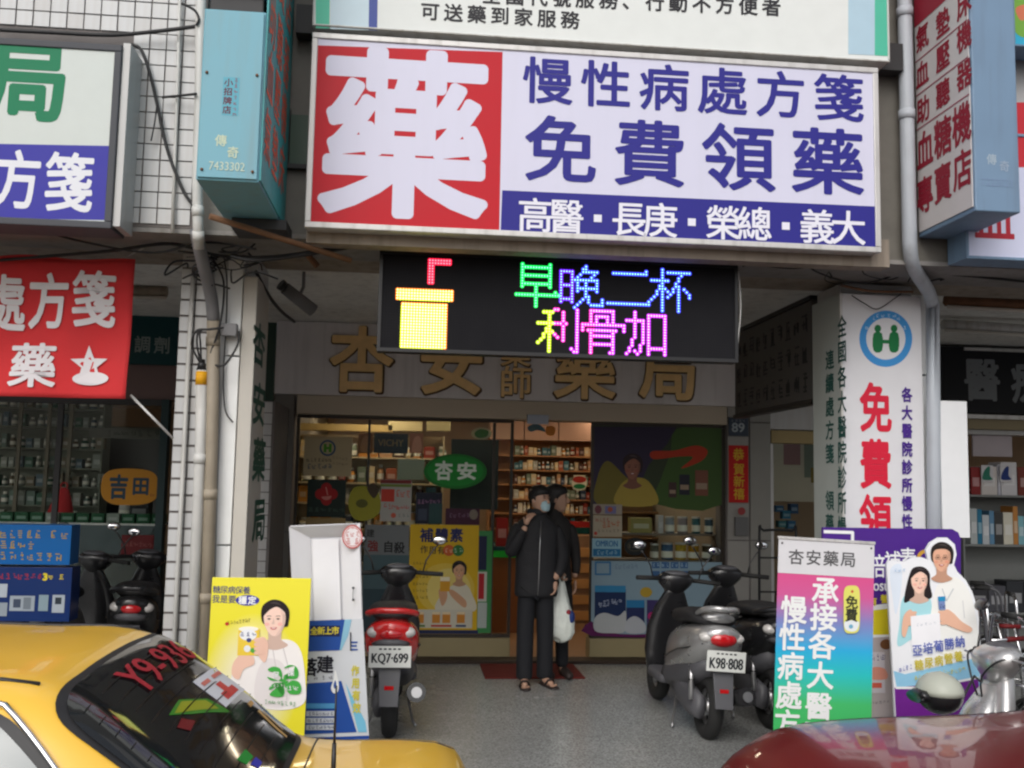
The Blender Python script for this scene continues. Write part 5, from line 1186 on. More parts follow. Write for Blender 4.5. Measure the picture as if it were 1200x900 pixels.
# ------------------------------------------------------------------ motor scooters
mat('scoot_red', (.62, .02, .02), .22, var=.08, coat=.8)
mat('scoot_silver', (.50, .50, .50), .28, metal=.6, var=.08, coat=.6)
mat('scoot_black', (.016, .016, .018), .28, var=.2, coat=.4)
mat('scoot_grey', (.09, .09, .10), .5, var=.15)
mat('seat_vinyl', (.02, .02, .022), .55, var=.2, bump=.15, bscale=200)
mat('lens_red', (.55, .01, .015), .12, var=.1, coat=1)
mat('lens_clear', (.62, .60, .58), .12, var=.1, coat=1)
mat('lens_amber', (.65, .22, .02), .15, var=.1, coat=1)
mat('mirror', (.9, .9, .92), .04, metal=1, var=0)
def scooter(name, label, loc, rz, paint, deck, lean=0, plate=None, group=None, style=0, sc=1.0, steer=0):
    """local x forward, z up, wheels on z = 0"""
    t = thing(name, label, 'scooter', loc, rz, group, rx=0, sc=sc); t.rotation_euler = (lean, 0, rz)
    MW[t.name] = Matrix.LocRotScale(Vector(loc), t.rotation_euler.copy(), Vector((sc,)*3))
    P, K, B = M[paint], M['scoot_grey'], M['scoot_black']
    for nm, x in (('rear_wheel', -.60), ('front_wheel', .62)):
        wl = obj(nm, MB().m(M['steel']).cyl((x, -.03, .215), (x, .03, .215), .05, n=14).torus((x, 0, .215), .125, .018, 'y', 24, 6), t)
        obj('tyre', MB().m(M['rubber']).torus((x, 0, .215), .168, .052, 'y', 32, 12, 1.0), wl)
        mb = MB().m(M['steel'])
        for k in range(5):
            a = k*2*PI/5+.3; mb.cyl((x+.04*math.cos(a), 0, .215+.04*math.sin(a)), (x+.125*math.cos(a), 0, .215+.125*math.sin(a)), .016, .012, 8)
        obj('spokes', mb, wl)
    # body shells
    obj('rear_body', MB().m(P).loft([(-.84, 0, .735, .03, .03, 2), (-.82, 0, .72, .11, .06, 2.2), (-.74, 0, .67, .165, .115, 2.4), (-.60, 0, .62, .185, .155, 2.4), (-.40, 0, .58, .180, .17, 2.6), (-.18, 0, .53, .165, .19, 2.8), (-.02, 0, .46, .15, .20, 3), (.06, 0, .42, .13, .17, 3), (.08, 0, .40, .10, .13, 3)], 24), t)
    obj('under_body', MB().m(K).loft([(-.70, 0, .50, .10, .06, 2.4), (-.55, 0, .46, .14, .10, 2.6), (-.3, 0, .40, .15, .14, 3), (0, 0, .34, .15, .12, 3), (.1, 0, .30, .14, .06, 3)], 18), t)
    obj('trim_line', MB().m(B).tube([(-.78, .13, .66), (-.6, .188, .60), (-.4, .184, .56), (-.18, .168, .50), (0, .15, .44)], .006, 5).tube([(-.78, -.13, .66), (-.6, -.188, .60), (-.4, -.184, .56), (-.18, -.168, .50), (0, -.15, .44)], .006, 5), t)
    obj('seat', MB().m(M['seat_vinyl']).loft([(-.70, 0, .80, .05, .02, 2), (-.66, 0, .805, .13, .045, 2.4), (-.5, 0, .81, .165, .055, 2.6), (-.3, 0, .795, .165, .06, 2.6), (-.1, 0, .765, .15, .06, 2.6), (.02, 0, .755, .11, .05, 2.4), (.07, 0, .75, .05, .03, 2)], 20), t)
    obj('floorboard', MB().m(K).loft([(.02, 0, .27, .15, .035, 4), (.10, 0, .26, .165, .04, 4), (.38, 0, .26, .165, .04, 4), (.46, 0, .29, .14, .05, 3)], 18), t)
    obj('leg_shield', MB().m(M[deck]).loft([(.28, .44, 0, .05, .155, 3), (.42, .47, 0, .05, .175, 3), (.6, .44, 0, .055, .175, 3), (.76, .39, 0, .05, .14, 3), (.88, .35, 0, .045, .085, 2.6), (.93, .335, 0, .035, .06, 2.4)], 22, 'z'), t)
    obj('front_fairing', MB().m(P).loft([(.30, .50, 0, .07, .11, 2.6), (.45, .555, 0, .085, .135, 2.4), (.6, .52, 0, .085, .135, 2.4), (.75, .455, 0, .06, .10, 2.4), (.86, .40, 0, .03, .05, 2.2)], 20, 'z'), t)
    obj('front_fender', MB().m(P if style else B).loft([(.46, 0, .40, .03, .015, 2), (.52, 0, .43, .075, .035, 2.4), (.62, 0, .445, .085, .035, 2.4), (.74, 0, .41, .075, .04, 2.4), (.82, 0, .33, .05, .05, 2.2)], 14), t)
    obj('fork', MB().m(M['steel']).cyl((.62, -.07, .215), (.50, -.06, .50), .016, n=10).cyl((.62, .07, .215), (.50, .06, .50), .016, n=10), t)
    # handlebar assembly
    hb = obj('handlebar', MB().m(B).loft([(.88, .36, 0, .055, .06, 2.4), (.95, .36, 0, .085, .13, 2.4), (1.0, .355, 0, .095, .15, 2.3), (1.035, .34, 0, .06, .11, 2.2), (1.05, .33, 0, .03, .06, 2)], 20, 'z'), t)
    obj('grip', MB().m(M['rubber']).cyl((.33, .13, .99), (.26, .34, .985), .017, n=10), hb)
    obj('grip', MB().m(M['rubber']).cyl((.33, -.13, .99), (.26, -.34, .985), .017, n=10), hb)
    obj('brake_lever', MB().m(M['steel']).tube([(.37, .13, .99), (.36, .22, .985), (.33, .32, .98)], .006, 6).tube([(.37, -.13, .99), (.36, -.22, .985), (.33, -.32, .98)], .006, 6), hb)
    obj('cable', MB().m(M['black']).tube(curve([(.33, .14, 1.0), (.43, .12, .98), (.47, .05, .9), (.46, .03, .8)], 5), .005, 5).tube(curve([(.33, -.14, 1.0), (.44, -.1, 1.0), (.48, -.02, .9), (.46, 0, .8)], 5), .005, 5), hb)
    obj('gauge', MB().m(M['scoot_grey']).ball((.33, 0, 1.035), .06, .10, .025), hb)
    for sg in (-1, 1):
        mr = obj('mirror', MB().m(M['scoot_black']).tube([(.34, sg*.19, 1.0), (.355, sg*.21, 1.08), (.36, sg*.27, 1.17), (.36, sg*.30, 1.20)], .006, 6).ball((.36, sg*.31, 1.235), .014, .058, .036), t)
        obj('mirror_glass', MB().m(M['mirror']).ball((.352, sg*.31, 1.235), .010, .051, .031), mr)
    obj('headlight', MB().m(M['lens_clear']).ball((.625, 0, .60), .03, .10, .055), t)
    obj('mudguard', MB().m(K).add([(-.83, -.075, .57), (-.83, .075, .57), (-.92, .06, .26), (-.92, -.06, .26), (-.80, -.075, .58), (-.80, .075, .58), (-.90, .06, .26), (-.90, -.06, .26)],
        [(0, 3, 2, 1), (4, 5, 6, 7), (0, 1, 5, 4), (1, 2, 6, 5), (2, 3, 7, 6), (3, 0, 4, 7)], False), t, bev=.004)
    obj('reflector', MB().m(M['lens_red']).box(-.895, -.882, -.03, .03, .36, .385), t)
    tl = obj('tail_light', MB().m(M['lens_red']).ball((-.80, 0, .70), .055, .105 if style else .085, .055 if style else .045), t)
    obj('indicator', MB().m(M['lens_clear']).ball((-.775, .105, .705), .05, .055, .038), t)
    obj('indicator', MB().m(M['lens_clear']).ball((-.775, -.105, .705), .05, .055, .038), t)
    if style == 0:
        obj('tail_cover', MB().m(K).loft([(-.85, 0, .645, .06, .02, 2.4), (-.83, 0, .64, .10, .03, 2.4), (-.76, 0, .63, .13, .03, 2.4)], 14), t)
        obj('grab_rail', MB().m(P).tube(curve([(-.62, .16, .80), (-.74, .155, .825), (-.83, .08, .85), (-.84, 0, .852), (-.83, -.08, .85), (-.74, -.155, .825), (-.62, -.16, .80)], 5), .020, 8), t)
    else:
        obj('grab_rail', MB().m(M['scoot_silver']).tube(curve([(-.60, .12, .84), (-.72, .12, .88), (-.80, .07, .90), (-.82, 0, .90), (-.80, -.07, .90), (-.72, -.12, .88), (-.60, -.12, .84)], 5), .020, 8).loft([(-.74, 0, .83, .10, .03, 2.4), (-.6, 0, .83, .12, .03, 2.4)], 12), t)
    if plate:
        pl = obj('number_plate', Bx(pm(220, 222, 218, .4), -.895, -.889, -.135, .135, .50, .635), t, bev=.002)
        g = MB().m(pm(40, 44, 50)); gg = MB().m(pm(40, 44, 50)); glyph(g, plate, 0, 0, .235, .072, 0, .012)
        gg.add([(-.8965+vy, -vx, .555+vz) for vx, vy, vz in g.v], g.f, False)
        rr = random.Random(len(plate)+sum(map(ord, plate)))
        for k in range(5): gg.add([(-.8965, .07-k*.03, .612), (-.8965, .052-k*.03, .612), (-.8965, .052-k*.03, .622), (-.8965, .07-k*.03, .622)], [(0, 1, 2, 3)], False)
        obj('plate_number', gg, pl)
    obj('engine', MB().m(M['scoot_grey']).loft([(-.66, .075, .215, .035, .08, 2.6), (-.5, .085, .23, .045, .10, 2.8), (-.3, .09, .26, .05, .09, 2.8), (-.12, .09, .30, .045, .07, 2.6)], 14), t)
    obj('exhaust', MB().m(M['scoot_black']).tube([(-.25, -.10, .20), (-.38, -.13, .22), (-.45, -.15, .25)], .018, 8).cyl((-.45, -.155, .25), (-.86, -.175, .34), .055, .062, 16).m(M['steel']).cyl((-.862, -.176, .34), (-.872, -.177, .342), .035, n=14), t)
    obj('shock_absorber', MB().m(M['steel']).cyl((-.60, .125, .25), (-.52, .12, .55), .018, n=10).m(M['scoot_black']).torus((-.56, .122, .38), .02, .006, 'z', 12, 6), t)
    obj('centre_stand', MB().m(M['steel']).tube([(-.20, .10, .22), (-.30, .15, .03), (-.36, .17, .012)], .011, 6).tube([(-.20, -.10, .22), (-.30, -.15, .03), (-.36, -.17, .012)], .011, 6), t)
    return t
rad = math.radians
scooter('motor_scooter', 'red scooter with number plate KQ7-699 parked in front of the left shop window', (at(452, 846, 6.75).x+.035, 7.36, Z0), rad(89), 'scoot_red', 'scoot_black', 0, 'KQ7·699')
scooter('motor_scooter', 'silver and black scooter with number plate K98-808 parked before the right shop window', (2.0, 7.27, Z0), rad(92), 'scoot_silver', 'scoot_black', rad(4), 'K98·808', style=1, sc=.98)
scooter('motor_scooter', 'black scooter standing between the silver scooter and the roll-up banner', (2.52, 7.55, Z0), rad(94), 'scoot_black', 'scoot_black', rad(3), None)
sv = scooter('motor_scooter', 'silver scooter nosing in at the right edge beyond the red car', (3.63, 5.16, 0), rad(180), 'scoot_silver', 'scoot_silver', rad(3), None, style=1, sc=1.16)
for ch in sv.children:
    if ch.name.startswith('mirror'):
        sg = 1 if ch.data.vertices[0].co.y > 0 else -1; ro = Vector((.34, sg*.19, 1.0))
        ch.matrix_basis = Matrix.Translation(ro) @ Matrix.Rotation(-.55, 4, 'Y') @ Matrix.Translation(-ro)
    if ch.name.startswith('handlebar'):
        ch.data.materials[0] = M['scoot_silver']
for i, (x, y, r, p) in enumerate(((-2.75, 8.3, 80, 'scoot_silver'), (-2.25, 8.5, 100, 'scoot_black'))):
    scooter('motor_scooter', ['silver scooter in the dim left neighbour arcade', 'black scooter at the far end of the left neighbour arcade, by the tiled column'][i], (x, y, Z0), rad(r), p, 'scoot_black', rad(3), None)
# helmet
q = at(1101, 808, 5.08)
hm = thing('helmet', 'black open-face helmet with a pale top hanging before the silver scooter, behind the red car', 'helmet', (q.x, 5.08, q.z-.02), sc=.86)
obj('shell', MB().m(M['scoot_black']).ball((0, 0, 0), .135, .15, .125, 24, 14), hm)
obj('crown_cover', MB().m(pm(176, 180, 168, .35)).loft([(.0, 0, 0, .137, .152, 2), (.03, 0, 0, .136, .150, 2), (.07, 0, 0, .118, .130, 2), (.10, 0, 0, .088, .097, 2), (.118, 0, 0, .055, .06, 2), (.129, 0, 0, .02, .022, 2)], 28, 'z'), hm)
obj('visor', MB().m(M['scoot_black']).loft([(-.15, -.06, -.02, .04, .02, 2), (-.17, 0, -.02, .09, .03, 2), (-.12, .0, -.01, .11, .05, 2)], 14), hm)
obj('strap', MB().m(M['black']).tube([(.10, -.08, -.02), (.16, -.04, .04), (.24, .02, .10), (.30, .05, .06)], .008, 6), hm)
# ------------------------------------------------------------------ cars
mat('taxi_paint', (.90, .54, .06), .34, var=.05, scale=2.5, coat=.5)
mat('red_paint', (.17, .016, .017), .32, var=.10, scale=2.5, coat=.6)
mat('tinted_glass', (.012, .014, .016), .06, var=.2, coat=.5)
mat('window_glass', (.10, .13, .14), .05, var=.1, coat=.5)
mat('seal', (.018, .018, .02), .5, var=.1)
class Car:
    """body skin S(u, k): u runs from the tail (0) forward in metres, k from one sill (0) over the roof (8) to the other sill (16)"""
    def __init__(s, name, label, X0, Yc, paint, st, z=0, extra=None):
        s.t = thing(name, label, 'car', (X0, Yc, z), PI); s.st = st; s.paint = paint
    def S(s, u, k):
        st = s.st; kk = k if k <= 8 else 16-k; sg = 1 if k <= 8 else -1
        i = 0
        while i < len(st)-2 and u > st[i+1][0]: i += 1
        def prof(j, kk):
            p = st[max(0, min(len(st)-1, j))][1]; a = int(min(7, kk)); t = kk-a
            g = lambda n: p[n] if n <= 8 else (-p[16-n][0], p[16-n][1])
            g0, g1, g2, g3 = g(max(a-1, 0)), g(a), g(a+1), g(a+2)
            return tuple(.5*(2*g1[c]+(g2[c]-g0[c])*t+(2*g0[c]-5*g1[c]+4*g2[c]-g3[c])*t*t+(3*g1[c]-g0[c]-3*g2[c]+g3[c])*t**3) for c in (0, 1))
        u0, u1 = st[i][0], st[i+1][0]; t = max(0, min(1, (u-u0)/(u1-u0)))
        P = [prof(j, kk) for j in (i-1, i, i+1, i+2)]
        um, up = st[max(i-1, 0)][0], st[min(i+2, len(st)-1)][0]
        o = []
        for c in (0, 1):
            m1 = (P[2][c]-P[0][c])/max(u1-um, 1e-6); m2 = (P[3][c]-P[1][c])/max(up-u0, 1e-6); d = u1-u0
            h = t
            o.append((2*h**3-3*h*h+1)*P[1][c]+(h**3-2*h*h+h)*m1*d+(-2*h**3+3*h*h)*P[2][c]+(h**3-h*h)*m2*d)
        return Vector((u, sg*o[0], o[1]))
    def N(s, u, k):
        e = .01; a = s.S(u+e, k)-s.S(u-e, k); b = s.S(u, min(16, k+.05))-s.S(u, max(0, k-.05)); n = a.cross(b)
        n = n.normalized() if n.length > 1e-9 else Vector((0, 0, 1))
        c = s.S(u, k)-Vector((u, 0, .5)); return n if n.dot(c) > 0 else -n
    def body(s):
        us = []
        for a, b in zip(s.st, s.st[1:]):
            n = max(2, int((b[0]-a[0])/.06)); us += [a[0]+(b[0]-a[0])*i/n for i in range(n)]
        us.append(s.st[-1][0]); ks = [i/4 for i in range(65)]
        mb = MB().m(s.paint); W = len(ks)
        for u in us:
            for k in ks: mb.v.append(tuple(s.S(u, k)))
        for i in range(len(us)-1):
            for j in range(W-1):
                a = i*W+j; mb.f.append((a, a+1, a+W+1, a+W)); mb.mi.append(0); mb.sm.append(True)
        mb.f.append(tuple(range(W-1, -1, -1))); mb.f.append(tuple(range((len(us)-1)*W, len(us)*W))); mb.mi += [0, 0]; mb.sm += [False, False]
        return obj('body', mb, s.t)
    def patch(s, name, fn, m, off, r=.12, n=26, e=7, par=None, label=None):
        """fn(a, b) -> (u, k) for a, b in 0..1; the outline is a rounded square"""
        mb = MB().m(m); vs = []
        N2 = n
        for j in range(N2+1):
            for i in range(N2+1):
                a, b = 2*i/N2-1, 2*j/N2-1
                q = (abs(a)**e+abs(b)**e)**(1/e); mx = max(abs(a), abs(b)); f = mx/q if q else 1
                a, b = a*f, b*f
                u, k = fn((a+1)/2, (b+1)/2); vs.append(s.S(u, k)+s.N(u, k)*off)
        W = N2+1
        mb.add(vs, [(j*W+i, j*W+i+1, (j+1)*W+i+1, (j+1)*W+i) for j in range(N2) for i in range(N2)], True)
        return obj(name, mb, par or s.t, label=label)
    def decal(s, name, shapes, fn, off, par):
        """flat shapes given in the 0..1 square of a patch, laid on the skin"""
        mb = MB(); o = off
        for kind, m, dat in shapes:
            o += .0006; mb.m(m)
            if kind == 'poly':
                n = len(dat); cx = sum(p[0] for p in dat)/n; cy = sum(p[1] for p in dat)/n
                P = []
                for i in range(n):
                    for q in range(4): P.append(tuple(dat[i][c]+(dat[(i+1) % n][c]-dat[i][c])*q/4 for c in (0, 1)))
                vs = [(cx, cy)]+[(cx+(x-cx)*.5, cy+(y-cy)*.5) for x, y in P]+P; N = len(P)
                fs = [(0, 1+i, 1+(i+1) % N) for i in range(N)]+[(1+i, 1+N+i, 1+N+(i+1) % N, 1+(i+1) % N) for i in range(N)]
            else:
                g = MB().m(m); glyph(g, dat[0], dat[1], dat[2], dat[3], dat[4], 0, dat[5], 0); vs = [(x, z) for x, y, z in g.v]; fs = g.f
            nb = len(G[dat[0]][0]) if kind == 'text' else 10**9
            mb.add([s.S(*fn(a, b))+s.N(*fn(a, b))*(o+.00006*(i//nb)) for i, (a, b) in enumerate(vs)], fs, False)
        return obj(name, mb, par)
    def wheels(s, x1, x2, w):
        for x in (x1, x2):
            for sg in (-1, 1):
                y = sg*(w-.09)
                wh = obj('wheel', MB().m(M['steel']).cyl((x, y-.06, .31), (x, y+.085*sg*1.0, .31), .19, n=28), s.t)
                obj('tyre', MB().m(M['rubber']).torus((x, y, .31), .245, .068, 'y', 40, 12, 1.3), wh)
                mb = MB().m(M['alu'])
                for k in range(7):
                    a = k*2*PI/7; mb.cyl((x+.03*math.cos(a), y+sg*.093, .31+.03*math.sin(a)), (x+.175*math.cos(a), y+sg*.09, .31+.175*math.sin(a)), .020, .014, 6)
                obj('hubcap', mb, wh)
                obj('wheel_arch', MB().m(M['seal']).torus((x, sg*(w-.012), .33), .33, .03, 'y', 40, 8, .5), s.t)
def sedan(zr=1.46, w=.855):
    q = w/.855
    P = lambda *a: [(y*q, z) for y, z in a]
    return [
     (0.00, P((.62, .34), (.70, .50), (.70, .68), (.68, .84), (.61, .905), (.50, .925), (.36, .935), (.18, .945), (0, .945))),
     (0.05, P((.74, .27), (.79, .50), (.79, .70), (.765, .90), (.69, .97), (.57, .99), (.42, 1.0), (.2, 1.008), (0, 1.01))),
     (0.20, P((.80, .23), (.84, .50), (.845, .72), (.81, .93), (.735, .99), (.62, 1.012), (.47, 1.025), (.23, 1.035), (0, 1.04))),
     (0.62, P((.82, .21), (.855, .50), (.855, .74), (.825, .935), (.765, .985), (.66, 1.02), (.50, 1.04), (.25, 1.05), (0, 1.055))),
     (0.90, P((.82, .21), (.855, .50), (.855, .74), (.83, .945), (.775, 1.00), (.69, 1.13), (.565, 1.24), (.29, 1.268), (0, 1.276))),
     (1.22, P((.82, .21), (.855, .50), (.855, .74), (.835, .95), (.785, 1.01), (.695, 1.25), (.565, zr-.045), (.30, zr-.012), (0, zr-.004))),
     (1.60, P((.82, .21), (.855, .50), (.855, .74), (.835, .95), (.79, 1.01), (.70, 1.27), (.575, zr-.022), (.31, zr+.012), (0, zr+.022))),
     (2.30, P((.82, .21), (.855, .50), (.855, .74), (.835, .94), (.79, 1.00), (.70, 1.27), (.58, zr-.012), (.31, zr+.025), (0, zr+.035))),
     (2.75, P((.82, .21), (.855, .50), (.855, .74), (.835, .93), (.785, .99), (.69, 1.25), (.565, zr-.04), (.30, zr-.005), (0, zr+.005))),
     (3.15, P((.82, .21), (.855, .50), (.855, .74), (.83, .92), (.775, .98), (.68, 1.12), (.55, 1.22), (.28, 1.25), (0, 1.26))),
     (3.50, P((.82, .22), (.85, .50), (.85, .72), (.82, .90), (.76, .965), (.65, 1.0), (.50, 1.025), (.25, 1.045), (0, 1.05))),
     (4.05, P((.81, .24), (.84, .50), (.84, .68), (.80, .84), (.72, .91), (.61, .945), (.46, .965), (.23, .98), (0, .985))),
     (4.33, P((.76, .26), (.80, .48), (.79, .62), (.74, .75), (.65, .81), (.54, .84), (.40, .86), (.20, .875), (0, .88))),
     (4.45, P((.66, .30), (.70, .46), (.69, .56), (.64, .66), (.56, .715), (.46, .74), (.33, .755), (.17, .765), (0, .77))),
     (4.50, P((.55, .36), (.58, .46), (.57, .53), (.53, .59), (.46, .62), (.38, .64), (.27, .65), (.13, .655), (0, .66)))]
tx = Car('taxi', 'yellow taxi at the lower left with red lettering and stickers on its tinted rear window', .24, 3.42, M['taxi_paint'], sedan(1.475))
tx.body(); tx.wheels(.82, 3.65, .855)
# side toward the camera: thing is turned half round, so local -y faces away; k 8..16 is the near side
rear = lambda a, b: (.655+b*.665, 10.62-a*5.24+ (0))          # a: 0 near .. 1 far, b: 0 bottom .. 1 top
rear_s = lambda a, b: (.625+b*.725, 10.75-a*5.5)
NEAR = 1
def rw(a, b): u = .655+b*.53; return (u, (8-(a-.5)*(4.84-.50*b)))
def rws(a, b): u = .635+b*.572; return (u, (8-(a-.5)*(5.02-.50*b)))
# which half of the skin is near the camera: local +y maps to world -y (near)
def rwN(a, b): u, k = rw(1-a, b); return (u, k)
tx.patch('window_seal', rws, M['seal'], .004, e=9)
rg = tx.patch('rear_window', rw, M['tinted_glass'], .008, e=8)
# in the patch square a = 1 is the near side for k < 8 (sg = +1 -> world -y)
fnD = lambda a, b: rw(1-a, b)
RD = pm(168, 44, 56)
tx.decal('lettering', [('text', RD, ('Y9-936', .58, .82, .56, .19, .006))], fnD, .0125, rg)
tx.decal('sticker', [('poly', pm(222, 224, 230), [(.60, .62), (.90, .62), (.90, .40), (.60, .40)]), ('poly', pm(200, 60, 60), [(.67, .47), (.83, .47), (.83, .42), (.67, .42)]), ('poly', pm(206, 70, 66), [(.72, .53), (.78, .53), (.78, .42), (.72, .42)]),
    ('poly', pm(214, 120, 110), [(.63, .585), (.72, .585), (.72, .56), (.63, .56)]), ('poly', pm(214, 120, 110), [(.76, .585), (.87, .585), (.87, .56), (.76, .56)])], fnD, .009, rg)
tx.decal('arrow_sticker', [('poly', pm(60, 130, 40), [(.30, .585), (.42, .60), (.56, .50), (.60, .36), (.54, .40), (.40, .50)]), ('poly', pm(150, 156, 34), [(.33, .57), (.42, .585), (.54, .50), (.55, .42), (.42, .51)]), ('poly', pm(110, 20, 28), [(.27, .52), (.33, .53), (.37, .47), (.30, .46)])], fnD, .009, rg)
tx.decal('small_sticker', [('poly', pm(40, 150, 60), [(.36, .22), (.46, .21), (.46, .16), (.38, .17)]), ('poly', pm(60, 60, 180), [(.40, .155), (.47, .15), (.47, .11), (.42, .11)])], fnD, .009, rg)
tx.decal('gilt_sticker', [('poly', pm(190, 150, 90), [(.78, .335), (.84, .335), (.84, .31), (.78, .31)]), ('poly', pm(196, 160, 100), [(.80, .27), (.83, .27), (.83, .06), (.81, .06)]), ('poly', pm(196, 160, 100), [(.845, .25), (.86, .25), (.86, .10), (.85, .10)])], fnD, .009, rg)
tx.decal('defroster_line', [('poly', pm(34, 30, 28), [(.06, b), (.94, b), (.94, b-.006), (.06, b-.006)]) for b in [.12+.085*i for i in range(10)]], fnD, .0084, rg)
for sg in (0, 1):
    f = (lambda a, b: (.88+b*.48+a*1.80, 4.22+b*1.50)) if sg == 0 else (lambda a, b: (.88+b*.48+a*1.80, 16-(4.22+b*1.50)))
    g = (lambda a, b: (.84+b*.48+a*1.89, 4.16+b*1.62)) if sg == 0 else (lambda a, b: (.84+b*.48+a*1.89, 16-(4.16+b*1.62)))
    tx.patch('window_seal', g, M['seal'], .003, e=14)
    sg_ = tx.patch('side_window', f, M['window_glass'], .007, e=14)
    kk = (lambda k: k) if sg == 0 else (lambda k: 16-k)
    obj('chrome_trim', MB().m(M['chrome']).tube([tx.S(.83+.48*i/12, kk(4.16+1.64*i/12))+tx.N(.83+.48*i/12, kk(4.16+1.64*i/12))*.010 for i in range(13)]+[tx.S(1.34+i*.13, kk(5.82))+tx.N(1.34+i*.13, kk(5.82))*.010 for i in range(10)], .009, 6), tx.t)
    obj('roof_moulding', MB().m(M['seal']).tube([tx.S(1.26+i*.1, kk(6.28))+tx.N(1.26+i*.1, kk(6.28))*.001 for i in range(16)], .007, 6), tx.t)
    obj('pillar', MB().m(M['seal']).tube([tx.S(1.75+.06*i, kk(4.2+1.6*i/6))+tx.N(1.75+.06*i, kk(4.2+1.6*i/6))*.008 for i in range(7)], .02, 6), tx.t)
    obj('tail_light', MB().m(M['lens_red']).ball((.03, (.62 if sg else -.62), .78), .04, .14, .07), tx.t)
    obj('headlight', MB().m(M['lens_clear']).ball((4.36, (.6 if sg else -.6), .66), .09, .15, .07), tx.t)
tx.patch('windshield', lambda a, b: (2.84+b*.60, 5.5+a*5), M['tinted_glass'], .006)
obj('boot_seam', MB().m(M['seal']).tube([tx.S(.59, k)+tx.N(.59, k)*.0 for k in [4.6+i*.2 for i in range(35)]], .004, 5).tube([tx.S(u, 4.75)+Vector((0, 0, 0)) for u in [.05+.054*i for i in range(11)]], .003, 5).tube([tx.S(u, 11.25) for u in [.05+.054*i for i in range(11)]], .003, 5), tx.t)
pb = Vector((.36, -.60, 0)); 
q = tx.S(.42, 5.0)
an = obj('antenna', MB().m(M['black']).cyl((.47, .12, 1.03), (.47, .12, 1.06), .014, n=10).cyl((.47, .12, 1.06), (.47, .12, 1.20), .009, .007, n=8).cyl((.47, .12, 1.20), (.47, .12, 1.38), .0045, .003, 6), tx.t)
# red car
rc_ = [(u+(.62 if u > 3.6 else 0), p) for u, p in sedan(1.46)]
rd = Car('red_car', 'dark red car at the lower right, only its glossy bonnet and front corner in view', 1.36+5.12, 3.95, M['red_paint'], rc_)
rd.body(); rd.wheels(.82, 4.15, .855)
rd.patch('windshield', lambda a, b: (2.84+b*.60, 5.5+a*5), M['tinted_glass'], .006)
rd.patch('rear_window', lambda a, b: rw(a, b), M['tinted_glass'], .006)
for sg in (0, 1):
    kk = (lambda k: k) if sg == 0 else (lambda k: 16-k)
    rd.patch('side_window', (lambda a, b, kk=kk: (.98+b*.52+a*1.72, kk(4.22+b*1.52))), M['window_glass'], .007, e=14)
    obj('bonnet_seam', MB().m(M['seal']).tube([rd.S(3.5+i*.14, kk(4.72)) for i in range(11)], .003, 5), rd.t)
    obj('headlight', MB().m(M['lens_clear']).ball((4.98, (.6 if sg else -.6), .66), .09, .15, .07), rd.t)
# ------------------------------------------------------------------ people
def skin_mesh(name, verts, edges, m, parent, sub=2, root=0):
    me = bpy.data.meshes.new(name+'_rig'); me.from_pydata([v[:3] for v in verts], edges, []); me.update()
    o = bpy.data.objects.new(name+'_rig', me); COL.objects.link(o)
    md = o.modifiers.new('skin', 'SKIN'); md.use_smooth_shade = True; md.branch_smoothing = .6
    bpy.context.view_layer.update()
    if not me.skin_vertices:
        bpy.context.view_layer.objects.active = o; o.select_set(True); bpy.ops.mesh.customdata_skin_add()
    for i, v in enumerate(verts):
        sv = me.skin_vertices[0].data[i]; sv.radius = (v[3], v[4] if len(v) > 4 else v[3]); sv.use_root = (i == root)
    s_ = o.modifiers.new('sub', 'SUBSURF'); s_.levels = s_.render_levels = sub
    dg = bpy.context.evaluated_depsgraph_get(); r = bpy.data.meshes.new_from_object(o.evaluated_get(dg))
    bpy.data.objects.remove(o)
    r.materials.clear(); r.materials.append(m); r.name = name
    for p in r.polygons: p.use_smooth = True
    q = bpy.data.objects.new(name, r); COL.objects.link(q); q.parent = parent; return q
mat('skin', (.50, .30, .21), .5, var=.10, scale=12)
mat('hair', (.010, .008, .008), .5, var=.3, bump=.4, bscale=120)
mat('jacket', (.012, .012, .015), .75, var=.3, scale=5, bump=.9, bscale=14)
mat('trousers', (.009, .010, .014), .8, var=.3, scale=5, bump=.35, bscale=20)
mat('coat', (.014, .012, .012), .7, var=.3, scale=5, bump=.3, bscale=25)
mat('mask', (.42, .60, .66), .7, var=.05)
mat('sandal', (.03, .02, .018), .6, var=.2)
def head(parent, c, yaw, skinm, name='head'):
    """head with nose, brows, lips and ears; faces local -y before the yaw"""
    R_ = Matrix.Rotation(yaw, 4, 'Z'); mb = MB().m(skinm)
    secs = []
    mb.loft([(-.118, 0, -.035, .022, .022, 2), (-.108, 0, -.03, .040, .042, 2.2), (-.085, 0, -.018, .054, .066, 2.2), (-.05, 0, -.008, .064, .082, 2.2), (-.01, 0, 0, .071, .090, 2.1), (.035, 0, .006, .076, .095, 2.1), (.075, 0, .010, .068, .084, 2), (.10, 0, .012, .047, .058, 2), (.113, 0, .013, .018, .022, 2)], 24, 'z')
    mb.ball((0, -.100, -.022), .014, .020, .016).tube([(0, -.088, .022), (0, -.098, .0), (0, -.108, -.018)], [.007, .009, .010], 8)
    for sg in (-1, 1):
        mb.ball((sg*.030, -.082, .018), .016, .009, .008); mb.ball((sg*.074, .008, -.005), .009, .018, .030)
        mb.m(M['hair']).ball((sg*.030, -.088, .034), .019, .006, .005); mb.m(M['black']).ball((sg*.030, -.0895, .017), .010, .004, .0045, 8, 6); mb.m(skinm)
    mb.m(pm(150, 80, 74)).ball((0, -.086, -.058), .024, .008, .008); mb.m(skinm)
    mb.v = [tuple(Vector(c)+R_ @ Vector(v)) for v in mb.v]
    return obj(name, mb, parent)
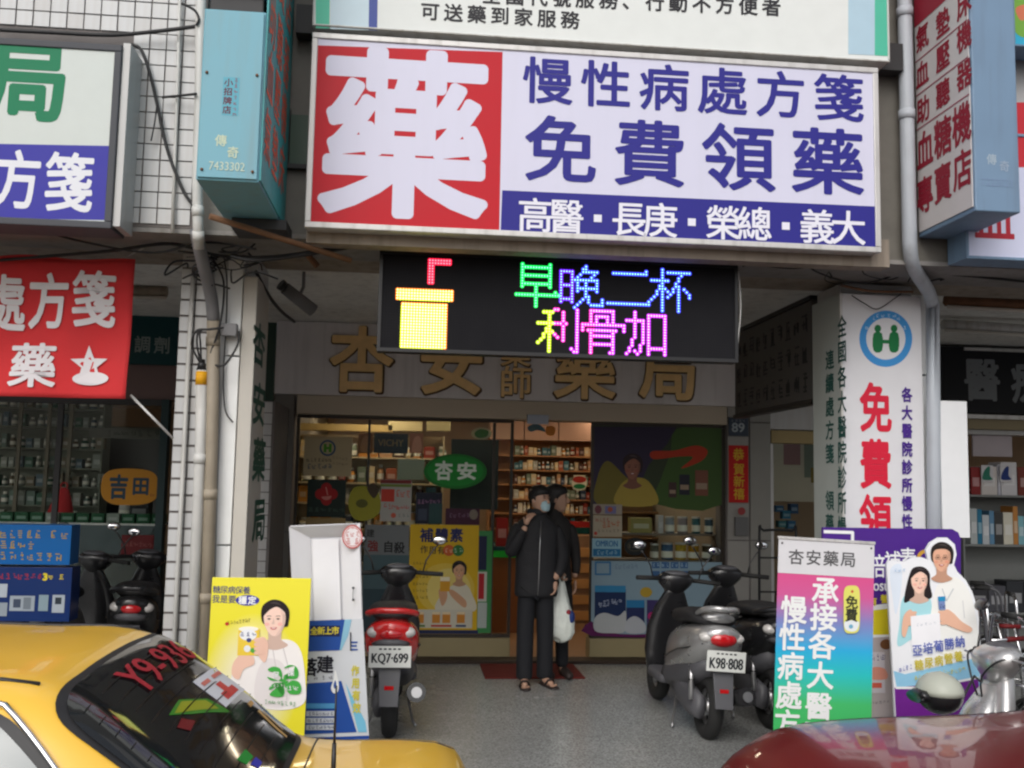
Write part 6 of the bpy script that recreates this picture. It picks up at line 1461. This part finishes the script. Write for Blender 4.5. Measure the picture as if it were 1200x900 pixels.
def handmesh(parent, wrist, d, palm_n, m, curl=.4, r=1.0, name='hand', flip=1):
    """palm and five fingers grown from the wrist along d; palm_n points out of the palm"""
    d = Vector(d).normalized(); n = Vector(palm_n); n = (n-d*n.dot(d)).normalized(); s_ = d.cross(n)*flip; w = Vector(wrist)
    V = [(*w, .020*r, .026*r), (*(w+d*.035), .017*r, .032*r), (*(w+d*.075), .015*r, .036*r)]; E = [(0, 1), (1, 2)]
    for k, (off, ln) in enumerate(((-.028, .060), (-.010, .074), (.010, .078), (.028, .070))):
        p = w+d*.080+s_*off*-1*r; V.append((*p, .0090)); i = len(V)-1; E.append((2, i)); dd = d
        for q in range(3):
            a = curl*(q+.6)*.75; dd = (d*math.cos(a)+n*math.sin(a)).normalized(); p = p+dd*ln/3*r; V.append((*p, .0084-.0008*q)); E.append((i+q, i+q+1))
    p = w+d*.030+s_*.026; V.append((*p, .011)); i = len(V)-1; E.append((1, i))
    for q in range(2): p = p+(d*.7+s_*.6+n*.35*curl).normalized()*.032*r; V.append((*p, .0098-.001*q)); E.append((i+q, i+q+1))
    return skin_mesh(name, V, E, m, parent, 1)
# man at the door: thing origin between the feet; world axes
FX = at(626, 800, 8.35).x
man = thing('person', 'man in a dark jacket and trousers with a light blue face mask, one hand raised to his cheek, standing at the door', 'person', (FX, 8.35, Z0), sc=.955)
man['label'] = 'man in dark jacket, light blue face mask, one hand raised to his cheek'
# continuous body (legs, trunk, neck, arms)
B_ = [(0, 0, .92, .11, .09), (.0, 0, 1.10, .10, .08), (0, 0, 1.28, .11, .08), (0, -.0, 1.40, .08, .06), (.01, 0, 1.50, .050, .052), (.015, -.01, 1.56, .05, .05),
      (-.09, 0, .86, .085), (-.085, .0, .50, .055), (-.085, .01, .10, .036), (-.09, -.03, .05, .035), (-.10, -.14, .03, .026),
      (.09, 0, .86, .085), (.09, .02, .50, .055), (.095, .06, .10, .036), (.10, .03, .05, .035), (.15, -.08, .03, .026),
      (-.16, 0, 1.38, .040), (-.235, -.09, 1.14, .036), (-.115, -.155, 1.40, .026), (.16, 0, 1.38, .040), (.215, .0, 1.12, .042), (.16, -.10, .93, .030)]
E_ = [(0, 1), (1, 2), (2, 3), (3, 4), (4, 5), (0, 6), (6, 7), (7, 8), (8, 9), (9, 10), (0, 11), (11, 12), (12, 13), (13, 14), (14, 15), (3, 16), (16, 17), (17, 18), (3, 19), (19, 20), (20, 21)]
skin_mesh('body', B_, E_, M['skin'], man)
hc = (.02, -.02, 1.625)
head(man, hc, rad(38), M['skin'])
hr = MB().m(M['hair'])
hr.loft([(-.035, 0, .055, .058, .030, 2.2), (-.0, 0, .040, .076, .062, 2.2), (.03, 0, .022, .084, .090, 2.2), (.062, 0, .004, .086, .105, 2.2), (.095, 0, .004, .074, .092, 2.1), (.122, 0, .008, .046, .06, 2), (.135, 0, .010, .015, .02, 2)], 24, 'z')
for sg in (-1, 1): hr.ball((sg*.068, .012, .02), .016, .035, .04)
R_ = Matrix.Rotation(rad(38), 4, 'Z'); hr.v = [tuple(Vector(hc)+R_ @ Vector(v)) for v in hr.v]
obj('hair', hr, man)
mk = MB().m(M['mask']).loft([(-.100, 0, -.072, .026, .024, 2.4), (-.085, 0, -.062, .042, .042, 2.4), (-.05, 0, -.052, .052, .058, 2.2), (-.02, 0, -.054, .046, .052, 2.2), (-.008, 0, -.062, .030, .036, 2.2)], 20, 'z')
mk.m(M['mask']).tube([(.045, -.06, -.03), (.074, 0, -.012)], .0025, 5).tube([(-.045, -.06, -.03), (-.074, 0, -.012)], .0025, 5)
mk.v = [tuple(Vector(hc)+R_ @ Vector(v)) for v in mk.v]
obj('face_mask', mk, man)
# jacket: trunk shell, longer than the hips, and sleeves
jk = obj('jacket', MB().m(M['jacket']).loft([(.775, 0, 0, .176, .120, 2.6), (.78, 0, 0, .192, .135, 2.6), (.88, .002, 0, .190, .138, 2.6), (1.0, 0, 0, .182, .132, 2.6), (1.15, -.003, 0, .184, .132, 2.6), (1.28, 0, 0, .192, .132, 2.6), (1.37, 0, 0, .196, .122, 2.5), (1.42, 0, 0, .178, .108, 2.4), (1.46, 0, 0, .125, .092, 2.3), (1.495, .004, -.004, .078, .078, 2.1), (1.53, .006, -.006, .066, .070, 2), (1.535, .006, -.006, .050, .052, 2)], 36, 'z'), man, sub=1)
SL = [(-.13, 0, 1.385, .070), (-.185, -.005, 1.35, .074), (-.245, -.09, 1.14, .062), (-.19, -.125, 1.26, .054), (-.13, -.148, 1.375, .044)]
skin_mesh('sleeve', SL, [(0, 1), (1, 2), (2, 3), (3, 4)], M['jacket'], man, 2)
skin_mesh('sleeve', [(.13, 0, 1.385, .070), (.19, 0, 1.34, .072), (.235, .0, 1.12, .062), (.205, -.05, 1.02, .054), (.172, -.090, .945, .046)], [(0, 1), (1, 2), (2, 3), (3, 4)], M['jacket'], man, 2)
obj('zip', MB().m(M['steel']).tube([(.02, -.137, 1.44), (.01, -.150, 1.2), (.005, -.150, .95), (0, -.142, .80)], .004, 5), jk)
obj('collar', MB().m(M['jacket']).torus((0, -.005, 1.515), .070, .022, 'z', 24, 8, 1.4), jk)
TV = [(0, 0, .90, .13, .10), (-.080, 0, .80, .092), (-.088, 0, .48, .082), (-.088, .01, .10, .078), (-.088, .01, .05, .080), (.08, 0, .80, .092), (.092, .02, .48, .082), (.098, .06, .10, .078), (.098, .06, .05, .080)]
skin_mesh('trousers', TV, [(0, 1), (1, 2), (2, 3), (3, 4), (0, 5), (5, 6), (6, 7), (7, 8)], M['trousers'], man, 2)
for x, y, a in ((-.095, -.06, 0), (.12, -.0, .35)):
    sd2 = MB().m(M['sandal']).loft([(-.12, 0, .008, .030, .010, 2.4), (-.06, 0, .010, .040, .011, 2.4), (.03, 0, .010, .045, .011, 2.4), (.12, 0, .010, .046, .011, 2.4), (.16, 0, .008, .028, .009, 2.4)], 14)
    sd2.tube(curve([(.02, -.042, .015), (.05, -.025, .06), (.06, .0, .068), (.05, .025, .06), (.02, .042, .015)], 4), .010, 6)
    Rz = Matrix.Rotation(-PI/2+a, 4, 'Z'); sd2.v = [tuple(Vector((x, y, 0))+Rz @ Vector(v)) for v in sd2.v]
    obj('sandal', sd2, man)
    toe = MB().m(M['skin'])
    for k in range(5): toe.ball((.125-.010*abs(k-1), -.030+.015*k, .028), .020, .0085, .010, 8, 6)
    toe.v = [tuple(Vector((x, y, 0))+Rz @ Vector(v)) for v in toe.v]; obj('toes', toe, man)
handmesh(man, (-.118, -.152, 1.40), (.40, .22, .90), (.6, .6, 0), M['skin'], .5, .95)
handmesh(man, (.165, -.095, .925), (-.10, -.05, -1), (-1, 0, 0), M['skin'], .6, .95)
# woman behind
WX = at(647, 790, 8.75).x
wo = thing('person', 'woman in long dark coat close behind the masked man, facing right', 'person', (WX, 8.75, Z0))
WB = [(0, 0, .88, .10, .08), (0, 0, 1.08, .08, .07), (0, 0, 1.22, .09, .07), (0, 0, 1.33, .07, .05), (0, 0, 1.44, .042), (.0, 0, 1.50, .042),
      (-.08, 0, .82, .08), (-.07, 0, .48, .05), (-.07, .02, .09, .032), (-.06, -.0, .04, .03), (-.03, -.10, .03, .024),
      (.08, 0, .82, .08), (.08, .0, .48, .05), (.09, .02, .09, .032), (.10, .0, .04, .03), (.14, -.08, .03, .024),
      (-.13, 0, 1.29, .034), (-.165, -.05, 1.08, .030), (.0, -.25, .98, .026), (.13, 0, 1.29, .034), (.185, .02, 1.07, .030), (.19, -.02, .86, .026)]
skin_mesh('body', WB, E_, M['skin'], wo)
hc2 = (.015, -.01, 1.555); head(wo, hc2, rad(78), M['skin'])
R2 = Matrix.Rotation(rad(78), 4, 'Z')
hr = MB().m(M['hair']).loft([(-.14, 0, .070, .050, .030, 2.2), (-.08, 0, .055, .072, .050, 2.2), (-.02, 0, .038, .084, .070, 2.2), (.03, 0, .022, .088, .092, 2.2), (.065, 0, .006, .088, .106, 2.2), (.10, 0, .006, .074, .090, 2.1), (.125, 0, .010, .044, .056, 2), (.137, 0, .012, .015, .02, 2)], 24, 'z')
hr.v = [tuple(Vector(hc2)+R2 @ Vector(v)) for v in hr.v]; obj('hair', hr, wo)
obj('coat', MB().m(M['coat']).loft([(.50, 0, 0, .165, .115, 2.4), (.505, 0, 0, .180, .130, 2.4), (.7, 0, 0, .172, .126, 2.4), (.9, 0, 0, .160, .120, 2.4), (1.05, 0, 0, .142, .108, 2.4), (1.2, 0, 0, .152, .112, 2.4), (1.3, 0, 0, .160, .108, 2.4), (1.355, 0, 0, .145, .095, 2.4), (1.395, 0, 0, .10, .080, 2.2), (1.43, 0, 0, .062, .062, 2), (1.47, .002, 0, .055, .058, 2), (1.475, .002, 0, .04, .042, 2)], 32, 'z'), wo, sub=1)
skin_mesh('sleeve', [(-.10, 0, 1.315, .058), (-.15, 0, 1.28, .062), (-.18, -.05, 1.09, .052), (-.10, -.15, 1.03, .046), (.01, -.25, .985, .040)], [(0, 1), (1, 2), (2, 3), (3, 4)], M['coat'], wo, 2)
skin_mesh('sleeve', [(.10, 0, 1.315, .058), (.155, 0, 1.28, .062), (.195, .02, 1.08, .052), (.20, -.0, .98, .046), (.195, -.02, .89, .040)], [(0, 1), (1, 2), (2, 3), (3, 4)], M['coat'], wo, 2)
skin_mesh('trousers', [(0, 0, .85, .13, .10), (-.078, 0, .78, .085), (-.07, 0, .45, .066), (-.07, .02, .07, .060), (.08, 0, .78, .085), (.08, 0, .45, .066), (.09, .02, .07, .060)], [(0, 1), (1, 2), (2, 3), (0, 4), (4, 5), (5, 6)], M['trousers'], wo, 2)
for x in (-.05, .11):
    obj('shoe', MB().m(M['sandal']).loft([(-.17, x+.02, .03, .020, .022, 2.4), (-.12, x+.02, .035, .040, .032, 2.4), (-.02, x, .045, .040, .042, 2.4), (.06, x-.01, .05, .034, .048, 2.4), (.08, x-.01, .045, .02, .04, 2)], 14, 'y'), wo)
hw = (.03, -.28, .965)
handmesh(wo, hw, (.0, -.15, -1), (1, 0, 0), M['skin'], 1.3, .9)
handmesh(wo, (.19, -.03, .85), (0, -.1, -1), (-1, 0, 0), M['skin'], .5, .9)
# plastic bag hanging from her hand
bgx, bgy, bgz = WX+hw[0], 8.75+hw[1]-.01, Z0+hw[2]-.115
bag = thing('plastic_bag', 'translucent whitish plastic bag with green tint hanging from the hand beside the man', 'bag', (bgx, bgy, bgz), sc=1.12)
bm1 = mat('bag_film', (.80, .86, .80), .35, var=.3, scale=14, bump=.8, bscale=30)
mb = MB().m(bm1); rr = random.Random(3)
prof = [(0, .018), (-.05, .035), (-.12, .06), (-.2, .085), (-.28, .10), (-.36, .10), (-.41, .08), (-.435, .04), (-.44, .005)]
n = 22
for z, r in prof:
    for k in range(n):
        a = 2*PI*k/n; f = 1+.16*math.sin(3*a+z*9)+.10*math.sin(7*a-z*15)
        mb.v.append((r*f*math.cos(a)*1.0+.02*z, r*f*.6*math.sin(a), z+.015*math.sin(2*a)))
for j in range(len(prof)-1):
    for k in range(n): mb.f.append((j*n+k, j*n+(k+1) % n, (j+1)*n+(k+1) % n, (j+1)*n+k)); mb.mi.append(0); mb.sm.append(True)
obj('bag_body', mb, bag)
obj('handle', MB().m(bm1).tube(curve([(-.012, 0, -.02), (-.018, 0, .05), (0, 0, .085), (.018, 0, .05), (.012, 0, -.02)], 5), .007, 6), bag)
obj('printed_patch', MB().m(pm(40, 60, 120)).ball((.07, -.035, -.26), .03, .02, .05, 10, 8).m(pm(150, 50, 60)).ball((.045, -.050, -.22), .02, .012, .02, 8, 6), bag)
# ------------------------------------------------------------------ left neighbour shop
nl = mat('lamp_cool', (.8, .8, .8), .5, var=0, emis=(.85, .95, 1), es=3.0)
for i, (X, Y) in enumerate(((-3.6, 11.0), (-2.4, 12.2))):
    lt = thing('ceiling_light', 'dim tube light panel on the left neighbour shop ceiling', 'ceiling light', (X, Y, 3.0), group='panels on the left neighbour ceiling')
    obj('frame', Bx(M['pvc'], -.32, .32, -.08, .08, .012, .049), lt); obj('diffuser', Bx(nl, -.30, .30, -.06, .06, 0, .010), lt)
for i, (X, Y) in enumerate(((4.2, 10.8), (5.6, 11.2), (7.2, 10.6))):
    lt = thing('ceiling_light', 'cool tube light panel on the right neighbour shop ceiling', 'ceiling light', (X, Y, 3.0), group='panels on the right neighbour ceiling')
    obj('frame', Bx(M['pvc'], -.32, .32, -.08, .08, .012, .049), lt); obj('diffuser', Bx(nl, -.30, .30, -.06, .06, 0, .010), lt)
def X_(px, Y): return at(px, 560, Y).x
t = thing('shop_window', 'dark framed glass front of the left neighbour shop', 'window', (X_(195, SY), SY, Z0))
hh = at(100, 466, SY).z-Z0
obj('frame', MB().m(pm(40, 60, 62)).box(-.07, .0, -.05, .05, 0, hh).m(M['dark']).box(-3.4, -.073, -.03, .03, hh-.06, hh).box(-1.02, -.97, -.02, .02, .03, hh-.063), t)
obj('pane', Bx(M['glass'], -3.4, -.073, -.004, .004, .03, hh-.065), t)
obj('sill', Bx(M['dark'], -3.4, -.073, -.03, .03, 0, .028), t)
t, s = flat('window_sticker', 'orange rounded sticker with two blue characters on the left neighbour window', 130, 562, 174, 580, SY-.01, pm(176, 128, 30), .003, 'sticker')
s.blob([(120, 560), (130, 551), (152, 549), (176, 552), (185, 562), (184, 582), (172, 590), (150, 592), (130, 590), (119, 580)], pm(186, 128, 26))
s.text('吉', (139, 571), (139, 571), 22, 28, pm(36, 62, 80), .045).text('田', (165, 570), (165, 570), 20, 21, pm(36, 62, 80), .045).marks((177, 580), (180, 580), 2, 3, 3, pm(120, 50, 30), 2).out('lettering')
rows_ = [zz(60, y, 12.3) for y in (640, 615, 592, 570, 548, 525, 500, 478)]
shelf('bottle_shelf', 'tall pale shelf wall of small bottles inside the dim left neighbour shop', X_(-70, 12.3), X_(118, 12.3), 12.3, .28, rows_, pm(120, 124, 110))
rr = random.Random(21)
GP = [(150, 156, 146), (110, 130, 120), (170, 170, 160), (60, 100, 80), (120, 110, 90), (90, 110, 120)]
for r, z in enumerate(rows_):
    x = X_(-20, 12.3)
    while x < X_(114, 12.3):
        w_ = rr.uniform(.06, .11); kd = rr.choice(('jar', 'box'))
        cc = rr.choice(GP); product(kd, x+w_/2, 12.32, z+.001, w_*.92, .1, rr.uniform(.10, .17), cc, '%s %s on the %s shelf of the left neighbour shop' % (cname(cc), 'bottle' if kd == 'jar' else 'small box', ORD[r]), 'goods on the left neighbour shelf wall')
        x += w_+.012
for k, px in enumerate((18, 52, 78)):
    tag(obj('shelf_post', Bx(pm(120, 112, 96), X_(px, 12.2)-.02, X_(px, 12.2)+.02, 12.22, 12.26, Z0, 3.0)), ['leftmost', 'middle', 'rightmost'][k]+' of three pale uprights before the bottle shelves of the left neighbour shop', 'post')
t = thing('back_doorway', 'doorway filled with a black slab for darkness at the back of the left neighbour shop', 'doorway', (X_(155, 12.9), 12.9, Z0))
obj('frame', MB().m(pm(120, 112, 96)).box(-.42, -.36, 0, .1, 0, 2.2).box(.36, .42, 0, .1, 0, 2.2).box(-.42, .42, 0, .1, 2.203, 2.3), t); obj('dark_infill', Bx(M['black'], -.357, .357, .05, .09, 0, 2.2), t)  # solid black slab paints the darkness inside the door frame
cz = zz(100, 613, 10.8)
t = thing('glass_counter', 'long glass topped counter inside the left neighbour shop', 'counter', (X_(-60, 10.8), 10.8, Z0)); L_ = X_(186, 10.8)-X_(-60, 10.8)
obj('body', Bx(pm(96, 100, 98), 0, L_, .02, .5, 0, cz-Z0-.35), t); obj('glass_case', Bx(M['window_glass'], .01, L_-.01, .03, .48, cz-Z0-.345, cz-Z0-.02), t); obj('top', Bx(M['alu'], -.02, L_+.02, 0, .52, cz-Z0-.018, cz-Z0), t)
x = X_(2, 10.85)
k = 0
while x < X_(184, 10.85):
    w_ = .13; c = (24, 84, 50) if k % 4 != 3 else (150, 160, 150)
    product('box', x+w_/2, 10.86, cz+.001, w_, .12, .10, c, '%s box on the left neighbour counter, %s in the row' % ('green' if k % 4 != 3 else 'white', ['first', 'second', 'third', 'fourth', 'fifth', 'sixth', 'seventh', 'eighth', 'ninth', 'tenth', 'eleventh', 'twelfth', 'thirteenth', 'fourteenth'][k]), 'boxes in a row on the left neighbour counter')
    x += w_+.025; k += 1
rbg = thing('red_bag', 'bright red cloth bag standing on the counter inside the left neighbour shop', 'bag', (at(71, 600, 11.15).x, 11.15, cz+.0))
obj('bag_body', MB().m(M['cloth_red']).loft([(0, 0, 0, .13, .08, 2.4), (.1, 0, 0, .13, .09, 2.4), (.25, .01, 0, .09, .07, 2.2), (.34, .02, 0, .05, .04, 2), (.36, .02, 0, .02, .02, 2)], 18, 'z'), rbg)
obj('handle', MB().m(M['cloth_red']).torus((.02, 0, .38), .035, .008, 'y', 16, 6), rbg)
t, s = flat('notice_board', 'dim red notice with pale print low inside the left neighbour shop', 142, 627, 192, 652, 10.3, pm(120, 30, 36), .01, 'sign')
s.marks((148, 637), (176, 638), 6, 5, 6, pm(160, 90, 90), 3).out('print')
product('box', at(163, 596, 11.1).x, 11.1, cz+.001, .2, .16, .24, (30, 30, 34), 'black box standing at the right end of the left neighbour counter', None)
product('can', at(145, 600, 11.1).x, 11.1, cz+.001, .15, .15, .26, (190, 186, 180), 'large white tub standing on the left neighbour counter', None)
# ------------------------------------------------------------------ right neighbour shop
t = thing('shop_window', 'glass front of the right neighbour shop with a beige header beside the door pillar', 'window', (X_(905, SY), SY+.1, Z0))
zt2 = at(930, 505, SY+.1).z-Z0
obj('header', Bx(pm(176, 156, 110), .01, 1.9, -.05, .1, zt2-.13, zt2), t, bev=.004)
obj('frame', MB().m(M['alu']).box(.01, .05, 0, .05, 0, zt2-.133).box(.62, .66, 0, .05, .0, zt2-.133), t)
obj('pane', Bx(M['glass'], .053, .617, .02, .026, .02, zt2-.135), t)
t, s = flat('wall_panel', 'pinkish and cream wall panels behind the right neighbour window', 906, 510, 962, 588, 11.5, pm(190, 180, 160), .02, 'panel')
s.rect(918, 508, 938, 545, pm(150, 110, 110)).rect(942, 508, 964, 560, pm(120, 130, 116)).rect(950, 548, 962, 566, pm(130, 110, 50)).out('print')
for k, (px, py, c) in enumerate(((914, 600, (40, 90, 130)), (922, 608, (50, 120, 150)), (931, 602, (30, 70, 110)), (917, 618, (60, 120, 130)), (928, 620, (40, 100, 140)))):
    p = at(px, py, 10.6); product('box', p.x, 10.6, p.z, .09, .09, .07+.02*(k % 3), c, ['small blue pack, highest left behind the right neighbour window', 'light blue pack in the middle behind the right neighbour window', 'navy pack, right of the middle behind the right neighbour window', 'teal pack low behind the right neighbour window', 'lowest right blue pack behind the right neighbour window'][k], None)
# wall shelves with goods (far right)
YR = 8.9
zr = [at(1160, y, YR).z for y in (800, 718, 638, 580)]
shelf('goods_shelf', 'grey metal shelf of boxes and files at the right edge under the black fascia sign', at(1128, 600, YR).x, at(1420, 600, YR).x, YR, .35, zr, pm(120, 122, 120), back=True)
rr = random.Random(31)
def row(z, py, sizes, cols, lab, kinds=None, Y=YR+.03):
    x = at(1137, py, Y).x; NT = ['first', 'second', 'third', 'fourth', 'fifth', 'sixth', 'seventh', 'eighth', 'ninth', 'tenth', 'eleventh', 'twelfth', 'thirteenth', 'fourteenth', 'fifteenth']
    for k, w_ in enumerate(sizes):
        c = cols[k % len(cols)]
        product('box', x+w_/2, Y, z+.001, w_*.94, .2, rr.uniform(*lab[1]), c, '%s %s, %s from the left' % (cname(c), lab[0], NT[k]), 'goods on the right edge shelf'); x += w_
row(zr[3], 540, [.10, .17, .03, .17, .20, .2, .2, .2, .2], [(130, 40, 40), (196, 190, 186), (180, 180, 190), (196, 194, 196), (110, 50, 40), (170, 180, 180)], ('carton on the top row, right edge shelf', (.26, .34)))
row(zr[2], 610, [.07, .05, .07, .05, .09, .10, .05, .06, .2, .09, .12, .2, .2, .2, .2], [(170, 176, 176), (40, 110, 140), (180, 186, 190), (90, 130, 160), (60, 60, 60), (200, 196, 180), (176, 120, 60), (120, 170, 180)], ('upright box on the second row, right edge shelf', (.26, .36)))
row(zr[1], 700, [.18]*8, [(50, 50, 54), (70, 70, 76), (44, 46, 50)], ('storage box on the third row, right edge shelf', (.22, .34)))
row(zr[0], 760, [.2]*7, [(40, 40, 44), (56, 52, 54)], ('storage box on the lowest row, right edge shelf', (.2, .3)))
for px, py, c in ((1157, 555, (40, 110, 90)), (1179, 555, (30, 50, 110))):
    p = at(px, py, YR); t, s = flat('shoe_picture', 'shoe picture in %s on the front of a carton, right edge shelf' % ('green' if px == 1157 else 'dark blue'), px-7, py-10, px+7, py+10, YR, pm(190, 188, 190), .003, 'picture')
    s.blob([(px-5, py+7), (px-5, py), (px-1, py-7), (px+3, py-8), (px+3, py+2), (px+6, py+7)], pm(*c)).out('print')
t, s = flat('valance', 'beige roller valance under the black fascia sign', 1104, 489, 1420, 506, SY-.05, pm(150, 138, 110), .1, 'valance')
t, s = flat('header_board', 'pinkish white board behind the upper goods at the right edge', 1140, 506, 1186, 535, SY+.1, pm(196, 186, 192), .02, 'board')
# walking frames
def walker(lab, x, y, rz, c):
    t = thing('walking_frame', lab, 'walking frame', (x, y, Z0), rz, group='walking frames at the right edge')
    m = M['chrome'] if c else M['scoot_grey']
    for sg in (-1, 1):
        obj('side_frame', MB().m(m).tube(curve([(sg*.25, -.2, .02), (sg*.24, -.17, .4), (sg*.23, -.15, .80), (sg*.23, -.08, .88), (sg*.23, .06, .88), (sg*.23, .14, .80), (sg*.25, .2, .02)], 5), .012, 7).cyl((sg*.24, -.165, .45), (sg*.24, .165, .45), .010, n=7), t)
        obj('grip', MB().m(M['rubber']).cyl((sg*.23, -.07, .885), (sg*.23, .05, .885), .019, n=10), t)
        for y_ in (-.2, .2): obj('foot_cap', MB().m(M['rubber']).cyl((sg*.25, y_, 0), (sg*.25, y_, .04), .018, n=10), t)
    obj('cross_bar', MB().m(m).cyl((-.23, .155, .7), (.23, .155, .7), .011, n=7).cyl((-.24, .16, .5), (.24, .16, .5), .011, n=7), t)
    obj('hand_pad', MB().m(pm(110, 26, 30) if c else M['rubber']).cyl((-.08, .155, .7), (.08, .155, .7), .017, n=8), t)
labs = ['chrome walking frame nearest the kerb at the right edge', 'dark walking frame behind the couple cut-out', 'chrome walking frame against the goods shelf', 'dark walking frame next to the downpipe', 'chrome walking frame in the middle of the row', 'dark walking frame furthest back at the right edge', 'chrome folded walking frame leaning at the shelf end', 'dark walking frame at the photo edge']
for k, (x, y) in enumerate(((4.15, 6.3), (3.85, 6.9), (4.55, 7.6), (4.0, 7.7), (4.4, 6.9), (4.9, 8.2), (4.35, 8.3), (4.75, 6.8))):
    walker(labs[k], x, y, rr.uniform(-.5, .5)+PI/2*(k % 2), k % 2 == 0)
wc = thing('wheelchair', 'dark folded wheelchair with red trim among the walking frames', 'wheelchair', (4.35, 7.25, Z0), .4)
for sg in (-1, 1):
    w0 = obj('wheel', MB().m(M['rubber']).torus((sg*.13, 0, .30), .285, .014, 'x', 36, 7).m(M['chrome']).torus((sg*.16, 0, .30), .25, .008, 'x', 36, 6).cyl((sg*.11, 0, .30), (sg*.16, 0, .30), .03, n=12), wc)
    obj('spokes', MB().m(M['chrome']).cyl((sg*.13, -.27, .3), (sg*.13, .27, .3), .003, n=5).cyl((sg*.13, 0, .03), (sg*.13, 0, .57), .003, n=5).cyl((sg*.13, -.19, .11), (sg*.13, .19, .49), .003, n=5).cyl((sg*.13, .19, .11), (sg*.13, -.19, .49), .003, n=5), w0)
    obj('side_frame', MB().m(M['chrome']).tube([(sg*.09, .15, .3), (sg*.09, .15, .92), (sg*.09, .26, .94)], .011, 7).tube([(sg*.09, .15, .72), (sg*.09, -.2, .72), (sg*.09, -.25, .5), (sg*.09, -.28, .1)], .011, 7), wc)
    obj('castor', MB().m(M['rubber']).torus((sg*.09, -.27, .09), .075, .014, 'x', 20, 6), wc)
obj('seat_sling', MB().m(pm(90, 24, 28)).box(-.08, .08, -.2, .15, .44, .47).box(-.08, .08, .14, .16, .5, .88), wc)
# black wire rack between the pillar and the banner
rk = thing('wire_rack', 'black tube rack standing by the door pillar behind the roll-up banner', 'rack', (at(912, 700, 8.6).x, 8.6, Z0))
hz_ = at(912, 622, 8.6).z-Z0
obj('frame', MB().m(M['black']).tube(curve([(-.17, 0, 0), (-.17, 0, hz_-.06), (-.13, 0, hz_), (.13, 0, hz_), (.17, 0, hz_-.06), (.17, 0, 0)], 4), .012, 7), rk)
for k in range(3): obj('bar', MB().m(M['black']).cyl((-.17, 0, hz_-.24-.3*k), (.17, 0, hz_-.24-.3*k), .009, n=6), rk)
